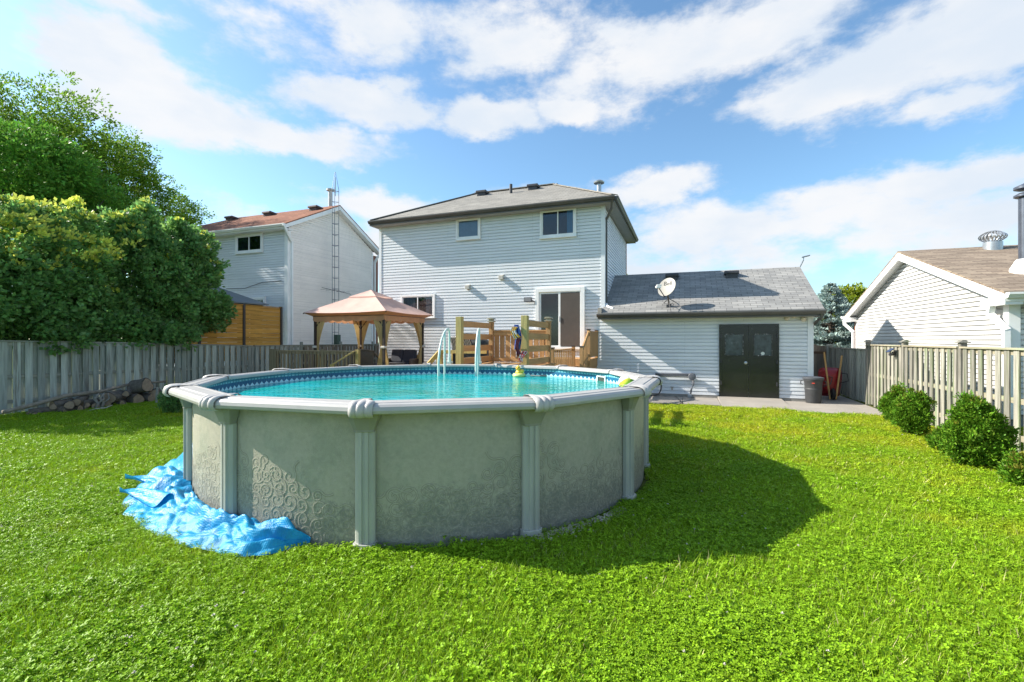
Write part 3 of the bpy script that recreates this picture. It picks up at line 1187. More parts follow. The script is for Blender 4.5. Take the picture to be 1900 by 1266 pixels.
# ---------------------------------------------------------------- RIGHT NEIGHBOUR HOUSE
def right_house():
    X0, X1, Y0, Y1 = 6.2, 17, 12.4, 21.35
    ez, rz, ry = 2.76, 4.42, 16.9
    ex0, e0, e1 = 5.9, 12.0, 21.8
    h = thing('house', 'white sided bungalow with brown shingled gable roof behind the right fence', 'house', (9, 16, 0))
    w = MB()
    siding(w, (X0, 0, 0), (0, 1, 0), (-1, 0, 0), [(Y0, .3), (Y1, .3), (Y1, ez), (ry, rz - .12), (Y0, ez)], step=.108, lip=.045, groove=.03)
    w.build('wall', M_SIDER, h, uv=True, fixn=False)
    w = MB()
    siding(w, (0, Y0, 0), (1, 0, 0), (0, -1, 0), [(X0, .3), (X1, .3), (X1, ez - .1), (X0, ez - .1)], step=.108, lip=.045, groove=.03)
    w.build('wall', M_SIDER, h, uv=True, fixn=False)
    w = MB()
    w.box(X0 + .01, X1, Y0 + .006, Y1, 0, ez - .1)
    w.prism([(Y0 + .02, ez - .1), (Y1, ez - .1), (ry, rz - .2)], 'x', X0 + .012, X1)
    w.build('foundation', mat('foundation', (.25, .24, .22), .9, .2, 5), h)
    for a in ((X0 - .06, X0 + .12, Y0 - .06, Y0 + .12, .2, ez - .1), (X0 - .06, X0 + .08, Y1 - .08, Y1 + .02, .2, ez - .1)):
        t = MB()
        t.box(*a)
        t.build('corner_trim', M_TRIM, h)
    b = MB()
    b.box(X0 - .02, X0 + .3, Y1 + .021, Y1 + .3, .2, ez - .1)
    b.build('brick_front', M_BRICK, h)
    rf = MB()
    roof_slab(rf, ((ex0, e0, ez), (X1, e0, ez), (X1, ry, rz), (ex0, ry, rz)), .05)
    roof_slab(rf, ((ex0, ry + .002, rz), (X1, ry + .002, rz), (X1, e1, ez), (ex0, e1, ez)), .05)
    roof = rf.build('roof', M_ROOFR, h, uv=True)
    f = MB()
    for (ya, yb) in ((e0, ry), (e1, ry)):
        f.prism([(ya, ez - .25), (yb, rz - .26), (yb, rz - .052), (ya, ez - .052)], 'x', ex0 + .003, ex0 + .028)
    f.box(ex0 + .03, X1, e0, e0 + .02, ez - .2, ez - .052)
    f.box(ex0 + .03, X0 + .0, e0 + .021, Y0 + .45, ez - .26, ez - .1)
    f.box(ex0 + .03, X0 + .0, Y1 - .1, e1 - .021, ez - .26, ez - .1)
    f.build('fascia', M_TRIM, roof)
    s = MB()
    for (ya, yb) in ((e0 + .03, ry), (e1 - .03, ry)):
        s.add([(X0 - .01, ya, ez - .19), (ex0 + .03, ya, ez - .19), (ex0 + .03, yb, rz - .2), (X0 - .01, yb, rz - .2)], [(0, 1, 2, 3)])
    s.box(X0, X1, e0 + .02, Y0, ez - .2, ez - .19)
    s.build('soffit', M_TRIM, roof)
    gutter((ex0 + .02, e0 - .002, ez - .03), (X1, e0 - .002, ez - .03), (0, -1, 0), 'gutter', M_TRIM, roof)
    gutter((ex0 - .1, e1 + .002, ez - .03), (X1, e1 + .002, ez - .03), (0, 1, 0), 'gutter', M_TRIM, roof)
    rect_pipe([(5.97, 12.55, ez - .24), (5.97, 12.6, ez - .42), (6.08, 12.3, ez - .75), (6.08, 12.3, .3)], .11, .09, 'downspout', M_TRIM, h)
    rect_pipe([(5.9, 21.85, ez - .1), (5.9, 21.8, ez - .35), (6.1, 21.5, ez - .65), (6.1, 21.5, .3)], .1, .08, 'downspout', M_TRIM, h)
    # covered porch window and lamp on the rear wall
    window(h, (0, Y0 - .036, 0), (1, 0, 0), (0, -1, 0), 6.62, 8.3, .9, 2.35, sash=1, fw=.1, curtain=[(0, 1)],
           cur_side=mat('blind_white', (.62, .64, .66), .8, .05, 4))
    l = MB()
    l.lathe([(.03, .1), (.09, .08), (.1, 0), (.06, -.04), (.01, -.05)], (6.48, Y0 - .15, 2.4), 16)
    l.build('wall_lamp', M_METD, h, smooth=40)
    # turbine vent
    p = atY(1842, 452, 16.5)
    c = (p.x, 16.5, rz - .2)
    tb = MB()
    tb.lathe([(.20, -.1), (.20, .24), (.17, .25)], c, 24)
    t0 = tb.build('turbine_vent', M_MET, roof, smooth=40)
    tb = MB()
    nb = 20
    for k in range(nb):
        a = 2 * math.pi * k / nb
        pts = []
        for j in range(7):
            t = j / 6
            rr = .14 + .14 * math.sin(math.pi * t)
            aa = a + .35 * t
            pts.append(((c[0] + rr * math.cos(aa), c[1] + rr * math.sin(aa), c[2] + .25 + .27 * t),
                        (c[0] + (rr + .012) * math.cos(aa + .16), c[1] + (rr + .012) * math.sin(aa + .16), c[2] + .25 + .27 * t)))
        vs = [q for pr in pts for q in pr]
        tb.add(vs, [(2 * j, 2 * j + 1, 2 * j + 3, 2 * j + 2) for j in range(6)])
    tb.lathe([(.15, .52), (.08, .55), (.001, .56)], c, 20)
    tb.lathe([(.001, .26), (.15, .25)], c, 20)
    tb.build('turbine_blades', mat('turbine', (.40, .41, .42), .4, .3, 20, metal=.6), t0, fixn=False)
    # metal chimney with storm collar and rain cap
    p = atY(1903, 520, 13.6)
    zc = ez + (13.6 - e0) / (ry - e0) * (rz - ez)
    c = (p.x, 13.6, zc)
    ch = MB()
    ch.lathe([(.27, -.1), (.25, .08), (.16, .26), (.14, .28)], c, 24)
    cf = ch.build('chimney_flashing', M_TRIM, roof, smooth=40)
    ch = MB()
    ch.lathe([(.115, .2), (.115, 1.62)], c, 24)
    ch.lathe([(.15, 1.64), (.19, 1.66), (.19, 1.70), (.12, 1.74)], c, 24)
    ch.lathe([(.12, 1.80), (.19, 1.83), (.19, 1.88), (.02, 1.96)], c, 24)
    ch.build('chimney_pipe', mat('chimney_steel', (.12, .13, .16), .3, .2, 6, metal=.6), roof, smooth=40)


right_house()

# ---------------------------------------------------------------- GROUND
PC = Vector((-3.524, 6.209, 0))
NP = 13
PH = -1.7325
RW = 3.02


def ground():
    m = mat('turf', (.05, .075, .012), .95, .35, 5, bump=.6, bscale=40, c2=(.10, .10, .03), c2scale=.6, c2amt=.5, spec=.1)
    g = MB()
    g.grid(lambda u, v: (-200 + 400 * u, -60 + 460 * v, 0), 8, 8)
    set_tag(g.build('ground', m), kind='structure')
    s = MB()
    yb, yf = WY - .036, 13.62
    slabs = [(-4.3, -2.2, yb, 13.9), (-2.19, -.06, yb, 13.85), (-.05, .92, yb, 13.8), (2.64, 4.62, yb, 13.3), (3.42, 4.62, 18.9, yb + .01)]
    for (a, b, y1, y0) in slabs[:4]:
        s.box(a, b, y0, y1, -.05, .035 + rnd.uniform(0, .008))
    s.box(3.43, 4.62, WY - .03, 18.95, -.05, .04)
    # ramp in front of the black doors
    s.add([(.93, yb, .10), (2.63, yb, .10), (2.63, 13.55, .02), (.93, 13.55, .02), (.93, yb, -.05), (2.63, yb, -.05), (2.63, 13.55, -.05), (.93, 13.55, -.05)],
          [(0, 1, 2, 3), (0, 3, 7, 4), (1, 5, 6, 2), (3, 2, 6, 7)])
    set_tag(s.build('path', M_CONC, bevel=.008), kind='structure')


ground()


# ---------------------------------------------------------------- POOL
def ang_pt(a, r, z=0):
    return (PC.x + r * math.cos(a), PC.y + r * math.sin(a), z)


def liner_mat():
    m = bpy.data.materials.new('pool_liner')
    m.use_nodes = True
    N, L = m.node_tree.nodes, m.node_tree.links
    b = N['Principled BSDF']
    b.inputs['Roughness'].default_value = .4
    uv = N.new('ShaderNodeTexCoord')
    sp = N.new('ShaderNodeSeparateXYZ')
    L.new(uv.outputs['UV'], sp.inputs[0])

    def Mth(op, a, b_=None):
        n = N.new('ShaderNodeMath')
        n.operation = op
        for i, v in enumerate((a, b_)):
            if v is None:
                continue
            if isinstance(v, (int, float)):
                n.inputs[i].default_value = v
            else:
                L.new(v, n.inputs[i])
        return n.outputs[0]

    def mix(f, a, c):
        x = N.new('ShaderNodeMix')
        x.data_type = 'RGBA'
        L.new(f, x.inputs['Factor'])
        for i, v in (('A', a), ('B', c)):
            if isinstance(v, tuple):
                x.inputs[i].default_value = (*v, 1)
            else:
                L.new(v, x.inputs[i])
        return x.outputs['Result']
    u, z = sp.outputs[0], sp.outputs[1]
    br = N.new('ShaderNodeTexBrick')
    br.offset = 0
    br.inputs['Scale'].default_value = 1
    br.inputs['Brick Width'].default_value = .075
    br.inputs['Row Height'].default_value = .05
    br.inputs['Mortar Size'].default_value = .012
    br.inputs['Color1'].default_value = (.30, .62, .66, 1)
    br.inputs['Color2'].default_value = (.12, .42, .50, 1)
    br.inputs['Mortar'].default_value = (.03, .20, .27, 1)
    L.new(uv.outputs['UV'], br.inputs['Vector'])
    tri = Mth('MULTIPLY', Mth('PINGPONG', u, .055), .9)
    navy = mix(Mth('GREATER_THAN', Mth('PINGPONG', Mth('ADD', u, .013), .02), .012), (.01, .09, .20), (.015, .17, .30))
    low = mix(Mth('LESS_THAN', Mth('SUBTRACT', z, 1.075), tri), navy, (.52, .82, .88))
    c = mix(Mth('GREATER_THAN', z, 1.165), low, br.outputs['Color'])
    c = mix(Mth('GREATER_THAN', z, 1.235), c, (.03, .26, .30))
    c = mix(Mth('LESS_THAN', z, 1.0), c, (.02, .55, .60))
    L.new(c, b.inputs['Base Color'])
    return m


def water_mat():
    m = bpy.data.materials.new('pool_water')
    m.use_nodes = True
    N, L = m.node_tree.nodes, m.node_tree.links
    b = N['Principled BSDF']
    b.inputs['Roughness'].default_value = .04
    b.inputs['IOR'].default_value = 1.33
    b.inputs['Specular IOR Level'].default_value = .22
    tc = N.new('ShaderNodeTexCoord')
    n = N.new('ShaderNodeTexNoise')
    n.inputs['Scale'].default_value = .8
    n.inputs['Detail'].default_value = 4
    L.new(tc.outputs['Object'], n.inputs['Vector'])
    cr = N.new('ShaderNodeValToRGB')
    cr.color_ramp.elements[0].position = .35
    cr.color_ramp.elements[0].color = (0, .30, .235, 1)
    cr.color_ramp.elements[1].position = .65
    cr.color_ramp.elements[1].color = (0, .42, .47, 1)
    L.new(n.outputs[0], cr.inputs[0])
    L.new(cr.outputs[0], b.inputs['Base Color'])
    mp = N.new('ShaderNodeMapping')
    mp.inputs['Scale'].default_value = (1, 1.6, 1)
    L.new(tc.outputs['Object'], mp.inputs[0])
    n2 = N.new('ShaderNodeTexNoise')
    n2.inputs['Scale'].default_value = 3.2
    n2.inputs['Detail'].default_value = 3
    n2.inputs['Distortion'].default_value = .6
    L.new(mp.outputs[0], n2.inputs['Vector'])
    n3 = N.new('ShaderNodeTexNoise')
    n3.inputs['Scale'].default_value = 12
    n3.inputs['Detail'].default_value = 3
    L.new(mp.outputs[0], n3.inputs['Vector'])
    ad = N.new('ShaderNodeMath')
    ad.operation = 'MULTIPLY_ADD'
    L.new(n3.outputs[0], ad.inputs[0])
    ad.inputs[1].default_value = .22
    L.new(n2.outputs[0], ad.inputs[2])
    bp = N.new('ShaderNodeBump')
    bp.inputs['Strength'].default_value = .55
    bp.inputs['Distance'].default_value = .035
    L.new(ad.outputs[0], bp.inputs['Height'])
    L.new(bp.outputs[0], b.inputs['Normal'])
    tr = N.new('ShaderNodeBsdfTransparent')
    tr.inputs[0].default_value = (.2, .85, .85, 1)
    fr = N.new('ShaderNodeFresnel')
    fr.inputs['IOR'].default_value = 1.33
    mu = N.new('ShaderNodeMath')
    mu.operation = 'MULTIPLY_ADD'
    mu.use_clamp = True
    L.new(fr.outputs[0], mu.inputs[0])
    mu.inputs[1].default_value = .8
    mu.inputs[2].default_value = .62
    ms = N.new('ShaderNodeMixShader')
    L.new(mu.outputs[0], ms.inputs[0])
    L.new(tr.outputs[0], ms.inputs[1])
    L.new(b.outputs[0], ms.inputs[2])
    L.new(ms.outputs[0], N['Material Output'].inputs[0])
    return m


WZ = 1.075


def pool():
    p = thing('pool', 'round above ground pool with putty coloured scroll embossed wall, grey uprights and turquoise water', 'pool', PC)
    n = 156
    w = MB()
    w.grid(lambda u, v: ang_pt(u * 2 * math.pi, RW, 1.25 * v), n, 6)
    # embossed scrollwork
    rs = random.Random(3)

    def ribbon(pts, wd=.0065):
        vs = []
        for i, (u, z) in enumerate(pts):
            a = pts[max(i - 1, 0)]
            b = pts[min(i + 1, len(pts) - 1)]
            d = Vector((b[0] - a[0], b[1] - a[1]))
            if d.length < 1e-8:
                d = Vector((1, 0))
            d.normalize()
            nx, nz = -d.y * wd, d.x * wd
            for (o, hgt) in ((1.7, .0), (.85, .0008), (0, .0016), (-.85, .0008), (-1.7, .0)):
                uu, zz = u + nx * o, z + nz * o
                vs.append(ang_pt(uu / RW, RW + .0006 + hgt, zz))
        for k in range(4):
            w.add(vs, [(5 * i + k, 5 * i + 5 + k, 5 * i + 6 + k, 5 * i + 1 + k) for i in range(len(pts) - 1)], 1 if k in (0, 3) else 0)

    def spiral(u, z, r, turns, a0, sgn):
        pts = []
        nn = int(9 * turns) + 6
        for i in range(nn + 1):
            t = i / nn
            rr = r * (1 - t) ** .8 + .006
            a = a0 + sgn * turns * 2 * math.pi * t
            pts.append((u + rr * math.cos(a), z + rr * math.sin(a)))
        return pts
    a_start, a_end = R(-185), R(40)
    u = a_start * RW
    while u < a_end * RW:
        env = .60 + .16 * math.sin(u * 2.1) + .07 * math.sin(u * 5.3 + 1)
        z = .07 + rs.uniform(0, .06)
        while z < env:
            r = rs.uniform(.045, .085)
            sg = rs.choice((-1, 1))
            uu = u + rs.uniform(-.03, .03)
            a0 = rs.uniform(0, 6.28)
            sp = spiral(uu, z, r, rs.uniform(1.1, 1.7), a0, sg)
            # tail sweeping into a second smaller curl
            e = sp[0]
            tang = a0 - sg * math.pi / 2
            tail = []
            L_ = rs.uniform(.07, .13)
            for i in range(6, 0, -1):
                t = i / 6
                ta = tang + sg * .9 * t
                tail.append((e[0] + math.cos(ta) * L_ * t, e[1] + math.sin(ta) * L_ * t))
            pts = tail + sp
            pts = [(q[0], max(.02, q[1])) for q in pts]
            ribbon(pts)
            z += rs.uniform(.10, .15)
        u += .135
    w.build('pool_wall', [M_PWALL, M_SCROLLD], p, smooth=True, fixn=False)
    # liner with uv in metres
    me_pts = MB()
    me_pts.grid(lambda u, v: ang_pt(u * 2 * math.pi, RW - .03, .02 + 1.25 * v), n, 4)
    lo = me_pts.build('liner', liner_mat(), p, smooth=True, fixn=False)
    me = lo.data
    ul = me.uv_layers.new(name='UVMap')
    for poly in me.polygons:
        i = poly.index // 4
        for li in poly.loop_indices:
            vi = me.loops[li].vertex_index
            ul.data[li].uv = ((vi // 5) / n * 2 * math.pi * RW, me.vertices[vi].co.z)
    fl = MB()
    fl.add([ang_pt(2 * math.pi * k / n, RW - .03, .02) for k in range(n)], [tuple(range(n))])
    fl.build('pool_floor', mat('pool_floor', (.04, .42, .48), .6, .2, 2), p)
    wt = MB()
    wt.add([ang_pt(2 * math.pi * k / n, RW - .031, WZ) for k in range(n)], [tuple(range(n))])
    set_tag(wt.build('water', water_mat(), p), kind=None)
    # posts
    loc0 = Vector(PC)
    for k in range(NP):
        a = PH + 2 * math.pi * k / NP
        c, s_ = math.cos(a), math.sin(a)
        Mx = Matrix(((c, -s_, 0, PC.x), (s_, c, 0, PC.y), (0, 0, 1, 0), (0, 0, 0, 1)))
        q = MB()
        q.M = Mx
        # ribbed extruded section (x radial, y tangential)
        pr = [(3.025, -.085), (3.06, -.085), (3.075, -.07), (3.085, -.045), (3.105, -.04), (3.108, -.014), (3.097, -.011), (3.097, .011), (3.108, .014),
              (3.105, .04), (3.085, .045), (3.075, .07), (3.06, .085), (3.025, .085)]
        q.prism(pr, 'z', .03, 1.10)
        po = q.build('upright', M_POST, p)
        q = MB()
        q.M = Mx
        q.prism([(3.02, -.098), (3.085, -.098), (3.125, -.06), (3.125, .06), (3.085, .098), (3.02, .098)], 'z', 0, .075)
        q.build('foot', M_POST, po, bevel=.006)
        q = MB()
        q.M = Mx
        lo_, hi = [(3.024, -.088), (3.095, -.088), (3.112, -.05), (3.112, .05), (3.095, .088), (3.024, .088)], [(3.024, -.15), (3.13, -.15), (3.165, -.08), (3.165, .08), (3.13, .15), (3.024, .15)]
        vs = [(x, y, 1.02) for x, y in lo_] + [(x, y, 1.04) for x, y in lo_] + [(x, y, 1.20) for x, y in hi]
        fs = [(0, 1, 2, 3, 4, 5)[::-1], (12, 13, 14, 15, 16, 17)]
        for r_ in (0, 6):
            for i in range(6):
                j = (i + 1) % 6
                fs.append((r_ + i, r_ + j, r_ + 6 + j, r_ + 6 + i))
        q.add(vs, fs)
        q.build('bracket', mat('pool_bracket', (.27, .265, .22), .5, .08, 5), po, bevel=.004)
        # top rail to next post
        a2 = a + 2 * math.pi / NP
        am = (a + a2) / 2
        cm, sm = math.cos(am), math.sin(am)
        hd = math.cos(math.pi / NP)
        prof = [(3.235, 1.185), (3.262, 1.195), (3.27, 1.22), (3.262, 1.25), (3.24, 1.268), (3.20, 1.274), (3.192, 1.268), (3.17, 1.268), (3.162, 1.276),
                (3.06, 1.279), (3.052, 1.274), (3.03, 1.274), (3.022, 1.278), (2.985, 1.274), (2.968, 1.26), (2.966, 1.225), (2.99, 1.225), (3.0, 1.24), (3.22, 1.235)]
        rl = MB()
        vs = []
        for ee in (a + .004, a2 - .004):
            ce, se = math.cos(ee), math.sin(ee)
            for (r_, z) in prof:
                # straight chord between the two posts: vertices on the radial planes
                vs.append((PC.x + (r_) * ce, PC.y + (r_) * se, z))
        m_ = len(prof)
        rl.add(vs, [(i, (i + 1) % m_, m_ + (i + 1) % m_, m_ + i) for i in range(m_)] + [tuple(range(m_)), tuple(range(2 * m_ - 1, m_ - 1, -1))])
        rl.build('top_rail', M_RAIL, p)
        # scalloped cap over the joint
        cp = MB()
        nt_ = 24
        prof2 = [(2.955, 1.235), (2.955, 1.275), (2.985, 1.293), (3.08, 1.297), (3.17, 1.295), (3.225, 1.287), (3.262, 1.270), (3.283, 1.24), (3.285, 1.205), (3.265, 1.175), (3.24, 1.165)]
        def capf(u, v):
            i = v * (len(prof2) - 1)
            i0 = min(int(i), len(prof2) - 2)
            tt = i - i0
            r_ = prof2[i0][0] * (1 - tt) + prof2[i0 + 1][0] * tt
            z = prof2[i0][1] * (1 - tt) + prof2[i0 + 1][1] * tt
            outness = min(1, max(0, (r_ - 3.08) / .12))
            wdt = .032 + .066 * outness ** .8       # half width: narrow strap inside, broad lobes outside
            y = (u * 2 - 1) * wdt + outness * .03
            lob = abs(math.sin(u * 3 * math.pi)) ** .6
            bulge = outness * .020 * lob
            # follow the polygon: move radius with tangential offset
            r2 = r_ + bulge - abs(y) * math.tan(math.pi / NP) * .9
            return Mx @ Vector((r2, y, z + bulge * .5 * (1 if v < .7 else 0)))
        cp.grid(capf, nt_, 20)
        cp.build('rail_cap', M_CAPM, p, smooth=True, fixn=False)
        sdm = cp
    # skimmer plate on the inner wall
    sk = atZ(1112, 705, 1.1)
    a = math.atan2(sk.y - PC.y, sk.x - PC.x)
    c, s_ = math.cos(a), math.sin(a)
    Mx = Matrix(((c, -s_, 0, PC.x), (s_, c, 0, PC.y), (0, 0, 1, 0), (0, 0, 0, 1)))
    q = MB()
    q.M = Mx
    ri = RW - .032
    q.box(ri - .03, ri - .004, -.135, -.105, .98, 1.165)
    q.box(ri - .03, ri - .004, .105, .135, .98, 1.165)
    q.box(ri - .03, ri - .004, -.105, .105, 1.145, 1.165)
    sko = q.build('skimmer', M_TRIM, p, bevel=.004)
    q = MB()
    q.M = Mx
    q.box(ri - .012, ri - .003, -.105, .105, .98, 1.145)
    q.build('skimmer_mouth', mat('skimmer_dark', (.03, .045, .04), .6), sko)
    return p


pool()


# ---------------------------------------------------------------- POOL LADDER
def ladder():
    m = mat('ladder_plastic', (.56, .66, .60), .4, .08, 5)
    yo = 9.16
    xm = atY(861, 672, yo).x
    root = (xm, yo, 1.3)
    lad = thing('pool_ladder', 'pale plastic pool ladder with two arched handrails at the far rim', 'ladder', root)
    Mx = Matrix.Translation((xm, yo, 0)) @ Matrix.Rotation(R(19), 4, 'Z')
    prof = [(-.66, .3), (-.66, 1.30), (-.65, 1.42), (-.58, 1.62), (-.46, 1.80), (-.30, 1.94), (-.14, 2.02), (.0, 2.04), (.07, 2.0), (.09, 1.9), (.09, 1.7), (.09, 1.26)]
    for x in (-.33, .33):
        r = MB()
        Mx = Matrix.Translation((xm, yo, 0)) @ Matrix.Rotation(R(19), 4, 'Z') @ Matrix.Translation((x, 0, 0)) @ Matrix.Rotation(R(-8 if x < 0 else 0), 4, 'Z') @ Matrix.Translation((-x, 0, 0))
        r.M = Mx
        r.tube([(x, a - .05, z) for a, z in prof], .023, 12)
        r.build('handrail', m, lad, smooth=60)
        r = MB()
        r.M = Mx
        r.box(x - .045, x + .045, -.03, .16, 1.282, 1.33)
        r.tube([(x, .04, 1.3), (x, .04, 1.42)], .036, 12)
        r.build('mount', m, lad)
        r = MB()
        r.M = Mx
        r.tube([(x, -.30, 1.95), (x, -.30, 1.0), (x, -.34, .3)], .022, 10)
        r.build('stile', m, lad, smooth=60)
    for z in (1.0, .72, .46):
        s_ = MB()
        s_.M = Mx
        s_.box(-.33, .33, -.80, -.64, z, z + .03)
        s_.build('step', m, lad, bevel=.008)


ladder()


# ---------------------------------------------------------------- FLOATING TOYS
def duck():
    c = atZ(960, 700, WZ)
    c.y += .1
    d = thing('rubber_duck', 'yellow rubber duck floating in a pale ring on the pool water', 'toy', (c.x, c.y, WZ))
    K = .84
    my = mat('duck_yellow', (.75, .55, .06), .35, .08, 5)
    mr = mat('duck_ring', (.60, .66, .22), .4, .1, 6)
    b = MB()
    b.M = Matrix.Translation((c.x, c.y, WZ)) @ Matrix.Scale(K, 4)
    x, y, z = 0, 0, 0
    # ring body: torus
    def tor(u, v):
        a, t = u * 2 * math.pi, v * 2 * math.pi
        return (x + (.10 + .055 * math.cos(t)) * math.cos(a), y + (.10 + .055 * math.cos(t)) * math.sin(a), z + .035 + .05 * math.sin(t))
    b.grid(tor, 28, 14)
    b.build('swim_ring', mr, d, smooth=True, fixn=False)
    b = MB()
    b.M = Matrix.Translation((c.x, c.y, WZ)) @ Matrix.Scale(K, 4)
    for (cx_, cz, rx, rz_) in ((.0, .10, .085, .07), (.07, .13, .055, .05)):
        b.lathe([(max(.001, rx * math.sin(t * math.pi / 10)), -rz_ * math.cos(t * math.pi / 10)) for t in range(11)], (x + cx_, y, z + cz), 20)
    b.build('body', my, d, smooth=True)
    b = MB()
    b.M = Matrix.Translation((c.x, c.y, WZ)) @ Matrix.Scale(K, 4)
    b.lathe([(max(.001, .058 * math.sin(t * math.pi / 10)), -.058 * math.cos(t * math.pi / 10)) for t in range(11)], (x - .02, y - .01, z + .20), 20)
    b.lathe([(.02, 0), (.012, .02), (.001, .035)], (x - .015, y - .01, z + .25), 10)
    h = b.build('head', my, d, smooth=True)
    b = MB()
    b.M = Matrix.Translation((c.x, c.y, WZ)) @ Matrix.Scale(K, 4)
    b.prism([(x - .045, z + .20), (x - .06, z + .185), (x - .01, z + .185), (x + .01, z + .2), (x - .02, z + .21)], 'y', y - .095, y - .06)
    b.build('beak', mat('duck_beak', (.75, .28, .03), .4), h, bevel=.006)
    b = MB()
    b.M = Matrix.Translation((c.x, c.y, WZ)) @ Matrix.Scale(K, 4)
    for dx in (-.045, .01):
        b.lathe([(.001, -.011), (.008, -.008), (.011, 0), (.008, .008), (.001, .011)], (x + dx, y - .055, z + .225), 10)
    b.build('eyes', mat('duck_eye', (.01, .01, .01), .2), h, smooth=True)
    # beach ball by the right rim
    q = atZ(1163, 712, WZ)
    r = .115
    bb = MB()
    c2 = Vector((atZ(1166, 706, WZ + .12).x, atZ(1166, 706, WZ + .12).y, WZ + .085))
    rr = (Vector((c2.x, c2.y, 0)) - PC)
    k = (RW - .04 - r) / rr.length
    c2.x, c2.y = PC.x + rr.x * k, PC.y + rr.y * k

    def sph(u, v):
        a, t = u * 2 * math.pi, v * math.pi
        p_ = Vector((r * math.sin(t) * math.cos(a), r * math.sin(t) * math.sin(a), r * math.cos(t)))
        p_.rotate(Matrix.Rotation(R(60), 3, 'Y'))
        return c2 + p_
    b = MB()
    nu = 36
    vs = [sph(i / nu, j / 18) for i in range(nu + 1) for j in range(19)]
    for i in range(nu):
        sec = (i * 6 // nu)
        for j in range(18):
            b.add([vs[i * 19 + j], vs[(i + 1) * 19 + j], vs[(i + 1) * 19 + j + 1], vs[i * 19 + j + 1]], [(0, 1, 2, 3)], sec % 2)
    o = b.build('beach_ball', [mat('ball_yellow', (.70, .68, .05), .3, .05, 4), mat('ball_white', (.75, .74, .66), .3, .05, 4)], loc=(c2.x, c2.y, WZ), smooth=True)
    set_tag(o, 'yellow and white beach ball floating against the right rim of the pool', 'ball')
    # dark float stick behind the duck
    s_ = MB()
    a = atZ(985, 697, WZ + .01)
    b2 = atZ(1003, 698, WZ + .01)
    s_.tube([a, b2], .015, 8)
    s_.tube([b2, b2 + Vector((.12, 0, 0))], .03, 8)
    set_tag(s_.build('thermometer', mat('float_dark', (.02, .05, .06), .5), loc=a, smooth=40), 'thin dark floating stick on the water right of the yellow duck', 'float')


duck()


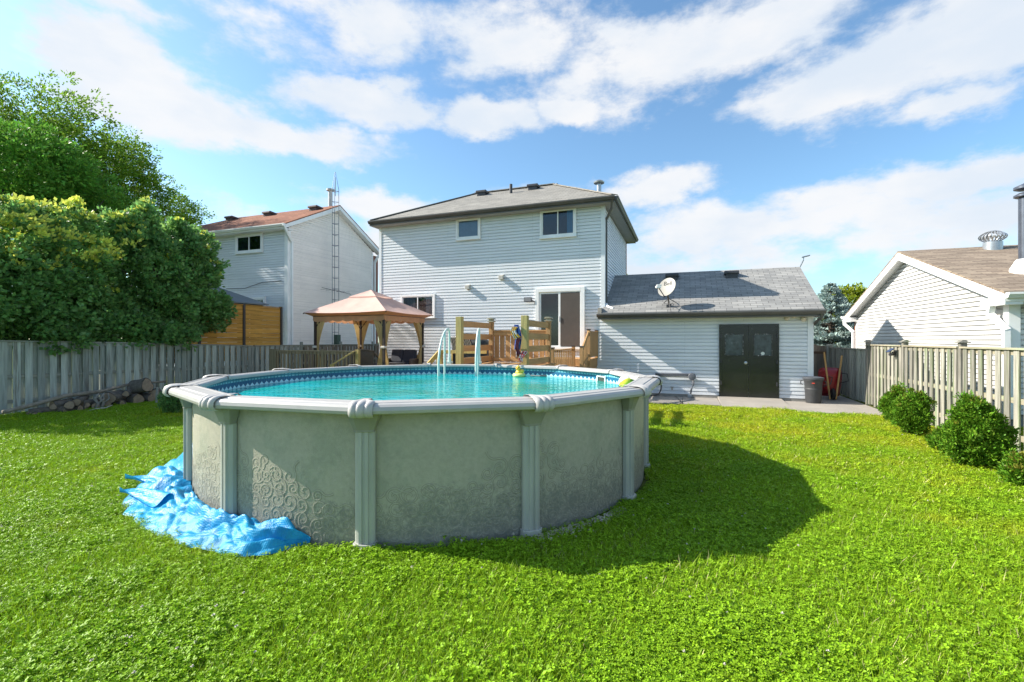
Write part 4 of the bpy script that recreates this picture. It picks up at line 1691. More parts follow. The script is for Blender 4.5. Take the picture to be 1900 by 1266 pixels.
# ---------------------------------------------------------------- SOLAR COVER on the grass
def tarp():
    m = bpy.data.materials.new('solar_cover')
    m.use_nodes = True
    N, L = m.node_tree.nodes, m.node_tree.links
    b = N['Principled BSDF']
    b.inputs['Roughness'].default_value = .42
    b.inputs['Specular IOR Level'].default_value = .42
    tc = N.new('ShaderNodeTexCoord')
    vo = N.new('ShaderNodeTexVoronoi')
    vo.inputs['Scale'].default_value = 62
    vo.inputs['Randomness'].default_value = .15
    L.new(tc.outputs['UV'], vo.inputs['Vector'])
    n = N.new('ShaderNodeTexNoise')
    n.inputs['Scale'].default_value = 6
    n.inputs['Detail'].default_value = 5
    L.new(tc.outputs['Object'], n.inputs['Vector'])
    cr = N.new('ShaderNodeValToRGB')
    cr.color_ramp.elements[0].position = .3
    cr.color_ramp.elements[0].color = (.0, .27, .60, 1)
    cr.color_ramp.elements[1].position = .75
    cr.color_ramp.elements[1].color = (.02, .47, .82, 1)
    L.new(n.outputs[0], cr.inputs[0])
    L.new(cr.outputs[0], b.inputs['Base Color'])
    n4 = N.new('ShaderNodeTexNoise')
    n4.inputs['Scale'].default_value = 9
    n4.inputs['Detail'].default_value = 4
    n4.inputs['Distortion'].default_value = 1.2
    L.new(tc.outputs['Object'], n4.inputs['Vector'])
    bp0 = N.new('ShaderNodeBump')
    bp0.inputs['Strength'].default_value = .6
    bp0.inputs['Distance'].default_value = .03
    L.new(n4.outputs[0], bp0.inputs['Height'])
    bp = N.new('ShaderNodeBump')
    bp.inputs['Strength'].default_value = .5
    bp.inputs['Distance'].default_value = .006
    bp.invert = True
    L.new(vo.outputs['Distance'], bp.inputs['Height'])
    L.new(bp0.outputs[0], bp.inputs['Normal'])
    L.new(bp.outputs[0], b.inputs['Normal'])
    tr = N.new('ShaderNodeBsdfTranslucent')
    L.new(cr.outputs[0], tr.inputs[0])
    ms = N.new('ShaderNodeMixShader')
    ms.inputs[0].default_value = .25
    L.new(b.outputs[0], ms.inputs[1])
    L.new(tr.outputs[0], ms.inputs[2])
    L.new(ms.outputs[0], N['Material Output'].inputs[0])

    def lerp(tab, x):
        for (a, va), (b_, vb) in zip(tab[:-1], tab[1:]):
            if x <= b_:
                t = (x - a) / (b_ - a)
                t = max(0, min(1, t))
                t = t * t * (3 - 2 * t)
                return va + (vb - va) * t
        return tab[-1][1]
    wid = [(-170, .25), (-160, .62), (-148, .72), (-138, .62), (-128, .62), (-115, .50), (-104, .42), (-92, .40), (-86, .30), (-81, .05)]
    hgt = [(-170, .14), (-160, .27), (-146, .30), (-132, .27), (-122, .20), (-110, .17), (-99, .17), (-93, .25), (-86, .20), (-81, .05)]
    from mathutils import noise as mn

    def f(u, v):
        ad = -170 + 89 * u
        a = R(ad)
        w_ = lerp(wid, ad)
        h_ = lerp(hgt, ad)
        sarc = a * 3.2
        # v 0 at the wall, 1 at outer edge; wrinkles run obliquely
        ed = .09 * mn.noise(Vector((sarc * 2.2, 3, 0))) + .05 * mn.noise(Vector((sarc * 6, 9, 0)))
        r = 3.035 + (w_ + ed) * v
        sh = (1 - v ** 2.2) ** .8 if v < 1 else 0
        sh = sh * (.62 + .38 * math.sin(math.pi * min(1, v * 1.3 + .25)))
        q = Vector((sarc * 2.6 + v * 1.9, v * 2.2, 1.7))
        wr = abs(mn.noise(q)) * 2
        wr2 = abs(mn.noise(Vector((sarc * 4.5 - v * 3.0, v * 1.6, 5))))
        wr3 = mn.noise(Vector((sarc * 18 + v * 9, v * 8, 8)))
        z = .025 + h_ * .85 * sh * (.60 + .8 * wr) + (.065 * wr2 + .004 * wr3) * (1 - v ** 4)
        rr = r + .03 * math.sin(sarc * 9 + v * 5) * v * (1 - v)
        return ang_pt(a, rr, max(.02, z))
    t = MB()
    nu, nv = 260, 60
    t.grid(f, nu, nv)
    # two pointed tails of the folded sheet
    for (ax, ay, bx, by, wd) in ((262, 925, 222, 911, .22), (300, 900, 232, 886, .18)):
        A = atZ(ax + 45, ay + 5, .12)
        B = atZ(bx, by, .10)
        side = Vector((-(B - A).y, (B - A).x, 0)).normalized()

        def tail(u, v, A=A, B=B, side=side, wd=wd):
            c = A.lerp(B, u)
            wv = wd * (1 - u) ** .8 + .008
            p_ = c + side * (v - .5) * wv
            p_.z = .05 + .09 * (1 - u) + .05 * math.sin(v * math.pi * 1.5 + u * 3) + .10 * u * (1 - abs(v - .5))
            return p_
        t.grid(tail, 16, 8)
    o = t.build('pool_cover', m, loc=(PC.x - 2, PC.y - 2.6, 0), smooth=True, fixn=False)
    me = o.data
    ul = me.uv_layers.new(name='UVMap')
    sc_ = []
    for l in me.loops:
        co = me.vertices[l.vertex_index].co
        vi = l.vertex_index
        if vi < (nu + 1) * (nv + 1):
            ul.data[l.index].uv = ((vi // (nv + 1)) / nu * 5.0, (vi % (nv + 1)) / nv * .7)
        else:
            ul.data[l.index].uv = (co.x, co.y)
    set_tag(o, 'crumpled bright blue bubble pool cover lying on the grass against the pool wall', 'pool cover')


tarp()


# ---------------------------------------------------------------- FENCES
def fence_bay(F, axis_x, ya, yb, topa, topb, side, m, pitch=.23, bw=.14, gap_back=True, z0=.04, name='board_panel', mr=None, cap=True):
    """vertical board-on-board bay along Y at x=axis_x; side=+1 means the near face points +X"""
    p = MB()
    L_ = yb - ya
    n = max(1, int(round(L_ / pitch)))
    pt = L_ / n

    def top(y):
        return topa + (topb - topa) * (y - ya) / L_
    th = .018
    for k in range(n):
        y = ya + pt * (k + .5)
        w_ = bw * rnd.uniform(.96, 1.02)
        y += rnd.uniform(-.006, .006)
        zz = top(y) - .035
        zb = z0 + rnd.uniform(-.02, .03)
        x = axis_x + side * .022
        tl = rnd.uniform(-.004, .004)
        p.box(min(x, x + side * th) + tl, max(x, x + side * th) + tl, y - w_ / 2, y + w_ / 2, zb, zz)
    for k in range(n):
        y = ya + pt * k + rnd.uniform(-.006, .006)
        if k == 0:
            y += .05
        w_ = bw * rnd.uniform(.94, 1.02)
        x = axis_x - side * .022
        p.box(min(x, x - side * th), max(x, x - side * th), y - w_ / 2, y + w_ / 2, z0 + rnd.uniform(-.02, .03), top(y) - .035)
    po = p.build(name, m, F)
    r = MB()
    for zf in (.14, .48, .93):
        za, zb = z0 + (topa - z0) * zf, z0 + (topb - z0) * zf
        r.add([(axis_x - .019, ya, za), (axis_x + .019, ya, za), (axis_x + .019, ya, za + .085), (axis_x - .019, ya, za + .085),
               (axis_x - .019, yb, zb), (axis_x + .019, yb, zb), (axis_x + .019, yb, zb + .085), (axis_x - .019, yb, zb + .085)],
              [(0, 1, 2, 3), (7, 6, 5, 4), (0, 4, 5, 1), (1, 5, 6, 2), (2, 6, 7, 3), (3, 7, 4, 0)])
    if cap:
        r.add([(axis_x - .07, ya, topa - .032), (axis_x + .07, ya, topa - .032), (axis_x + .07, ya, topa), (axis_x - .07, ya, topa),
               (axis_x - .07, yb, topb - .032), (axis_x + .07, yb, topb - .032), (axis_x + .07, yb, topb), (axis_x - .07, yb, topb)],
              [(0, 1, 2, 3), (7, 6, 5, 4), (0, 4, 5, 1), (1, 5, 6, 2), (2, 6, 7, 3), (3, 7, 4, 0)])
    r.build('rails', mr or m, po)


def fence_post(F, x, y, z, m, cap=True, s=.09):
    p = MB()
    p.box(x - s / 2, x + s / 2, y - s / 2, y + s / 2, 0, z)
    o = p.build('post', m, F, bevel=.004)
    if cap:
        c = MB()
        c.box(x - s * .85, x + s * .85, y - s * .85, y + s * .85, z + .001, z + .025)
        c.prism([(x - s * .6, z + .026), (x + s * .6, z + .026), (x + s * .2, z + .055), (x - s * .2, z + .055)], 'y', y - s * .6, y + s * .6)
        c.build('post_cap', m, o, bevel=.003)


M_WLR = wood('fence_rail_left', (.26, .26, .22), 'y', .1, .25)
M_WRR = wood('fence_rail_right', (.28, .25, .18), 'y', .1, .25, c2=(.30, .33, .22))
F = thing('fence', 'weathered grey green shadowbox board fence along the left side of the lawn', 'fence', (-15.1, 10, 0))
ys = [1.0, 3.4, 5.8, 8.2, 10.6, 13.0, 15.4, 17.8, 20.2, 22.6]


def ltop(y):
    return 1.80 if y < 6.5 else (1.80 - (y - 6.5) * .031 if y < 13 else 1.60)


for a, b in zip(ys[:-1], ys[1:]):
    fence_bay(F, -15.1, a + .045, b - .045, ltop(a), ltop(b), 1, M_WLEFT if a < 15 else M_WBACK, mr=M_WLR)
for y in ys:
    fence_post(F, -15.14, y, ltop(y) - .04 if y < 15 else ltop(y) + .12, M_WLEFT, cap=False)
F = thing('fence', 'pale weathered shadowbox board fence with capped posts along the right side of the lawn', 'fence', (4.76, 10, 0))
ysr = [1.3, 3.65, 6.05, 8.45, 10.87, 13.25, 15.55]
for a, b in zip(ysr[:-1], ysr[1:]):
    fence_bay(F, 4.76, a + .05, b - .05, 1.68, 1.68, -1, M_WRIGHT, mr=M_WRR, bw=.130)
for y in ysr:
    fence_post(F, 4.76, y, 1.745, M_WRIGHT, s=.1)
fence_bay(F, 4.76, 15.6, 19.05, 1.55, 1.55, -1, M_WLEFT, pitch=.2, mr=M_WLR)
fence_post(F, 4.76, 19.1, 1.6, M_WLEFT, s=.1)
F = thing('fence', 'dark brown board gate and short fence beside the garage behind the bin', 'fence', (4.1, 19.1, 0))
g = MB()
x = 3.43
while x < 4.62:
    g.box(x, x + .125, 19.12, 19.14, .05, 1.62 + rnd.uniform(-.02, .02))
    x += .131
g.build('board_panel', M_WBACK, F)
g = MB()
g.box(3.43, 4.62, 19.09, 19.118, 1.32, 1.40)
g.box(3.43, 4.62, 19.09, 19.118, .3, .38)
g.build('rails', wood('gate_rail', (.12, .075, .05), 'x'), F)
g = MB()
g.box(4.63, 4.70, 19.06, 19.15, 0, 1.66)
g.build('post', M_WLEFT, F)


# privacy screen of neighbour
def screen():
    s = thing('privacy_screen', 'orange brown horizontal board privacy screen with dark posts above the left fence', 'fence', (-15.75, 12, 0))
    x = -16.22
    yend = atX(521, 568, x).y
    ys_ = [yend - 5.4, yend - 3.6, yend - 1.8, yend]
    for a, b in zip(ys_[:-1], ys_[1:]):
        p = MB()
        z = 1.0
        while z < 3.12:
            zz = min(z + .175, 3.16)
            p.box(x - .012 + rnd.uniform(-.003, .003), x + .014, a + .05, b - .05, z, zz - .002)
            z += .18
        p.build('board_panel', M_WORNG, s)
        p = MB()
        p.box(x - .05, x + .05, a + .05, b - .05, 3.165, 3.19)
        p.build('top_board', M_WORNG, s)
    for y in ys_:
        p = MB()
        p.box(x - .05, x + .05, y - .049, y + .049, 0, 3.22)
        p.build('post', M_POLE, s)


screen()


def pergola():
    p = thing('pergola', 'dark slate roofed garden pavilion partly hidden behind the neighbour privacy screen', 'pavilion', (-20, 13.6, 0))
    a = atY(372, 560, 13.6)
    b = atY(448, 557, 13.6)
    ap = atY(388, 533, 14.5)
    x0, x1, y0, y1, z = b.x - 3.4, b.x, 12.4, 14.9, b.z - .08
    cx_, cy_ = (x0 + x1) / 2, (y0 + y1) / 2
    r = MB()
    A = (x0, y0, z), (x1, y0, z), (x1, y1, z), (x0, y1, z)
    for i in range(4):
        roof_slab(r, (A[i], A[(i + 1) % 4], (cx_, cy_, z + .75)), .04)
    r.build('roof', mat('slate_metal', (.13, .155, .175), .5, .1, 4), p)
    r = MB()
    r.box(x0 + .2, x1 - .2, y0 + .2, y0 + .3, z - .25, z - .06)
    r.box(x0 + .2, x1 - .2, y1 - .3, y1 - .2, z - .25, z - .06)
    r.box(x1 - .3, x1 - .2, y0 + .3, y1 - .3, z - .25, z - .06)
    r.box(x0 + .2, x0 + .3, y0 + .3, y1 - .3, z - .25, z - .06)
    for (px_, py_) in ((x0 + .25, y0 + .25), (x1 - .25, y0 + .25), (x1 - .25, y1 - .25), (x0 + .25, y1 - .25)):
        r.bar((px_, py_, 0), (px_, py_, z - .25), .12, .12)
        r.bar((px_, py_, z - .7), (px_ + (.4 if px_ < cx_ else -.4), py_, z - .26), .07, .07)
    r.build('frame', M_POLE, p)


pergola()


M_MAST = mat('mast_steel', (.16, .18, .21), .5, .15, 6, metal=.3)


def tower():
    x = -15.72
    b = atX(622, 600, x)
    y = b.y
    t = thing('antenna_tower', 'tall thin galvanised lattice antenna mast beside the left neighbour house', 'antenna mast', (x, y, 0))
    c = Vector((x, y, 0))
    r = .17
    ang = [R(20 + 120 * k) for k in range(3)]
    top = 9.0
    legs = MB()
    for a in ang:
        d = Vector((math.cos(a), math.sin(a), 0)) * r
        legs.tube([c + d + Vector((0, 0, .3)), c + d + Vector((0, 0, top)), c + Vector((0, 0, top + .85)) + d * .1], [.014, .012, .006], 6)
    legs.tube([c + Vector((0, 0, top - .3)), c + Vector((0, 0, top + .6))], .018, 6)
    legs.build('mast', M_MAST, t)
    br = MB()
    z = .6
    while z <= top + .01:
        for k in range(3):
            p = c + Vector((math.cos(ang[k]) * r, math.sin(ang[k]) * r, z))
            q = c + Vector((math.cos(ang[(k + 1) % 3]) * r, math.sin(ang[(k + 1) % 3]) * r, z))
            br.tube([p, q], .010, 5)
        z += .52
    br.build('rungs', M_MAST, t)
    an = MB()
    za = atX(622, 541, x).z
    an.tube([c + Vector((.1, -1.0, za + .08)), c + Vector((.1, 1.0, za - .05))], .012, 6)
    for k in range(5):
        yy = -.8 + .35 * k
        an.tube([c + Vector((-.15, yy, za + .02)), c + Vector((.35, yy, za + .02))], .007, 5)
    an.build('aerial', M_METD, t)
    g = MB()
    g.box(x + .02, x + .22, y - .12, y + .12, 1.5, 2.05)
    g.build('junction_box', mat('green_box', (.04, .08, .06), .6), t)


tower()


# ---------------------------------------------------------------- POOL DECK with gate posts
def pool_deck():
    d = thing('pool_deck', 'raised wooden pool platform with tall four rail side panels behind the pool', 'deck', (-4, 10.5, 0))
    y0, y1 = 9.50, 11.55
    zd = 1.2
    xl = atY(853, 600, 9.62).x
    xr = atY(974, 600, 9.62).x
    pl = MB()
    yy = y0
    while yy < y1 + .1:
        pl.box(xl - .12, xr + .12, yy, yy + .135, zd - .035, zd)
        yy += .141
    pl.build('deck_boards', M_WDECKX, d)
    fr = MB()
    fr.box(xl - .1, xr + .1, y0 + .01, y0 + .05, zd - .26, zd - .037)
    fr.box(xl - .1, xl - .06, y0 + .05, y1 + .1, zd - .26, zd - .037)
    fr.box(xr + .06, xr + .1, y0 + .05, y1 + .1, zd - .26, zd - .037)
    for x in (xl, xr):
        for y in (y0 + .12, y1 - .02):
            fr.box(x - .045, x + .045, y - .045, y + .045, 0, zd - .037)
    fr.build('deck_frame', M_WDECK, d)
    for x in (xl, xr):
        zt = 2.33
        p = MB()
        p.box(x - .07, x + .07, 9.55, 9.69, zd, zt)
        p.build('gate_post', M_WGREEN, d, bevel=.006)
        p = MB()
        p.box(x - .055, x + .055, y1 - .11, y1, zd, zt - .06)
        po = p.build('post', M_WDECK, d, bevel=.004)
        c = MB()
        c.box(x - .085, x + .085, y1 - .14, y1 + .03, zt - .059, zt - .035)
        c.prism([(x - .06, zt - .034), (x + .06, zt - .034), (x + .05, zt + .015), (x - .05, zt + .015)], 'y', y1 - .115, y1 + .005)
        c.prism([(x - .1, zt + .016), (x + .1, zt + .016), (x + .05, zt + .055), (x - .05, zt + .055)], 'y', y1 - .155, y1 + .045)
        c.build('post_cap', mat('cap_metal', (.33, .30, .22), .4, .2, 8, metal=.3), po, bevel=.004)
        r = MB()
        for zc in (zt - .16, zt - .45, zt - .73, zt - 1.02):
            r.box(x - .02, x + .02, 9.691, y1 - .111, zc - .07, zc + .07)
        r.build('side_rails', M_WDECKY, d)
    # privacy boards closing the back of the platform
    b = MB()
    x = xl + .075
    zt = atY(940, 613, y1).z
    while x < xr - .08:
        b.box(x, x + .135, y1 - .04, y1 - .018, zd + .02, zt - .06)
        x += .156
    bo = b.build('privacy_boards', M_WDECK, d)
    b = MB()
    b.box(xl + .06, xr - .06, y1 - .075, y1 - .041, zt - .14, zt - .03)
    b.box(xl + .06, xr - .06, y1 - .095, y1 + .02, zt - .029, zt)
    b.box(xl + .06, xr - .06, y1 - .075, y1 - .041, zd + .04, zd + .13)
    b.build('rails', M_WDECKX, bo)
    return xl, xr, zd


XL, XR, ZD = pool_deck()


def stairs():
    s = thing('back_steps', 'wooden landing with stairs and slanted handrails below the patio door', 'steps', (-3, 14.5, 0))
    x0, x1 = -4.5, -2.75
    zl = 1.22
    b = MB()
    y = 14.02
    while y < 15.4:
        b.box(x0, x1 + .06, y, min(y + .135, 15.44), zl - .035, zl)
        y += .141
    b.build('deck_boards', M_WDECKX, s)
    b = MB()
    b.box(x0, x1 + .05, 14.0, 14.035, zl - .26, zl - .037)
    b.box(x1 + .01, x1 + .05, 14.04, 15.44, zl - .26, zl - .037)
    for (x, y) in ((x0 + .05, 14.1), (x1, 14.1), (x1, 15.3)):
        b.box(x - .045, x + .045, y - .045, y + .045, 0, zl - .037)
    b.box(x1 + .015, x1 + .035, 14.15, 15.4, .1, zl - .27)
    b.build('deck_frame', M_WDECK, s)
    b = MB()
    for k in range(5):
        z = zl - .2 * (k + 1)
        yy = 14.0 - .27 * (k + 1)
        b.box(-3.42, -2.8, yy, yy + .265, z - .035, z)
        b.box(-3.42, -2.8, yy + .24, yy + .262, z - .17, z - .037)
    b.build('treads', M_WDECKX, s)
    b = MB()
    b.add([(-2.79, 12.7, .0), (-2.79, 14.0, .95), (-2.79, 14.0, 1.2), (-2.79, 12.7, .25), (-2.75, 12.7, .0), (-2.75, 14.0, .95), (-2.75, 14.0, 1.2), (-2.75, 12.7, .25)],
          [(0, 1, 2, 3), (7, 6, 5, 4), (0, 4, 5, 1), (1, 5, 6, 2), (2, 6, 7, 3), (3, 7, 4, 0)])
    b.build('stringer', M_WDECKY, s)
    # right handrail
    xr = -2.72
    b = MB()
    for (y, za, zb) in ((13.0, 0, 1.60), (14.05, 0, 2.10), (15.38, 1.2, 2.10)):
        b.box(xr - .045, xr + .045, y - .045, y + .045, za, zb)
    hr = b.build('handrail_posts', M_WDECK, s)
    b = MB()
    for (y, zb) in ((13.0, 1.6), (14.05, 2.1), (15.38, 2.1)):
        b.box(xr - .055, xr + .055, y - .055, y + .055, zb + .001, zb + .03)
    b.build('post_cap', M_METD, hr)
    b = MB()
    b.bar((xr - .0, 13.046, 1.50), (xr, 14.004, 2.02), .04, .12)
    b.bar((xr - .0, 13.046, .85), (xr, 14.004, 1.37), .04, .09)
    b.bar((xr, 14.096, 2.03), (xr, 15.334, 2.03), .04, .09)
    b.bar((xr, 14.096, 1.32), (xr, 15.334, 1.32), .04, .09)
    b.build('handrail', M_WDECKY, s)
    b = MB()
    for k in range(1, 8):
        t = k / 8
        y = 13.046 + t * .96
        b.bar((xr, y, .9 + .52 * t), (xr, y, 1.46 + .52 * t), .03, .03)
    k = 0
    y = 14.13
    while y < 15.3:
        b.box(xr - .012 + .03, xr + .012 + .03, y, y + .125, 1.27, 2.07)
        y += .135
    b.build('balusters', M_WDECK, s)
    # left low railing
    xa, xb = -3.45, -3.12
    ya, yb = 12.55, 13.75
    p0, p1 = Vector((xa, ya, 0)), Vector((xb, yb, 0))
    b = MB()
    for (p, w_, z) in ((p0, .11, 1.56), (p1, .09, 1.6)):
        b.box(p.x - w_ / 2, p.x + w_ / 2, p.y - w_ / 2, p.y + w_ / 2, 0, z)
    lp = b.build('handrail_posts', M_WDECK, s)
    b = MB()
    for (p, w_, z) in ((p0, .13, 1.56), (p1, .11, 1.6)):
        b.box(p.x - w_ / 2, p.x + w_ / 2, p.y - w_ / 2, p.y + w_ / 2, z + .001, z + .035)
    b.build('post_cap', M_METD, lp)
    b = MB()
    b.bar(p0 + Vector((0, 0, 1.5)), p1 + Vector((0, 0, 1.54)), .09, .035)
    b.bar(p0 + Vector((0, 0, .75)), p1 + Vector((0, 0, .79)), .04, .08)
    b.build('handrail', M_WDECKY, s)
    b = MB()
    for k in range(1, 12):
        q = p0.lerp(p1, k / 12)
        b.bar(q + Vector((0, 0, .8)), q + Vector((0, 0, 1.49)), .035, .035)
    b.build('balusters', M_WDECK, s)


stairs()


# ---------------------------------------------------------------- GAZEBO DECK, GAZEBO, FURNITURE
GZ = .55
RY = 11.85
RX0 = atY(508, 650, RY).x
RX1 = atY(664, 650, RY).x


def gazebo_deck():
    d = thing('patio_deck', 'low wooden patio deck with weathered baluster railing under the gazebo', 'deck', (-9, 13.5, 0))
    b = MB()
    y = RY - .05
    while y < 15.42:
        b.box(RX0 - .1, XL - .2, y, min(y + .135, 15.45), GZ - .035, GZ)
        y += .141
    b.build('deck_boards', M_WDECKX, d)
    b = MB()
    b.box(RX0 - .1, XL - .2, RY - .07, RY - .052, .05, GZ - .02)
    b.build('skirt', M_WRAILX, d)
    zt = 1.47
    xs = [RX0, atY(600, 650, RY).x, RX1]
    for i, x in enumerate(xs):
        p = MB()
        w_ = .11 if i else .3
        p.box(x - w_ / 2, x + w_ / 2, RY - .05, RY + .05, .05, zt + .03)
        p.build('post', M_WRAIL if i < 2 else M_WGREEN, d, bevel=.004)
    for a, b_ in ((xs[0] + .15, xs[1] - .055), (xs[1] + .055, xs[2] - .055)):
        r = MB()
        r.box(a, b_, RY - .06, RY + .06, zt - .035, zt)
        r.box(a, b_, RY - .02, RY + .02, zt - .125, zt - .036)
        r.box(a, b_, RY - .02, RY + .02, GZ + .06, GZ + .14)
        ro = r.build('railing', M_WRAILX, d)
        q = MB()
        n = int((b_ - a) / .135)
        for k in range(n):
            x = a + (k + .5) * (b_ - a) / n
            q.box(x - .019, x + .019, RY - .058, RY - .021, GZ + .08, zt - .04)
        q.build('balusters', M_WRAIL, ro)
    # stair rail slanting down from the end post
    r = MB()
    r.bar((RX1 - .06, RY - .1, zt - .02), (RX1 - .52, RY - .55, zt - .42), .09, .04)
    r.bar((RX1 - .5, RY - .55, .1), (RX1 - .5, RY - .55, zt - .4), .09, .09)
    r.build('stair_rail', M_WGREEN, d)


gazebo_deck()


def gazebo():
    x0, x1, y0, y1 = -11.83, -8.58, 12.1, 14.95
    ze = 2.70
    g = thing('gazebo', 'square garden gazebo with pink and tan two tier fabric canopy and tied curtains', 'gazebo', ((x0 + x1) / 2, (y0 + y1) / 2, GZ))
    cx_, cy_ = (x0 + x1) / 2, (y0 + y1) / 2
    mc = mat('canopy_fabric', (.80, .55, .47), .85, .10, 2.5, transl=.3, bump=.2, bscale=14)
    mv = mat('valance_fabric', (.62, .34, .19), .85, .10, 4, transl=.25)
    mcu = mat('curtain_fabric', (.55, .42, .20), .85, .18, 18, (1, 1, .06), transl=.25)
    mp = mat('gazebo_post', (.035, .022, .018), .5, .1, 5)
    # main tier: pyramid with truncated top, slightly sagging
    tr = .28
    zt = ze + .58
    c = MB()
    cor = [(x0, y0), (x1, y0), (x1, y1), (x0, y1)]

    def tier(cors, z0, z1, frac, sag, drop=0):
        for i in range(4):
            A, B = cors[i], cors[(i + 1) % 4]

            def f(u, v, A=A, B=B):
                ex = A[0] + (B[0] - A[0]) * u
                ey = A[1] + (B[1] - A[1]) * u
                k = 1 - v * (1 - frac)
                z = z0 + (z1 - z0) * v - sag * math.sin(math.pi * v) * (math.sin(math.pi * u)) - .035 * math.sin(math.pi * u) * (1 - v)
                zz = abs(math.sin(2 * math.pi * u)) * sag * .5 * math.sin(math.pi * v)
                return (cx_ + (ex - cx_) * k, cy_ + (ey - cy_) * k, z - zz)
            c.grid(f, 16, 10)
    tier(cor, ze, zt, tr, .045)
    co = c.build('canopy', mc, g, smooth=30, fixn=False)
    c = MB()
    s2 = .34
    cor2 = [(cx_ + (a - cx_) * s2, cy_ + (b - cy_) * s2) for a, b in cor]
    z2 = zt - .01
    tier(cor2, z2, z2 + .27, .01, .01)
    for i in range(4):
        A, B = cor2[i], cor2[(i + 1) % 4]
        c.add([(A[0], A[1], z2), (B[0], B[1], z2), (B[0], B[1], z2 - .05), (A[0], A[1], z2 - .05)], [(0, 1, 2, 3)])
    c.build('vent_canopy', mc, g, smooth=30, fixn=False)
    # valances: plain band over scalloped band
    v = MB()
    ins = .22
    vc = [(x0 + ins, y0 + ins), (x1 - ins, y0 + ins), (x1 - ins, y1 - ins), (x0 + ins, y1 - ins)]
    for i in range(4):
        A, B = vc[i], vc[(i + 1) % 4]
        n = 60
        pts = []
        for k in range(n + 1):
            t = k / n
            sc_ = abs(math.sin(t * 7 * math.pi))
            wob = .012 * math.sin(t * 40)
            nx, ny = (B[1] - A[1]), -(B[0] - A[0])
            l = math.hypot(nx, ny)
            x, y = A[0] + (B[0] - A[0]) * t + nx / l * wob, A[1] + (B[1] - A[1]) * t + ny / l * wob
            pts.append((x, y, ze - .02))
            pts.append((x, y, ze - .25 - .055 * sc_ ** .6))
        v.add(pts, [(2 * k, 2 * k + 2, 2 * k + 3, 2 * k + 1) for k in range(n)])
    v.build('valance', mv, g, fixn=False, smooth=True)
    v = MB()
    for i in range(4):
        A, B = cor[i], cor[(i + 1) % 4]
        A2, B2 = vc[i], vc[(i + 1) % 4]
        n = 24
        pts = []
        for k in range(n + 1):
            t = k / n
            pts.append((A[0] + (B[0] - A[0]) * t, A[1] + (B[1] - A[1]) * t, ze - .005 - .035 * math.sin(math.pi * t)))
            pts.append((A2[0] + (B2[0] - A2[0]) * t, A2[1] + (B2[1] - A2[1]) * t, ze - .12))
        v.add(pts, [(2 * k, 2 * k + 2, 2 * k + 3, 2 * k + 1) for k in range(n)])
    v.build('eave_band', mv, g, fixn=False, smooth=True)
    # frame
    fr = MB()
    for i in range(4):
        A, B = vc[i], vc[(i + 1) % 4]
        dx = .04
        fr.bar((A[0], A[1], ze - .1), (B[0], B[1], ze - .1), .04, .05)
        fr.bar((cor[i][0], cor[i][1], ze - .03), (cx_, cy_, zt - .03 + .16), .03, .03)
    fr.build('frame', mp, g)
    for i, (x, y) in enumerate(vc):
        sx = 1 if x < cx_ else -1
        sy = 1 if y < cy_ else -1
        p = MB()
        x += sx * .05
        y += sy * .05
        p.box(x - .035, x + .035, y - .035, y + .035, GZ, ze - .13)
        p.box(x - .07, x + .07, y - .07, y + .07, GZ, GZ + .015)
        p.bar((x, y, ze - .5), (x + sx * .3, y, ze - .16), .025, .025)
        p.bar((x, y, ze - .5), (x, y + sy * .3, ze - .16), .025, .025)
        po = p.build('gazebo_post', mp, g)
        # curtains tied at mid height, one to each side
        for (dx, dy) in ((sx, 0), (0, sy)):
            cu = MB()

            def f(u, vv, x=x, y=y, dx=dx, dy=dy):
                z = (ze - .15) - (ze - .15 - GZ - .04) * vv
                tie = .52
                if vv < tie:
                    t = vv / tie
                    spread = .34 * (1 - t) ** 1.3 + .055
                    off = .06 + .0 * t
                else:
                    t = (vv - tie) / (1 - tie)
                    spread = .055 + .16 * math.sin(t * math.pi * .62)
                    off = .06
                s_ = off + u * spread
                fold = .022 * math.sin(u * 22) * (1 if vv > .05 else .5)
                return (x + dx * s_ + dy * fold - (.0 if dx else .0), y + dy * s_ + dx * fold, z)
            cu.grid(f, 26, 24)
            cu.build('curtain', mcu, po, smooth=True, fixn=False)
        t = MB()
        t.box(x - .075, x + .075, y - .075, y + .075, GZ + .98, GZ + 1.06)
        t.build('curtain_tie', mat('tie_white', (.6, .55, .48), .8), po, bevel=.02)


gazebo()


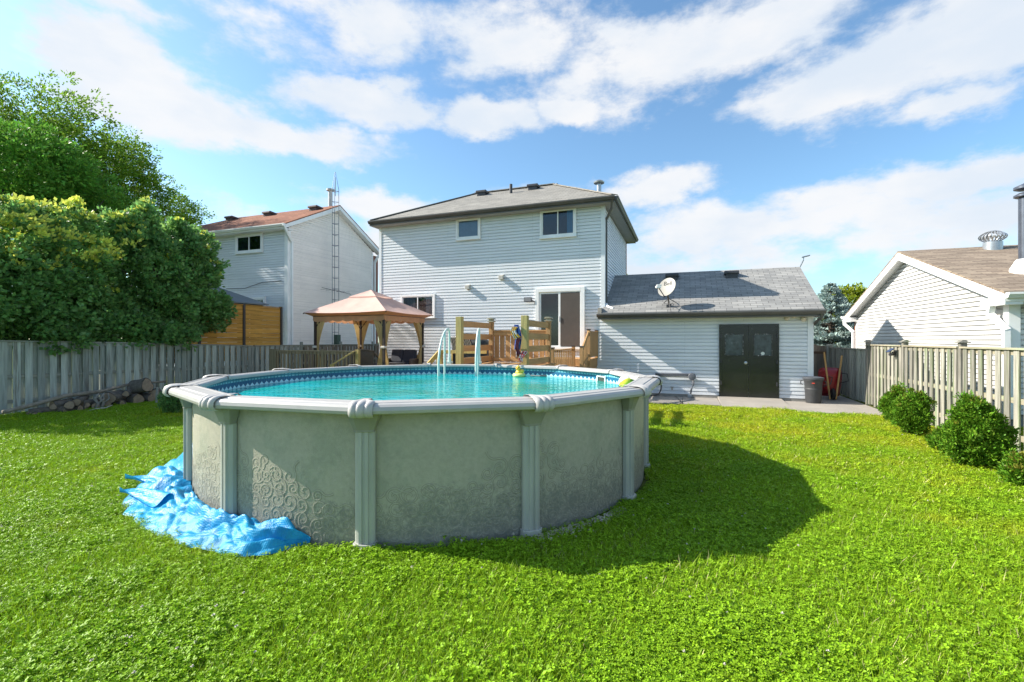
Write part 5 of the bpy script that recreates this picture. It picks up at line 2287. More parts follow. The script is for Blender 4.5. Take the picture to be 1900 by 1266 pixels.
def furniture():
    mw = mat('wicker', (.14, .105, .075), .7, .35, 60, (1, 1, 3), bump=.8, bscale=120)
    mcu = mat('navy_cushion', (.035, .04, .055), .85, .15, 12)
    # wicker armchair seen from behind
    x = atY(685, 650, 12.9).x
    y = 12.9
    c = thing('armchair', 'brown woven wicker armchair seen from behind under the gazebo', 'armchair', (x, y, GZ))
    b = MB()
    w_ = .42
    z = GZ + .12
    while z < GZ + .90:
        bow = .04 * math.sin((z - GZ) * 3)
        pts = [(x - w_ + t / 12 * 2 * w_, y - .30 - bow - .05 * math.sin(t / 12 * math.pi), z - (.05 * abs(t / 6 - 1) ** 3 if z > GZ + .8 else 0)) for t in range(13)]
        b.tube(pts, .022, 6)
        z += .038
    b.build('backrest', mw, c, smooth=True)
    b = MB()
    b.tube([(x - w_ - .01, y - .32, GZ + .88), (x - .2, y - .38, GZ + .93), (x + .2, y - .38, GZ + .93), (x + w_ + .01, y - .32, GZ + .88)], .03, 8)
    for s in (-1, 1):
        b.tube([(x + s * w_, y - .30, GZ + .85), (x + s * (w_ + .03), y - .1, GZ + .66), (x + s * (w_ + .03), y + .35, GZ + .62), (x + s * w_, y + .38, GZ + .3)], .035, 8)
    b.build('frame', mw, c, smooth=True)
    b = MB()
    b.box(x - w_ + .02, x + w_ - .02, y - .28, y + .36, GZ + .2, GZ + .36)
    b.build('seat', mw, c, bevel=.02)
    b = MB()
    b.box(x - w_ + .05, x + w_ - .05, y - .24, y + .35, GZ + .361, GZ + .46)
    b.build('cushion', mcu, c, bevel=.03)
    for sx in (-1, 1):
        for sy in (-.25, .33):
            b = MB()
            b.tube([(x + sx * .36, y + sy, GZ), (x + sx * .36, y + sy, GZ + .2)], .025, 8)
            b.build('leg', mw, c)
    # sofa
    x0, x1 = atY(712, 650, 14.4).x, atY(768, 650, 14.4).x
    y = 14.6
    s = thing('sofa', 'wicker garden sofa with dark navy cushions under the gazebo against the house wall', 'sofa', ((x0 + x1) / 2, y, GZ))
    b = MB()
    b.box(x0, x1, y - .35, y + .3, GZ + .08, GZ + .3)
    b.build('base', mw, s, bevel=.02)
    b = MB()
    b.box(x0 + .1, x1 - .1, y + .2, y + .36, GZ + .3, GZ + .72)
    b.build('back_frame', mw, s, bevel=.02)
    for x in (x0 - .02, x1 - .1):
        b = MB()
        b.box(x, x + .13, y - .36, y + .34, GZ + .08, GZ + .58)
        b.build('armrest', mw, s, bevel=.035)
    for k in range(2):
        xa = x0 + .13 + k * (x1 - x0 - .24) / 2
        xb = xa + (x1 - x0 - .26) / 2
        b = MB()
        b.box(xa, xb, y - .38, y + .12, GZ + .301, GZ + .44)
        b.build('seat_cushion', mcu, s, bevel=.045)
        b = MB()
        b.M = Matrix.Translation(((xa + xb) / 2, y + .12, GZ + .63)) @ Matrix.Rotation(R(-14), 4, 'X')
        b.box(-(xb - xa) / 2, (xb - xa) / 2, -.08, .08, -.22, .27)
        b.build('back_cushion', mcu, s, bevel=.05)
    # coffee table
    x = atY(727, 660, 13.7).x
    y = 13.6
    t = thing('coffee_table', 'low woven coffee table in front of the dark garden sofa', 'table', (x, y, GZ))
    b = MB()
    b.box(x - .4, x + .4, y - .25, y + .25, GZ + .42, GZ + .46)
    b.build('tabletop', mat('table_top', (.12, .10, .085), .5, .2, 10), t, bevel=.01)
    for sx in (-1, 1):
        for sy in (-1, 1):
            b = MB()
            b.box(x + sx * .34 - .03, x + sx * .34 + .03, y + sy * .2 - .03, y + sy * .2 + .03, GZ, GZ + .419)
            b.build('leg', mw, t)
    # scooter / bench press like black exercise item on the railing: small black grill tool shelf
    # covered barbecue behind the pool deck
    x = atY(868, 650, 13.6).x
    y = 13.9
    g = thing('barbecue', 'barbecue under a creased black cover behind the left platform panel', 'barbecue', (x, y, GZ))
    b = MB()

    def cov(u, v):
        a = u * 2 * math.pi
        cx2, sy2 = math.cos(a), math.sin(a)
        q = (abs(cx2) ** 4 + abs(sy2) ** 4) ** -.25
        rx, ry = .62, .36
        if v < .8:
            t = v / .8
            k = 1 + .05 * math.sin(a * 9) * (1 - t)
            z = GZ + .1 + 1.05 * t
        else:
            t = (v - .8) / .2
            k = math.cos(t * math.pi / 2) + .001
            z = GZ + 1.15 + .18 * math.sin(t * math.pi / 2)
        return (x + rx * cx2 * q * k, y + ry * sy2 * q * k, z)
    b.grid(cov, 60, 24)
    b.build('cover', mat('black_cover', (.015, .016, .018), .5, .3, 8, bump=.5, bscale=9), g, smooth=True, fixn=False)
    b = MB()
    for s_ in (-1, 1):
        b.tube([(x + s_ * .5, y - .15, GZ + .08), (x + s_ * .5, y + .15, GZ + .08)], .08, 14)
    b.build('wheels', M_METD, g)
    # striped cushion pile lying on the covered grill
    ms = bpy.data.materials.new('striped_cushion')
    ms.use_nodes = True
    N, L = ms.node_tree.nodes, ms.node_tree.links
    wv = N.new('ShaderNodeTexWave')
    wv.inputs['Scale'].default_value = 6.5
    wv.inputs['Distortion'].default_value = 5
    wv.inputs['Detail'].default_value = 1
    tc = N.new('ShaderNodeTexCoord')
    L.new(tc.outputs['Object'], wv.inputs['Vector'])
    cr = N.new('ShaderNodeValToRGB')
    cr.color_ramp.interpolation = 'CONSTANT'
    cr.color_ramp.elements[0].color = (.02, .02, .025, 1)
    cr.color_ramp.elements[1].position = .5
    cr.color_ramp.elements[1].color = (.62, .60, .58, 1)
    L.new(wv.outputs[0], cr.inputs[0])
    L.new(cr.outputs[0], N['Principled BSDF'].inputs['Base Color'])
    N['Principled BSDF'].inputs['Roughness'].default_value = .85
    b = MB()
    b.M = Matrix.Translation((x - .22, y - .42, GZ + 1.12)) @ Matrix.Rotation(R(-58), 4, 'X')
    b.box(-.3, .42, -.28, .28, -.04, .05)
    o = b.build('cushion', ms, loc=(x, y - .4, GZ + .9), bevel=.035)
    set_tag(o, 'black and white zebra striped cushion leaning on the covered barbecue', 'cushion')
    # slanted wooden stair rail left of ladder
    s = thing('deck_stair_rail', 'short slanted wooden stair rail left of the pool ladder leading up to the platform', 'handrail', (-5.4, 11, GZ))
    a1 = atY(818, 650, 11.3)
    a0 = atY(802, 672, 11.1)
    b = MB()
    b.bar((a1.x, 11.3, a1.z), (a0.x - .1, 10.9, a0.z - .15), .06, .11)
    b.bar((a1.x, 11.3, GZ - .5), (a1.x, 11.3, a1.z), .09, .09)
    b.bar((a1.x, 11.3, a1.z - .04), (XL - .1, 11.4, a1.z - .04), .04, .09)
    b.bar((a0.x - .1, 10.9, .0), (a0.x - .1, 10.9, a0.z - .2), .09, .09)
    b.bar((a1.x - .1, 11.28, a1.z - .2), (a1.x - .1, 11.28, .8), .035, .035)
    b.bar((a1.x + .14, 11.3, a1.z - .08), (a1.x + .14, 11.3, .8), .035, .035)
    b.bar((a1.x + .34, 11.3, a1.z - .08), (a1.x + .34, 11.3, .8), .035, .035)
    b.build('rail', M_WGREEN, s)


furniture()


# ---------------------------------------------------------------- TOWELS on the gate post
def towels():
    def cloth(name, cols, px0, py0, px1, py1, Y, label, cat, seed, sway=0):
        a = atY(px0, py0, Y)
        b_ = atY(px1, py1, Y)
        rs = random.Random(seed)
        ph = rs.uniform(0, 6)
        t = MB()

        def f(u, v):
            x = a.x + (b_.x - a.x) * (u * (.72 + .28 * math.sin(v * 3 + ph)) + .14 * math.sin(v * 4.2 + ph))
            z = a.z + (b_.z - a.z) * v * (1 - .12 * abs(math.sin(u * 5 + ph)))
            y = Y + .028 * math.sin(u * 15 + v * 2.5 + ph) - .05 * math.sin(v * 3) + sway * v
            return (x, y, z)
        nu, nv = 22, 26
        for i in range(nu):
            for j in range(nv):
                k = int((.5 + .5 * math.sin(seed + i * .55 + j * .45 + math.sin(j * .8))) * .999 * len(cols))
                t.add([f(i / nu, j / nv), f((i + 1) / nu, j / nv), f((i + 1) / nu, (j + 1) / nv), f(i / nu, (j + 1) / nv)], [(0, 1, 2, 3)], k)
        o = t.build(name, cols, loc=a, fixn=False, smooth=True)
        so_ = o.modifiers.new('thick', 'SOLIDIFY')
        so_.thickness = .006
        return set_tag(o, label, cat)
    blue = mat('towel_blue', (.02, .06, .30), .9, .2, 20)
    blue2 = mat('towel_lightblue', (.07, .16, .42), .9, .2, 20)
    yel = mat('towel_yellow', (.75, .42, .04), .9, .2, 20)
    wht = mat('towel_white', (.6, .62, .62), .9, .1, 20)
    mar = mat('towel_maroon', (.11, .025, .045), .9, .3, 25)
    red = mat('towel_red', (.55, .10, .10), .9, .3, 25)
    cloth('towel', [blue, blue2], 955, 603, 968, 651, 9.52, 'blue swim towel hanging on the left side of the right gate post', 'towel', 2)
    cloth('towel', [yel, wht], 952, 607, 970, 632, 9.46, 'bundled yellow and white cloth hung over the blue towel', 'towel', 5)
    cloth('towel', [mar], 960, 626, 970, 662, 9.44, 'dark maroon towel hanging in front of the blue towel', 'towel', 9)
    cloth('towel', [red, wht], 966, 652, 978, 673, 9.46, 'red and white patterned cloth lying at the foot of the right gate post', 'towel', 13)


towels()


# ---------------------------------------------------------------- SATELLITE DISH
def dish():
    yb = 15.35
    b0 = atY(1241, 578, yb)
    gz = 2.66 + (yb - 15.02) * (4.24 - 2.66) / (17.95 - 15.02)
    c = atY(1238, 534, 15.15)
    d = thing('satellite_dish', 'round pale grey satellite dish on a bent mast on the garage roof', 'satellite dish', (b0.x, yb, gz))
    m = mat('dish_paint', (.34, .325, .29), .5, .08, 6)
    # facing direction: toward the viewer, left, tilted up
    face = Vector((-.42, -.80, .42)).normalized()
    zax = face
    xax = Vector((0, 0, 1)).cross(zax).normalized()
    yax = zax.cross(xax)
    Mx = Matrix(((xax.x, yax.x, zax.x, c.x), (xax.y, yax.y, zax.y, c.y), (xax.z, yax.z, zax.z, c.z), (0, 0, 0, 1)))
    b = MB()
    b.M = Mx
    n = 40
    prof = [(.001, 0), (.08, .003), (.16, .013), (.23, .028), (.275, .042), (.285, .044), (.285, .036), (.23, .018), (.16, .003), (.001, -.012)]
    vs = []
    for (r, z) in prof:
        for k in range(n):
            t = 2 * math.pi * k / n
            vs.append((r * math.cos(t), r * 1.12 * math.sin(t), z))
    b.add(vs, [(i * n + k, i * n + (k + 1) % n, (i + 1) * n + (k + 1) % n, (i + 1) * n + k) for i in range(len(prof) - 1) for k in range(n)])
    do = b.build('reflector', m, d, smooth=50)
    # lettering
    cu = bpy.data.curves.new('lettering', 'FONT')
    cu.body = 'Bell'
    cu.size = .19
    cu.extrude = .001
    cu.align_x = 'CENTER'
    to = bpy.data.objects.new('lettering_src', cu)
    me = bpy.data.meshes.new_from_object(to)
    me.name = 'lettering'
    bpy.data.objects.remove(to)
    me.materials.append(mat('lettering_grey', (.05, .05, .05), .6))
    lo = bpy.data.objects.new('lettering', me)
    col.objects.link(lo)
    for v in me.vertices:
        x, y, z = v.co
        y2 = y + .075
        zz = .042 * ((x * x + (y2 / 1.12) ** 2) / .075) + .006 + z
        w_ = Mx @ Vector((x, y2, zz))
        v.co = w_ - OFF[d]
    lo.parent = do
    OFF[lo] = OFF[d]
    # arm, feed, mast
    b = MB()
    foot = Mx @ Vector((0, -.33, .0))
    back = Mx @ Vector((0, -.12, -.07))
    feed = Mx @ Vector((-.02, -.22, .42))
    b.tube([back, foot, feed], .016, 8)
    b.build('feed_arm', M_METD, d, smooth=40)
    b = MB()
    b.M = Matrix.Translation(feed) @ Matrix.Rotation(R(10), 4, 'Z')
    b.box(-.07, .07, -.05, .04, -.03, .03)
    b.box(-.05, .09, -.04, .05, .035, .085)
    b.tube([(-.05, .0, .0), (-.05, .09, .02)], .035, 12)
    b.build('feed_horn', M_TRIM, d, bevel=.008)
    b = MB()
    base = Vector((b0.x, yb, gz))
    b.tube([base + Vector((0, 0, .0)), base + Vector((.0, -.02, .12)), back + Vector((.0, .05, -.05)), back], .024, 10)
    b.build('mast', mat('mast_bronze', (.12, .11, .10), .4, .1, 5, metal=.5), d, smooth=40)
    b = MB()
    b.tube([base + Vector((0, 0, .25)), base + Vector((.22, .22, .13))], .012, 6)
    b.tube([base + Vector((0, 0, .25)), base + Vector((-.16, .22, .13))], .012, 6)
    b.box(base.x - .07, base.x + .07, base.y - .07, base.y + .07, gz - .03, gz + .06)
    b.build('braces', M_METD, d)
    b = MB()
    p = [base + Vector((0, 0, .15)), base + Vector((.05, -.1, .06)), base + Vector((.12, -.16, .1)), base + Vector((.16, -.30, -.05)), base + Vector((.55, -.2, .02)), base + Vector((1.0, -.28, -.0))]
    b.tube(p, .009, 6)
    b.tube([base + Vector((.0, -.05, .1)), base + Vector((.02, -.3, .08)), base + Vector((.06, -.46, -.1)), base + Vector((.08, -.46, -.2))], .008, 6)
    b.build('cable', M_METD, d)


dish()


# ---------------------------------------------------------------- THINGS BY THE GARAGE
def bin_():
    c = atZ(1511, 752)
    c = Vector((c.x + .03, c.y + .25, .04))
    b0 = thing('waste_bin', 'dark grey plastic waste bin with small red label beside the garage corner', 'bin', c)
    m = mat('bin_plastic', (.045, .047, .05), .55, .12, 6)
    b = MB()
    b.lathe([(.185, 0), (.19, .02), (.21, .36), (.213, .37), (.213, .40), (.207, .41), (.225, .60), (.24, .62), (.24, .66), (.22, .67)], c, 28)
    b.build('body', m, b0, smooth=35)
    b = MB()
    b.lathe([(.25, .655), (.262, .66), (.262, .70), (.25, .715), (.12, .735), (.001, .74)], c, 28)
    b.build('lid', mat('bin_lid', (.06, .065, .075), .5, .1, 6), b0, smooth=35)
    b = MB()
    a = math.atan2(-c.y, -c.x)
    p = c + Vector((math.cos(a) * .236, math.sin(a) * .236, .56))
    t = Vector((-math.sin(a), math.cos(a), 0))
    b.bar(p - t * .035, p + t * .035, .01, .026)
    b.build('badge', mat('badge_red', (.55, .06, .04), .4), b0)
    for s in (-1, 1):
        b = MB()
        q = c + t * (.25 * s)
        b.tube([q + Vector((0, 0, .5)), q + t * (.05 * s) + Vector((0, 0, .52)), q + t * (.05 * s) + Vector((0, 0, .6)), q + Vector((0, 0, .62))], .014, 8)
        b.build('handle', m, b0, smooth=True)


bin_()


def wheelbarrow():
    # stood on its nose: tray upright leaning on the side fence, handles up
    yb = 16.6
    w = thing('wheelbarrow', 'red wheelbarrow with wooden handles stood on end against the fence beside the garage', 'wheelbarrow', (4.0, yb, .04))
    red = mat('barrow_red', (.30, .008, .012), .3, .2, 5, spec=.5, c2=(.14, .01, .01), c2scale=4, c2amt=.3)
    c = atY(1540, 705, yb)
    top = atY(1540, 683, yb).z
    bot = .12
    cx_ = c.x
    b = MB()
    # tray: shell bulging toward viewer, wider at top

    def f(u, v):
        a = (u * 2 - 1)
        hw = .30 * (1 - .28 * v ** 2.2) * (1 - .10 * (1 - v) ** 8)
        z = top - (top - bot) * v
        sq = 1 - abs(a) ** 4
        x = cx_ + a * hw
        dep = .24 * sq * (1 - (2 * v - 1) ** 6)
        return (x, yb - dep, z - (.05 * (a ** 4) if v < .1 else 0))
    b.grid(f, 28, 24)
    b.build('tray', red, w, smooth=True, fixn=False)
    b = MB()
    rim = [f(i / 20, 0) for i in range(21)] + [f(1, i / 12) for i in range(1, 13)] + [f(1 - i / 20, 1) for i in range(1, 21)] + [f(0, 1 - i / 12) for i in range(1, 13)]
    b.tube(rim, .014, 6)
    b.build('tray_rim', red, w, smooth=True)
    mh = wood('handle_wood', (.52, .31, .12), 'z', .1, .2)
    l0, l1 = atY(1529, 654, yb - .2), atY(1540, 742, yb - .5)
    r0, r1 = atY(1562, 660, yb - .1), atY(1551, 742, yb - .5)
    for (p, q) in ((l0, l1), (r0, r1)):
        b = MB()
        q = Vector((q.x, q.y, max(.06, q.z)))
        b.bar(p, q, .042, .055, up=(0, 1, 0))
        b.build('handle', mh, w, bevel=.008)
    b = MB()
    wc = Vector((atY(1546, 730, yb - .55).x, yb - .52, .22))
    b.M = Matrix.Translation(wc) @ Matrix.Rotation(R(90), 4, 'Y')
    R1 = .165
    b.lathe([(.08, -.035), (.13, -.045), (.16, -.03), (R1, 0), (.16, .03), (.13, .045), (.08, .035)], (0, 0, 0), 28)
    wh = b.build('wheel', mat('tyre', (.012, .012, .013), .8, .2, 9), w, smooth=40)
    b = MB()
    b.M = Matrix.Translation(wc) @ Matrix.Rotation(R(90), 4, 'Y')
    b.lathe([(.02, -.05), (.03, -.03), (.079, -.02), (.079, .02), (.03, .03), (.02, .05)], (0, 0, 0), 20)
    b.build('hub', M_METD, wh, smooth=40)
    for s, p in ((-1, atY(1535, 706, yb - .3)), (1, atY(1562, 700, yb - .25))):
        b = MB()
        e = p + Vector((.13 * (1 if s > 0 else .4), -.12, -.1))
        b.tube([p + Vector((-.1, 0, -.2)), e + Vector((0, 0, .0)), p + Vector((.12, -.05, .1)), p + Vector((-.03, .02, .12))], .014, 6)
        b.build('leg', M_METD, w, smooth=True)


wheelbarrow()


def hose_rack():
    y = WY - .12
    a = atY(1216, 694, y)
    b_ = atY(1284, 695, y)
    h = thing('hose_reel', 'wall mounted grey pipe with hose reel and hanging hose low on the garage wall', 'hose reel', ((a.x + b_.x) / 2, y, 0))
    m = mat('hose_grey', (.11, .12, .14), .5, .2, 8)
    b = MB()
    b.tube([(a.x, y, a.z), (b_.x, y, b_.z)], .028, 10)
    b.tube([(a.x, y, a.z - .05), (b_.x, y, b_.z - .05)], .018, 8)
    for x in (a.x + .05, b_.x - .1):
        b.bar((x, y, a.z), (x, WY, a.z), .03, .04)
    b.build('pipe', m, h, smooth=40)
    b = MB()
    c = Vector((b_.x, y - .08, b_.z - .06))
    b.M = Matrix.Translation(c) @ Matrix.Rotation(R(90), 4, 'X')
    b.lathe([(.04, -.07), (.10, -.06), (.11, -.05), (.06, -.045), (.06, .045), (.11, .05), (.10, .06), (.04, .07)], (0, 0, 0), 24)
    b.build('reel', m, h, smooth=30)
    b = MB()
    for k in range(3):
        o = .02 * k
        b.tube([c + Vector((.04 - o, 0, -.05)), c + Vector((.06 - o, -.02, -.22)), c + Vector((-.05 + o, -.02, -.42)), c + Vector((-.06 + o * .5, 0, -.62)), c + Vector((.02 + o, -.06, -b_.z + .12))], .013, 8)
    b.build('hose', m, h, smooth=True)
    b = MB()
    pts = []
    for t in range(13):
        aa = t / 12 * math.pi
        pts.append((a.x + .02 + .16 * math.sin(aa), y - .05, .36 + .28 * math.cos(aa)))
    b.tube(pts, .02, 8)
    b.tube([(a.x - .25, y - .15, .07), (a.x - .05, y - .22, .075), (a.x + .06, y - .06, .08)], .018, 8)
    b.build('hose', mat('hose_black', (.02, .022, .025), .4), h, smooth=True)
    # tap with pump on the slab
    t = MB()
    q = atY(1247, 738, WY - .05)
    t.tube([(q.x, WY - .02, .3), (q.x, WY - .1, .3), (q.x, WY - .1, .24)], .014, 8)
    t.tube([(q.x - .05, WY - .08, .33), (q.x + .05, WY - .08, .33)], .01, 6)
    t.tube([(q.x, WY - .07, .3), (q.x, WY - .08, .33)], .008, 6)
    set_tag(t.build('garden_tap', mat('brass', (.30, .22, .10), .4, .2, 9, metal=.6), loc=(q.x, WY, .3)), 'small brass tap sticking out low from the garage wall', 'tap')
    c2 = MB()
    e = atZ(1262, 752, .05)
    pts = [(q.x + .1, WY - .1, .05), (e.x + .05, e.y + .5, .055), (e.x - .03, e.y + .2, .055), (e.x - .15, e.y, .05)]
    c2.tube(pts, .01, 6)
    set_tag(c2.build('cable', M_METD, loc=pts[0]), 'thin black cord lying across the concrete by the garage wall', 'cord')
    s = MB()
    g = atZ(1280, 741, .06)
    for (dx, r) in ((0, .045),):
        s.M = Matrix.Translation((g.x, WY - .2, .09)) @ Matrix.Rotation(R(90), 4, 'X')
        s.lathe([(r, -.03), (r + .015, -.02), (r + .015, .02), (r, .03), (.02, .035)], (0, 0, 0), 18)
    set_tag(s.build('hose_coupling', mat('coupling', (.35, .37, .38), .4, .1, 5), loc=(g.x, WY - .2, .03), smooth=40), 'round grey hose coupling on the ground below the hose reel', 'coupling')


hose_rack()


def solar_lamp():
    p = atX(1661, 655, 4.70)
    s = thing('solar_lamp', 'small black solar lamp with tilted panel on the right fence', 'lamp', (4.70, p.y, p.z))
    b = MB()
    b.M = Matrix.Translation((4.60, p.y, p.z + .06)) @ Matrix.Rotation(R(-40), 4, 'Y')
    b.box(-.07, .07, -.10, .10, -.008, .008)
    b.build('panel', mat('solar_panel', (.015, .02, .06), .15, .2, 20), s)
    b = MB()
    b.box(4.64, 4.70, p.y - .03, p.y + .03, p.z - .06, p.z + .03)
    b.tube([(4.66, p.y, p.z - .03), (4.58, p.y - .03, p.z - .04)], .035, 12)
    b.tube([(4.66, p.y - .04, p.z + .0), (4.60, p.y - .10, p.z - .02)], .02, 10)
    b.build('lamp_head', M_METD, s)


solar_lamp()


def street_lamp():
    p = atY(1478, 505, 42)
    z1 = atY(1490, 478, 42).z
    s = thing('street_lamp', 'distant grey street lamp arm rising behind the garage roof', 'street lamp', (p.x, 42, 0))
    b = MB()
    b.tube([(p.x - .3, 42, 0), (p.x - .3, 42, z1 - 1.0)], [.14, .09], 8)
    b.build('pole', M_MET, s)
    q = atY(1496, 476, 42)
    b = MB()
    b.tube([(p.x - .3, 42, z1 - 2.2), (p.x, 42, z1 - 1.2), (p.x + .45, 42, z1 - .2), (q.x - .2, 42, z1)], .06, 8)
    b.build('arm', M_MET, s)
    b = MB()
    b.bar((q.x - .3, 42, z1 + .02), (q.x + .25, 42, z1 + .14), .22, .09)
    b.build('lamp_head', M_MET, s, bevel=.03)


street_lamp()


# ---------------------------------------------------------------- VEGETATION
def leaf_quads(P, D, size, width, r, fold=.25):
    """rhombic leaves at P pointing D (unit), returns verts, quads"""
    n = len(P)
    rv = r.normal(size=(n, 3))
    S = np.cross(D, rv)
    S /= np.linalg.norm(S, axis=1, keepdims=True) + 1e-9
    Nn = np.cross(S, D)
    sz = size * r.uniform(.7, 1.25, (n, 1))
    wd = width * r.uniform(.8, 1.2, (n, 1))
    v0 = P
    v1 = P + D * sz * .5 + S * wd * .5 + Nn * sz * fold * .3
    v2 = P + D * sz
    v3 = P + D * sz * .5 - S * wd * .5 + Nn * sz * fold * .3
    V = np.stack([v0, v1, v2, v3], 1).reshape(-1, 3)
    Q = np.arange(4 * n).reshape(-1, 4)
    return V, Q


def unit(v):
    return v / (np.linalg.norm(v, axis=1, keepdims=True) + 1e-9)


def crown(blobs, ncl, nleaf, crad, lsize, lwidth, seed, up=.3, shell=(.55, 1.0), tipfrac=0., squash=.8, rough=.16):
    """returns verts, quads, material index (1 for young tips), cluster centres"""
    r = np.random.default_rng(seed)
    vol = np.array([b[3] * b[4] * b[5] for b in blobs]) ** .67
    pr = vol / vol.sum()
    bi = r.choice(len(blobs), ncl, p=pr)
    B = np.array(blobs)[bi]
    d = unit(r.normal(size=(ncl, 3)))
    # lumpy surface
    f = np.array([[3.1, 1.7, 2.3], [-2.2, 3.7, 1.1], [1.3, -2.9, 3.3]])
    lump = 1 + rough * (np.sin(d @ f[0] * 2 + bi) + np.sin(d @ f[1] * 2.3 + bi * 2) + .6 * np.sin(d @ f[2] * 5 + bi * 3)) / 1.6
    rad = (r.uniform(shell[0] ** 3, shell[1] ** 3, ncl)) ** (1 / 3) * lump
    C = B[:, :3] + d * rad[:, None] * B[:, 3:6]
    out = unit(d * B[:, 3:6] + r.normal(size=(ncl, 3)) * .25 + np.array([0, 0, up]))
    ci = np.repeat(np.arange(ncl), nleaf)
    cs = r.uniform(.6, 1.35, ncl)[ci]
    off = unit(r.normal(size=(ncl * nleaf, 3))) * (r.uniform(0, 1, (ncl * nleaf, 1)) ** .5)
    off[:, 2] *= squash
    Pp = C[ci] + off * crad * cs[:, None]
    D = unit(off * .9 + out[ci] * .7 + r.normal(size=off.shape) * .35)
    V, Q = leaf_quads(Pp, D, lsize, lwidth, r)
    mi = np.zeros(ncl * nleaf, dtype=int)
    if tipfrac:
        hz_ = (C[:, 2] - C[:, 2].min()) / (C[:, 2].max() - C[:, 2].min())
        top = (d[:, 2] > .15) & (rad > .82 * lump) & (r.uniform(size=ncl) < tipfrac * np.clip((hz_ - .40) * 3.2, 0, 1.4))
        mi[top[ci] & (off @ np.array([0, 0, 1]) > -.2)] = 1
    return V, Q, mi, C, out


def clear_fence(V, Q, mi):
    c = V.reshape(-1, 4, 3).mean(1)
    keep = ~((c[:, 0] > -15.28) & (c[:, 0] < -14.2) & (c[:, 2] < 1.72) & ~((c[:, 0] > -15.02) & (c[:, 2] > 1.35)))
    keep &= ~((c[:, 2] < 1.2) & (c[:, 0] > -15.3))
    V = V.reshape(-1, 4, 3)[keep].reshape(-1, 3)
    return V, np.arange(len(V)).reshape(-1, 4), mi[keep]


def tree(name, label, cat, base, blobs, ncl, nleaf, crad, lsize, lwidth, seed, mleaf, mtip=None, tipfrac=0, group=None, trunk_r=.15,
         mbark=None, limbs=14, trunk_top=None, **k):
    t = thing(name, label, cat, base, group)
    V, Q, mi, C, out = crown(blobs, ncl, nleaf, crad, lsize, lwidth, seed, tipfrac=tipfrac, **k)
    if base[0] > -16.5 and base[0] < -14:
        V, Q, mi = clear_fence(V, Q, mi)
    mats = [mleaf] + ([mtip] if mtip else [])
    np_mesh('crown', V, Q, mats, mi if mtip else None, parent=t)
    r = np.random.default_rng(seed + 99)
    tb = MB()
    cen = np.mean([b[:3] for b in blobs], axis=0)
    z1 = trunk_top or cen[2]
    b = Vector(base)
    tp = Vector((cen[0], cen[1], z1))
    mid = b.lerp(tp, .5) + Vector((r.normal() * trunk_r, r.normal() * trunk_r, 0))
    tb.tube([b, b.lerp(mid, .5), mid, mid.lerp(tp, .6), tp], [trunk_r * 1.25, trunk_r, trunk_r * .8, trunk_r * .55, trunk_r * .25], 10)
    for i in r.choice(len(C), limbs, replace=False):
        e = Vector(C[i])
        s = b.lerp(tp, r.uniform(.25, .9))
        m1 = s.lerp(e, .5) + Vector((0, 0, .12 * (e - s).length))
        tb.tube([s, m1, e], [trunk_r * .4, trunk_r * .2, trunk_r * .06], 6)
    tb.build('trunk', mbark or M_BARK, t, smooth=True)
    return t


M_BARK = mat('bark', (.085, .065, .05), .95, .35, 14, (1, 1, .25), bump=.9, bscale=30)
M_LDARK = mat('leaf_dark', (.18, .35, .10), .42, .25, .8, isl=.45, transl=.5, hue=.02, spec=.5)
M_LTIP = mat('leaf_tip', (.70, .74, .13), .5, .15, 1, isl=.3, transl=.4, hue=.015)
M_LMID = mat('leaf_mid', (.14, .32, .04), .5, .2, .7, isl=.4, transl=.35, hue=.02, spec=.15)
M_LELM = mat('leaf_elm', (.17, .30, .03), .5, .25, .6, isl=.45, transl=.45, hue=.015, spec=.12)
M_CEDAR = mat('leaf_cedar', (.12, .25, .018), .5, .2, 3, isl=.4, transl=.25, hue=.02, spec=.15)
M_SPRUCE = mat('needle_blue', (.38, .48, .45), .6, .25, 2, isl=.4, transl=.1, hue=.02, spec=.15)
M_LYEL = mat('leaf_yellowgreen', (.22, .28, .015), .5, .2, 1, isl=.4, transl=.35, hue=.02)


def bl(px, py, X, rx, ry, rz):
    p = atX(px, py, X)
    return (p.x, p.y, p.z, rx, ry, rz)


smoke1 = [bl(135, 402, -16.0, .32, .35, .42), bl(165, 425, -16.0, .3, .3, .4), bl(75, 408, -16.0, .4, .4, .35), bl(20, 388, -16.0, .5, .5, .35), bl(60, 540, -16.0, 1.15, 1.4, 1.25), bl(125, 495, -16.0, .95, 1.1, 1.05), bl(20, 455, -16.0, 1.0, 1.0, .8), bl(100, 610, -15.7, .7, 1.5, .55), bl(230, 610, -15.7, .7, 1.3, .5), bl(10, 600, -15.9, .8, 1.2, .6),
          bl(185, 580, -16.0, .75, .9, .8), bl(-60, 540, -16.0, 1.4, 1.5, 1.3), bl(120, 632, -15.0, .35, .55, .28)]
tree('smoke_bush', 'large dark green rounded shrub with yellow new tips overhanging the left end of the fence', 'shrub', (-16.0, 7.6, 0), smoke1,
     1900, 24, .17, .125, .09, 11, M_LDARK, M_LTIP, .95, trunk_r=.13, limbs=26, shell=(.6, 1.03), rough=.20)
smoke2 = [bl(207, 418, -16.0, .25, .3, .4), bl(272, 402, -16.0, .3, .3, .45), bl(330, 428, -16.0, .3, .3, .35), bl(238, 412, -16.0, .25, .3, .35), bl(270, 500, -16.0, 1.0, 1.2, 1.35), bl(340, 520, -16.0, .95, 1.1, 1.2), bl(300, 590, -16.0, .9, 1.3, .8), bl(385, 580, -16.0, .6, .8, .6),
          bl(250, 450, -16.0, .6, .7, .5), bl(310, 625, -15.2, .45, .9, .35), bl(350, 470, -16.0, .7, .9, .9)]
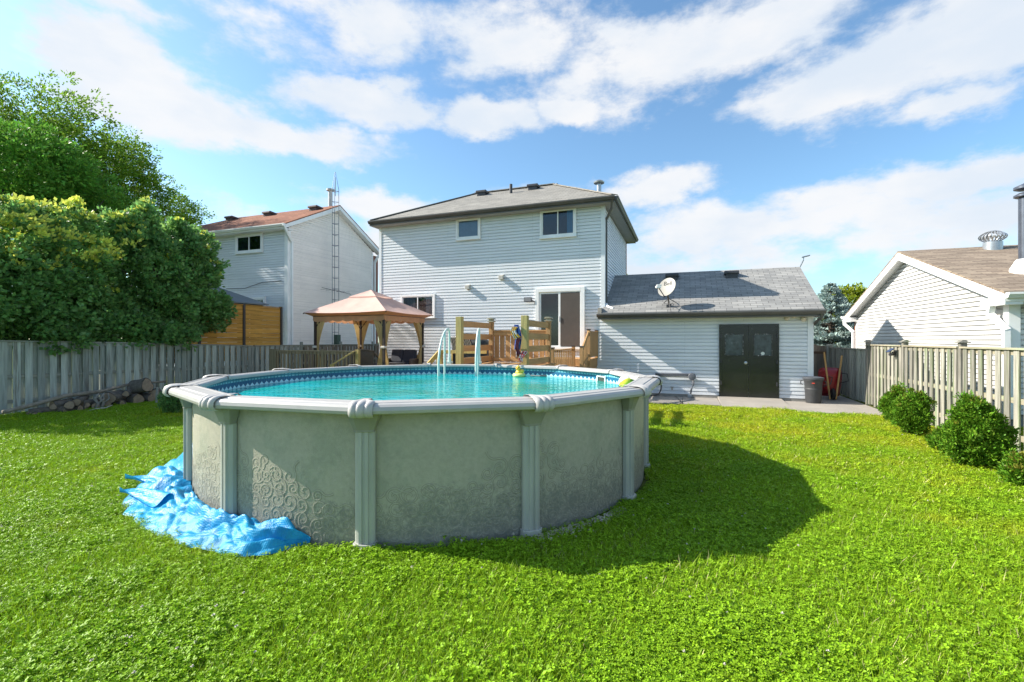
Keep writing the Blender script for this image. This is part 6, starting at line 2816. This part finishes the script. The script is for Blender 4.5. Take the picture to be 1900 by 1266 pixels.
tree('smoke_bush', 'dark green shrub beside the orange privacy screen, second shrub behind the left fence', 'shrub', (-16.0, 11.4, 0), smoke2,
     1700, 24, .17, .125, .09, 12, M_LDARK, M_LTIP, .16, trunk_r=.12, limbs=26, shell=(.5, 1.03), rough=.24)
mid = [bl(10, 330, -24, 2.7, 2.3, 2.0), bl(90, 350, -24.5, 2.2, 2.0, 1.7), bl(60, 290, -24.5, 1.8, 1.6, 1.1), bl(160, 395, -25, 2.0, 2.0, 1.4), bl(30, 420, -24, 2.6, 2.4, 2.2)]
tree('leafy_tree', 'dense bright green tree above the yellow tipped shrub at the left edge', 'tree', (-24.3, 11.0, 0), mid,
     1900, 24, .26, .16, .08, 13, M_LMID, trunk_r=.2, limbs=24, shell=(.6, 1.0), trunk_top=6.5)
elm = [bl(20, 242, -30.5, 3.51, 2.81, 2.22), bl(110, 292, -30.5, 3.04, 2.57, 1.99), bl(200, 332, -30.5, 2.34, 2.34, 2.22), bl(270, 392, -30.5, 2.11, 2.11, 2.34), bl(320, 442, -30.5, 1.52, 1.87, 1.52),
       bl(180, 412, -31.5, 2.81, 2.57, 2.34), bl(60, 342, -31.5, 3.51, 2.92, 2.57), bl(240, 292, -30.5, 1.05, 1.05, 1.05), bl(345, 392, -30.5, 0.82, 1.05, 0.94),
       bl(300, 482, -31.5, 1.75, 1.75, 1.52)]
tree('tall_tree', 'tall airy yellow green tree with open branches at the back left', 'tree', (-31, 17.0, 0), elm,
     4300, 22, .34, .155, .075, 14, M_LELM, trunk_r=.33, limbs=46, shell=(.5, 1.05), rough=.28, trunk_top=9, up=.1)


def spruce():
    p = atY(1541, 640, 23.5)
    zt = atY(1538, 524, 23.5).z
    base = Vector((p.x, 23.5, 0))
    t = thing('blue_spruce', 'conical blue green spruce tree between the garage and the white bungalow', 'tree', base)
    r = np.random.default_rng(21)
    Ps, Ds = [], []
    z = 1.0
    tb = MB()
    tb.tube([base, base + Vector((0, 0, zt))], [.17, .01], 10)
    while z < zt - .1:
        f = (zt - z) / (zt - 1.0)
        L_ = 1.5 * f ** .85 + .05
        nb = int(9 + 8 * f)
        for k in range(nb):
            a = r.uniform(0, 2 * math.pi)
            Lb = L_ * r.uniform(.75, 1.12)
            d = np.array([math.cos(a), math.sin(a), r.uniform(-.05, .25)])
            s = np.array([base.x, base.y, z])
            e = s + d * Lb
            tb.tube([Vector(s), Vector(e)], [.02 * f + .006, .004], 4, cap=False)
            n = int(70 * Lb + 12)
            tt = r.uniform(.25, 1, n) ** .7
            side = np.array([-d[1], d[0], 0])
            w_ = (1.05 - tt) * .30 * Lb + .04
            off = r.uniform(-1, 1, n) * w_
            P = s + d * (Lb * tt)[:, None] + side * off[:, None] + np.array([0, 0, 1]) * (-.10 * np.abs(off) / .3 + r.normal(0, .02, n))[:, None]
            Dd = unit(np.tile(d, (n, 1)) * .8 + side * (np.sign(off) * .6)[:, None] + np.array([0, 0, .45]) + r.normal(size=(n, 3)) * .35)
            Ps.append(P)
            Ds.append(Dd)
        z += .115
    P = np.concatenate(Ps)
    D = np.concatenate(Ds)
    V, Q = leaf_quads(P, D, .13, .045, r)
    np_mesh('crown', V, Q, M_SPRUCE, parent=t)
    tb.build('trunk', M_BARK, t)


spruce()
p = atY(1576, 600, 33)
tree('leafy_tree', 'yellow green tree peeking out between the blue spruce and the white bungalow', 'tree', (p.x, 33, 0),
     [(p.x, 33, 3.4, 1.5, 1.5, 1.6), (p.x - .5, 33, 2.0, 1.6, 1.4, 1.2), (p.x + .7, 33, 1.8, 1.5, 1.4, 1.4), (p.x - 2.6, 33.5, 1.8, 1.4, 1.4, 1.5)], 1500, 22, .24, .18, .11, 31, M_LYEL, trunk_r=.15)
p = atY(1172, 505, 30)
tree('leafy_tree', 'small treetop showing above the garage roof beside the main house corner', 'tree', (p.x - .3, 30, 0),
     [(p.x - .6, 30, 5.1, .9, .9, .95), (p.x + .2, 30, 4.6, .8, .8, .5), (p.x - .8, 30, 4.0, 1.0, 1.0, .8)], 260, 20, .16, .13, .07, 32, M_LYEL, trunk_r=.1)


def shrub(label, px, py, hpx, wpx, seed, n, lobes=None, m=M_CEDAR, brown=0):
    b = atZ(px, py)
    D = -b.x * SN + b.y * CS
    s = D / FPX
    h = hpx * s * .93
    w = wpx * s / 2 * .66
    blobs = []
    if lobes:
        for (dx, dz, rx, rz) in lobes:
            blobs.append((b.x + dx * w * CS, b.y + dx * w * SN * .6, dz * h, rx * w, rx * w * .95, rz * h))
    t = thing('garden_shrub', label, 'shrub', b)
    V, Q, mi, C, out = crown(blobs, n, 26, .05, .044, .020, seed, shell=(.72, 1.02), up=.8, rough=.26, tipfrac=brown, squash=1)
    np_mesh('foliage', V, Q, [m, mat('leaf_bronze', (.20, .21, .02), .6, .2, 2, isl=.3, transl=.3)], mi, parent=t)
    tb = MB()
    rs = random.Random(seed)
    for k in range(9):
        a = rs.uniform(0, 6.28)
        e = Vector(C[rs.randrange(len(C))])
        tb.tube([b + Vector((math.cos(a) * .04, math.sin(a) * .04, -.02)), b.lerp(e, .5) + Vector((0, 0, .03)), e], [.014, .009, .003], 5)
    # inner twigs
    for k in range(60):
        e = Vector(C[rs.randrange(len(C))])
        q = b + Vector((0, 0, h * .4))
        tb.tube([q.lerp(e, .2), e], [.006, .002], 4)
    tb.build('stems', M_BARK, t)


shrub('small upright cedar shrub nearest the concrete path by the right fence', 1660, 785, 70, 68, 41, 420,
      [(0, .42, .85, .40), (.25, .78, .45, .26), (-.4, .5, .5, .33)], brown=.25)
shrub('round cedar shrub with a bronze brown side, second from the path', 1692, 810, 88, 92, 42, 620,
      [(0, .45, .85, .38), (.45, .66, .55, .33), (-.45, .55, .5, .34), (.0, .80, .4, .2)], brown=.25)
shrub('largest broad pyramidal cedar shrub in front of the right fence', 1812, 868, 142, 150, 43, 1700,
      [(0, .34, .86, .33), (-.22, .74, .42, .26), (-.55, .36, .50, .26), (.60, .36, .50, .28), (-.05, .58, .62, .3), (.25, .62, .45, .25)], brown=.12)
shrub('low round cedar shrub at the right edge of the picture', 1898, 906, 60, 78, 44, 420,
      [(0, .5, .95, .5), (.4, .5, .6, .4)], brown=.3)
shrub('tiny cedar seedling left of the largest cedar shrub', 1745, 838, 40, 50, 45, 120, [(0, .5, .9, .5)], brown=.2)
shrub('leafy green weed clump at the right end of the wood pile', 318, 768, 52, 62, 46, 260, [(0, .5, .95, .5), (.4, .4, .6, .4)], m=M_LDARK)


# ---------------------------------------------------------------- WOOD PILE
def woodpile():
    mb_ = mat('log_bark', (.13, .11, .09), .95, .4, 12, bump=1, bscale=25)
    me_ = mat('log_end', (.30, .22, .15), .9, .25, 12)
    rs = random.Random(5)

    def log(px, py, r, L_, ang, tilt, label):
        c = atX(px, py, -14.55)
        z = max(r * .8, c.z)
        d = Vector((math.cos(ang) * math.cos(tilt), math.sin(ang) * math.cos(tilt), math.sin(tilt)))
        t = thing('log', label, 'log', (c.x, c.y, z), 'firewood logs along the left fence')
        b = MB()
        n = 14
        ph = rs.uniform(0, 6)
        a = d.orthogonal().normalized()
        e = d.cross(a)
        rings = []
        pts = []
        for i in range(6):
            s = i / 5 - .5
            for k in range(n):
                tt = 2 * math.pi * k / n
                rr = r * (1 + .10 * math.sin(3 * tt + ph) + .05 * math.sin(7 * tt + i * 1.7))
                pts.append(Vector((c.x, c.y, z)) + d * (L_ * s) + (a * math.cos(tt) + e * math.sin(tt)) * rr)
        b.add(pts, [(i * n + k, i * n + (k + 1) % n, (i + 1) * n + (k + 1) % n, (i + 1) * n + k) for i in range(5) for k in range(n)])
        b.build('bark', mb_, t, smooth=True)
        for s, i0 in ((-.5, 0), (.5, 5)):
            b = MB()
            cc = Vector((c.x, c.y, z)) + d * (L_ * s) * 1.002
            ring = [cc + (p - (Vector((c.x, c.y, z)) + d * (L_ * s))) * .93 for p in pts[i0 * n:(i0 + 1) * n]]
            b.add(ring + [cc], [(k, (k + 1) % n, n) for k in range(n)])
            b.build('cut_end', me_, t)
    spec = [(116, 748, .085, .5, 1.9, .05, 'log with a pale cut end near the left end of the wood pile'),
            (166, 747, .085, .5, -1.2, 0, 'log with a round pale end in the middle of the wood pile'),
            (150, 742, .09, .6, 2.4, .1, 'dark log lying above the middle of the wood pile'),
            (213, 737, .16, .6, 2.2, 0, 'thick split log under the leaning pole'),
            (247, 748, .16, .4, .1, 0, 'thick round dark log right of the split log'),
            (260, 718, .20, .45, .3, .2, 'biggest pale brown stump on top of the right end of the wood pile'),
            (270, 738, .12, .4, .2, 0, 'dark log under the big stump'),
            (272, 752, .10, .4, .0, 0, 'small dark log at the bottom right of the wood pile'),
            (288, 730, .14, .5, 2.5, 0, 'dark log behind the white stake'),
            (215, 758, .08, .4, .2, 0, 'grey log end low in the right half of the wood pile'),
            (135, 758, .08, .4, .3, 0, 'grey log end on the ground left of the centre'),
            (92, 762, .10, .7, 1.3, .05, 'long grey log lying on the ground at the left of the pile'),
            (75, 765, .06, .5, 1.7, .05, 'thin log at the far left end of the pile'),
            (107, 765, .06, .35, .4, 0, 'small twisted log on the ground under the pole'),
            (148, 760, .07, .3, .5, 0, 'short brownish log in front of the pile'),
            (180, 755, .09, .5, -.6, 0, 'log lying right of the round pale end'),
            (130, 750, .10, .5, -.5, 0, 'rough log wedged behind the pale cut ends'),
            (195, 762, .05, .5, 1.5, 0, 'thin log on the grass before the upright root pieces')]
    spec += [(62, 768, .05, .35, -.3, 0, 'smallest grey log end at the far left foot of the pile'),
             (104, 755, .07, .4, -.7, .1, 'grey log end between the pole and the long ground log'),
             (158, 752, .06, .3, -.2, .1, 'small brown log end under the round pale end'),
             (200, 748, .08, .4, -.5, 0, 'grey log end directly under the thick split log'),
             (226, 752, .09, .4, -.6, 0, 'grey round log end below the middle of the split log'),
             (238, 728, .08, .5, 2.4, .1, 'thin dark log bridging the split log and the big stump'),
             (122, 764, .045, .4, .9, 0, 'thin twisted log on the grass near the left centre')]
    for s in spec:
        log(*s)
    b = MB()
    pts = [atX(5, 765, -14.35), atX(60, 752, -14.4), atX(120, 735, -14.5), atX(190, 726, -14.6), atX(245, 712, -14.75)]
    b.tube(pts, [.045, .05, .05, .045, .035], 8)
    set_tag(b.build('pole', mat('grey_branch', (.26, .22, .17), .9, .3, 10, bump=.6), loc=pts[0], smooth=True), 'long grey branch leaning over the wood pile', 'branch')
    b = MB()
    pts = [atX(268, 711, -14.8), atX(308, 708, -14.8)]
    b.tube(pts, .03, 8)
    set_tag(b.build('pole', mat('grey_branch', (.26, .22, .17)), loc=pts[0], smooth=True), 'short straight branch right of the big stump', 'branch')
    b = MB()
    a = atX(290, 757, -13.9)
    b.bar((a.x, a.y, 0), (a.x, a.y + .03, .48), .05, .035)
    set_tag(b.build('stake', mat('stake_wood', (.30, .30, .27), .9, .2, 12), loc=(a.x, a.y, 0)), 'thin pale upright stake at the right end of the wood pile', 'stake')
    # gnarled roots
    for k, (px, lab) in enumerate(((178, 'left upright gnarled root piece in the wood pile'), (188, 'right upright gnarled root piece in the wood pile'))):
        b = MB()
        a = atX(px, 762, -14.3)
        pts = [Vector((a.x, a.y, .0)), Vector((a.x, a.y + .05, .15)), Vector((a.x - .02, a.y - .02, .28)), Vector((a.x, a.y + .07, .40))]
        b.tube(pts, [.05, .035, .04, .025], 7)
        b.tube([pts[1], pts[1] + Vector((.02, .12, .1)), pts[1] + Vector((0, .1, .24))], [.03, .025, .012], 6)
        set_tag(b.build('root', mat('root_grey', (.24, .22, .19), .9, .3, 14, bump=.6), loc=a, smooth=True), lab, 'root')
    b = MB()
    pts = [atX(160, 764, -14.0), atX(180, 759, -14.0), atX(196, 757, -14.0), atX(209, 752, -14.0)]
    b.tube(pts, [.02, .022, .02, .01], 6)
    set_tag(b.build('stick', mat('root_pale', (.40, .36, .28), .9, .2, 14), loc=pts[0], smooth=True), 'pale forked stick lying in front of the wood pile', 'stick')


woodpile()


# ---------------------------------------------------------------- wire on the neighbour house
b = MB()
pts = [atY(420, 536, 15.7), atY(455, 535, 15.7), atY(487, 524, 15.7), atY(522, 521, 15.7)]
b.tube(pts, .012, 6)
set_tag(b.build('cable', M_METD, loc=pts[0]), 'thin black wire sagging across the left neighbour wall', 'wire')

# ---------------------------------------------------------------- GRAVEL at the pool foot
r = np.random.default_rng(5)
n = 420
aa = r.uniform(R(-48), R(-22), n)
rr = 3.1 + np.abs(r.normal(0, .07, n))
gx, gy = PC.x + rr * np.cos(aa), PC.y + rr * np.sin(aa)
gb = MB()
for i in range(n):
    s = r.uniform(.008, .018)
    o = r.normal(size=(6, 3)) * .15 + np.array([[1, 0, 0], [0, 1, 0], [-1, 0, 0], [0, -1, 0], [0, 0, .8], [0, 0, -.8]])
    gb.add([(gx[i] + a * s, gy[i] + b_ * s, .03 + c * s) for a, b_, c in o], [(0, 1, 4), (1, 2, 4), (2, 3, 4), (3, 0, 4), (1, 0, 5), (2, 1, 5), (3, 2, 5), (0, 3, 5)])
set_tag(gb.build('gravel', mat('gravel_white', (.42, .38, .31), .9, .2, 20, isl=.3), loc=(-1, 4, 0), fixn=False), 'line of small pale stones at the foot of the pool wall', 'gravel', kind='stuff')


# ---------------------------------------------------------------- GRASS
def blade_mat(name, c, dry, transl=.35, isl=.35):
    m = bpy.data.materials.new(name)
    m.use_nodes = True
    N, L = m.node_tree.nodes, m.node_tree.links
    b = N['Principled BSDF']
    b.inputs['Roughness'].default_value = .45
    b.inputs['Specular IOR Level'].default_value = .16
    geo = N.new('ShaderNodeNewGeometry')
    n = N.new('ShaderNodeTexNoise')
    n.inputs['Scale'].default_value = .55
    n.inputs['Detail'].default_value = 7
    n.inputs['Roughness'].default_value = .68
    L.new(geo.outputs['Position'], n.inputs['Vector'])
    # drier grass toward the right fence and the path
    sp = N.new('ShaderNodeSeparateXYZ')
    L.new(geo.outputs['Position'], sp.inputs[0])
    mr = N.new('ShaderNodeMapRange')
    mr.inputs[1].default_value = 5
    mr.inputs[2].default_value = 11
    mr.inputs[3].default_value = -.05
    mr.inputs[4].default_value = .16
    L.new(sp.outputs[1], mr.inputs[0])
    ad = N.new('ShaderNodeMath')
    L.new(n.outputs[0], ad.inputs[0])
    L.new(mr.outputs[0], ad.inputs[1])
    rp = N.new('ShaderNodeMapRange')
    rp.interpolation_type = 'SMOOTHSTEP'
    rp.inputs[1].default_value = .47
    rp.inputs[2].default_value = .80
    L.new(ad.outputs[0], rp.inputs[0])
    mx = N.new('ShaderNodeMix')
    mx.data_type = 'RGBA'
    L.new(rp.outputs[0], mx.inputs['Factor'])
    mx.inputs['A'].default_value = (*c, 1)
    mx.inputs['B'].default_value = (*dry, 1)
    hs = N.new('ShaderNodeHueSaturation')
    L.new(mx.outputs['Result'], hs.inputs['Color'])
    ir = N.new('ShaderNodeMapRange')
    ir.inputs[3].default_value = 1 - isl
    ir.inputs[4].default_value = 1 + isl
    L.new(geo.outputs['Random Per Island'], ir.inputs[0])
    L.new(ir.outputs[0], hs.inputs['Value'])
    L.new(hs.outputs[0], b.inputs['Base Color'])
    tr = N.new('ShaderNodeBsdfTranslucent')
    L.new(hs.outputs[0], tr.inputs[0])
    ms = N.new('ShaderNodeMixShader')
    ms.inputs[0].default_value = transl
    L.new(b.outputs[0], ms.inputs[1])
    L.new(tr.outputs[0], ms.inputs[2])
    L.new(ms.outputs[0], N['Material Output'].inputs[0])
    return m


M_BLADE = blade_mat('grass_blade', (.29, .46, .018), (.50, .51, .03))
M_CLOV = blade_mat('clover_leaf', (.25, .44, .018), (.38, .46, .02), .3)
M_STRAW = mat('straw', (.50, .47, .20), .8, .2, 5, isl=.3)
M_FLOW = mat('clover_flower', (.62, .58, .50), .8, .2, 9)


def clump(name, nb, rad, hmin, hmax, wd, seed, clover=0, straw=0, flower=0):
    r = np.random.default_rng(seed)
    V, Q, MI = [], [], []
    base = 0

    def addq(vs, qs, m):
        nonlocal base
        V.append(vs)
        Q.append(qs + base)
        MI.append(np.full(len(qs), m))
        base += len(vs)
    for i in range(nb):
        a = r.uniform(0, 2 * math.pi)
        rr = rad * math.sqrt(r.uniform())
        p = np.array([rr * math.cos(a), rr * math.sin(a), -.005])
        h = r.uniform(hmin, hmax)
        la = r.uniform(0, 2 * math.pi)
        lean = r.uniform(.15, .9) * h
        d = np.array([math.cos(la), math.sin(la), 0])
        s = np.array([-d[1], d[0], 0]) * wd * r.uniform(.7, 1.3) / 2
        m1 = p + d * lean * .3 + np.array([0, 0, h * .55])
        tp = p + d * lean + np.array([0, 0, h])
        vs = np.array([p - s, p + s, m1 + s * .85, m1 - s * .85, tp + s * .12, tp - s * .12])
        addq(vs, np.array([[0, 1, 2, 3], [3, 2, 4, 5]]), 1 if r.uniform() < straw else 0)
    for i in range(clover):
        a = r.uniform(0, 2 * math.pi)
        rr = rad * math.sqrt(r.uniform())
        h = r.uniform(.025, .055)
        c = np.array([rr * math.cos(a), rr * math.sin(a), h])
        tl = r.normal(0, .3, 2)
        rot = r.uniform(0, 6.28)
        sz = r.uniform(.006, .0115)
        ux = np.array([1, 0, tl[0]])
        uy = np.array([0, 1, tl[1]])
        for k in range(3):
            t = rot + k * 2.094
            e = ux * math.cos(t) + uy * math.sin(t)
            f = -ux * math.sin(t) + uy * math.cos(t)
            up = np.array([0, 0, sz * .25])
            vs = np.array([c, c + e * sz * .8 - f * sz * .55 + up, c + e * sz * 1.45 - f * sz * .3 + up, c + e * sz * 1.3, c + e * sz * 1.45 + f * sz * .3 + up, c + e * sz * .8 + f * sz * .55 + up])
            addq(vs, np.array([[0, 1, 2, 3], [0, 3, 4, 5]]), 2)
        st = np.array([.0012, 0, 0])
        b0 = np.array([c[0] * .9, c[1] * .9, -.005])
        addq(np.array([b0 - st, b0 + st, c + st, c - st]), np.array([[0, 1, 2, 3]]), 0)
    for i in range(flower):
        c = np.array([r.uniform(-rad, rad), r.uniform(-rad, rad), .07])
        for k in range(14):
            d = unit(r.normal(size=(1, 3)))[0]
            d[2] = abs(d[2]) * .8
            s = np.cross(d, [0, 0, 1.])
            s = s / (np.linalg.norm(s) + 1e-9) * .003
            addq(np.array([c - s, c + s, c + d * .009 + s, c + d * .009 - s]), np.array([[0, 1, 2, 3]]), 3)
        addq(np.array([[c[0] - .001, c[1], 0], [c[0] + .001, c[1], 0], c + [.001, 0, 0], c - [.001, 0, 0]]), np.array([[0, 1, 2, 3]]), 0)
    V = np.concatenate(V)
    Q = np.concatenate(Q)
    o = np_mesh(name, V, Q, [M_BLADE, M_STRAW, M_CLOV, M_FLOW], np.concatenate(MI))
    col.objects.unlink(o)
    return o


def lawn():
    clumps = [clump('grass_clump', 95, .11, .025, .065, .0038, 1, straw=.05, clover=6),
              clump('grass_clump', 85, .12, .025, .080, .0042, 2, straw=.07, clover=8),
              clump('grass_clump', 60, .11, .025, .055, .0040, 3, clover=34, straw=.05),
              clump('clover_clump', 32, .11, .03, .055, .0040, 4, clover=66, straw=.03),
              clump('clover_clump', 34, .11, .03, .055, .0040, 5, clover=56, flower=1, straw=.03),
              clump('grass_clump', 150, .16, .025, .055, .0065, 6, straw=.06, clover=10)]
    r = np.random.default_rng(77)
    pts = []

    def scatter(n, x0, x1, y0, y1):
        return np.stack([r.uniform(x0, x1, n), r.uniform(y0, y1, n)], 1)

    def dist(P):
        return np.linalg.norm(P, axis=1)
    A = scatter(34000, -8.5, 4.7, .6, 8.5)
    dA = dist(A)
    depth = -A[:, 0] * SN + A[:, 1] * CS
    A = A[(dA < 7.5) & (depth > .9) & (r.uniform(size=len(A)) < np.clip(1.5 - dA / 7.5, .35, 1))]
    B = scatter(26000, -15.05, 4.72, .6, 16)
    dB = dist(B)
    B = B[(dB >= 6.8)]
    E = scatter(1500, -15.05, 4.7, -4, .6)
    Cc = scatter(5000, 4.85, 12, 3, 12.3)
    P = np.concatenate([A, B, E, Cc])
    far = np.concatenate([np.zeros(len(A)), np.ones(len(B)), np.ones(len(E)), np.ones(len(Cc))])
    rc = np.hypot(P[:, 0] - PC.x, P[:, 1] - PC.y)
    ang = np.degrees(np.arctan2(P[:, 1] - PC.y, P[:, 0] - PC.x))
    ok = rc > 3.13
    ok &= ~((ang > -168) & (ang < -83) & (rc < 3.42 + .28 * np.clip((-100 - ang) / 40, 0, 1)))
    ok &= ~((P[:, 1] > 13.55 + .1 * np.sin(P[:, 0] * 3) * .5) & (P[:, 0] > -4.4) & (P[:, 0] < 4.9))
    ok &= ~((P[:, 1] > 13.25) & (P[:, 0] > 2.6) & (P[:, 0] < 4.9))
    ok &= ~((P[:, 1] > RY - .1) & (P[:, 0] < -4.4))
    ok &= ~((P[:, 1] > 9.6) & (P[:, 0] < -2.6) & (P[:, 0] > -5.0))
    P = P[ok]
    far = far[ok]
    rc = rc[ok]
    n = len(P)
    # patches: clover against grass
    ph = np.sin(P[:, 0] * 2.1 + 1) + np.sin(P[:, 1] * 2.7 + P[:, 0]) + .8 * np.sin(P[:, 0] * 5.3 - P[:, 1] * 4.1) + r.normal(0, .7, n)
    ph += 1.0 * np.exp(-((rc - 3.2) / .35) ** 2)
    idx = np.where(ph > .9, r.choice([2, 3, 3, 4], n, p=[.3, .35, .3, .05]), r.choice([0, 1, 2], n, p=[.45, .4, .15]))
    idx = np.where((far > 0), np.where(r.uniform(size=n) < .8, 5, idx), idx)
    scl = np.where(far > 0, r.uniform(.9, 1.35, n), r.uniform(.75, 1.2, n))
    scl *= np.where((P[:, 0] < -8) & (P[:, 1] > 5), .85, 1)
    lump = np.sin(P[:, 0] * 3.7 + 2 * np.sin(P[:, 1] * 1.9)) + np.sin(P[:, 1] * 4.3 + 1.7 * np.sin(P[:, 0] * 2.3)) + .8 * np.sin(P[:, 0] * 9.1 + P[:, 1] * 7.7)
    scl *= 1 + .08 * lump + r.normal(0, .10, n)
    tall = r.uniform(size=n) < .035
    scl = np.where(tall, scl * 1.45, scl)
    scl = np.clip(scl, .5, 1.9)
    me = bpy.data.meshes.new('grass')
    me.vertices.add(n)
    me.vertices.foreach_set('co', np.stack([P[:, 0], P[:, 1], np.zeros(n)], 1).astype(np.float32).ravel())
    for nm, ty, arr in (('idx', 'INT', idx.astype(np.int32)), ('scl', 'FLOAT', scl.astype(np.float32)), ('rot', 'FLOAT', r.uniform(0, 6.283, n).astype(np.float32))):
        at = me.attributes.new(nm, ty, 'POINT')
        at.data.foreach_set('value', arr)
    me.update()
    o = bpy.data.objects.new('grass', me)
    col.objects.link(o)
    set_tag(o, 'bright green lawn of grass and clover', 'grass', kind='stuff')
    ng = bpy.data.node_groups.new('grass_nodes', 'GeometryNodeTree')
    ng.interface.new_socket('Geometry', in_out='INPUT', socket_type='NodeSocketGeometry')
    ng.interface.new_socket('Geometry', in_out='OUTPUT', socket_type='NodeSocketGeometry')
    N, L = ng.nodes, ng.links
    gi = N.new('NodeGroupInput')
    go = N.new('NodeGroupOutput')
    mp = N.new('GeometryNodeMeshToPoints')
    L.new(gi.outputs[0], mp.inputs[0])
    jn = N.new('GeometryNodeJoinGeometry')
    infos = []
    for c in clumps:
        oi = N.new('GeometryNodeObjectInfo')
        oi.inputs['Object'].default_value = c
        oi.inputs['As Instance'].default_value = True
        infos.append(oi)
    for oi in reversed(infos):
        L.new(oi.outputs['Geometry'], jn.inputs[0])
    ip = N.new('GeometryNodeInstanceOnPoints')
    L.new(mp.outputs[0], ip.inputs['Points'])
    L.new(jn.outputs[0], ip.inputs['Instance'])
    ip.inputs['Pick Instance'].default_value = True

    def attr(nm, ty):
        a = N.new('GeometryNodeInputNamedAttribute')
        a.data_type = ty
        a.inputs['Name'].default_value = nm
        return a.outputs['Attribute']
    L.new(attr('idx', 'INT'), ip.inputs['Instance Index'])
    L.new(attr('scl', 'FLOAT'), ip.inputs['Scale'])
    cb = N.new('ShaderNodeCombineXYZ')
    L.new(attr('rot', 'FLOAT'), cb.inputs[2])
    er = N.new('FunctionNodeEulerToRotation')
    L.new(cb.outputs[0], er.inputs[0])
    L.new(er.outputs[0], ip.inputs['Rotation'])
    L.new(ip.outputs[0], go.inputs[0])
    md = o.modifiers.new('grass', 'NODES')
    md.node_group = ng


lawn()
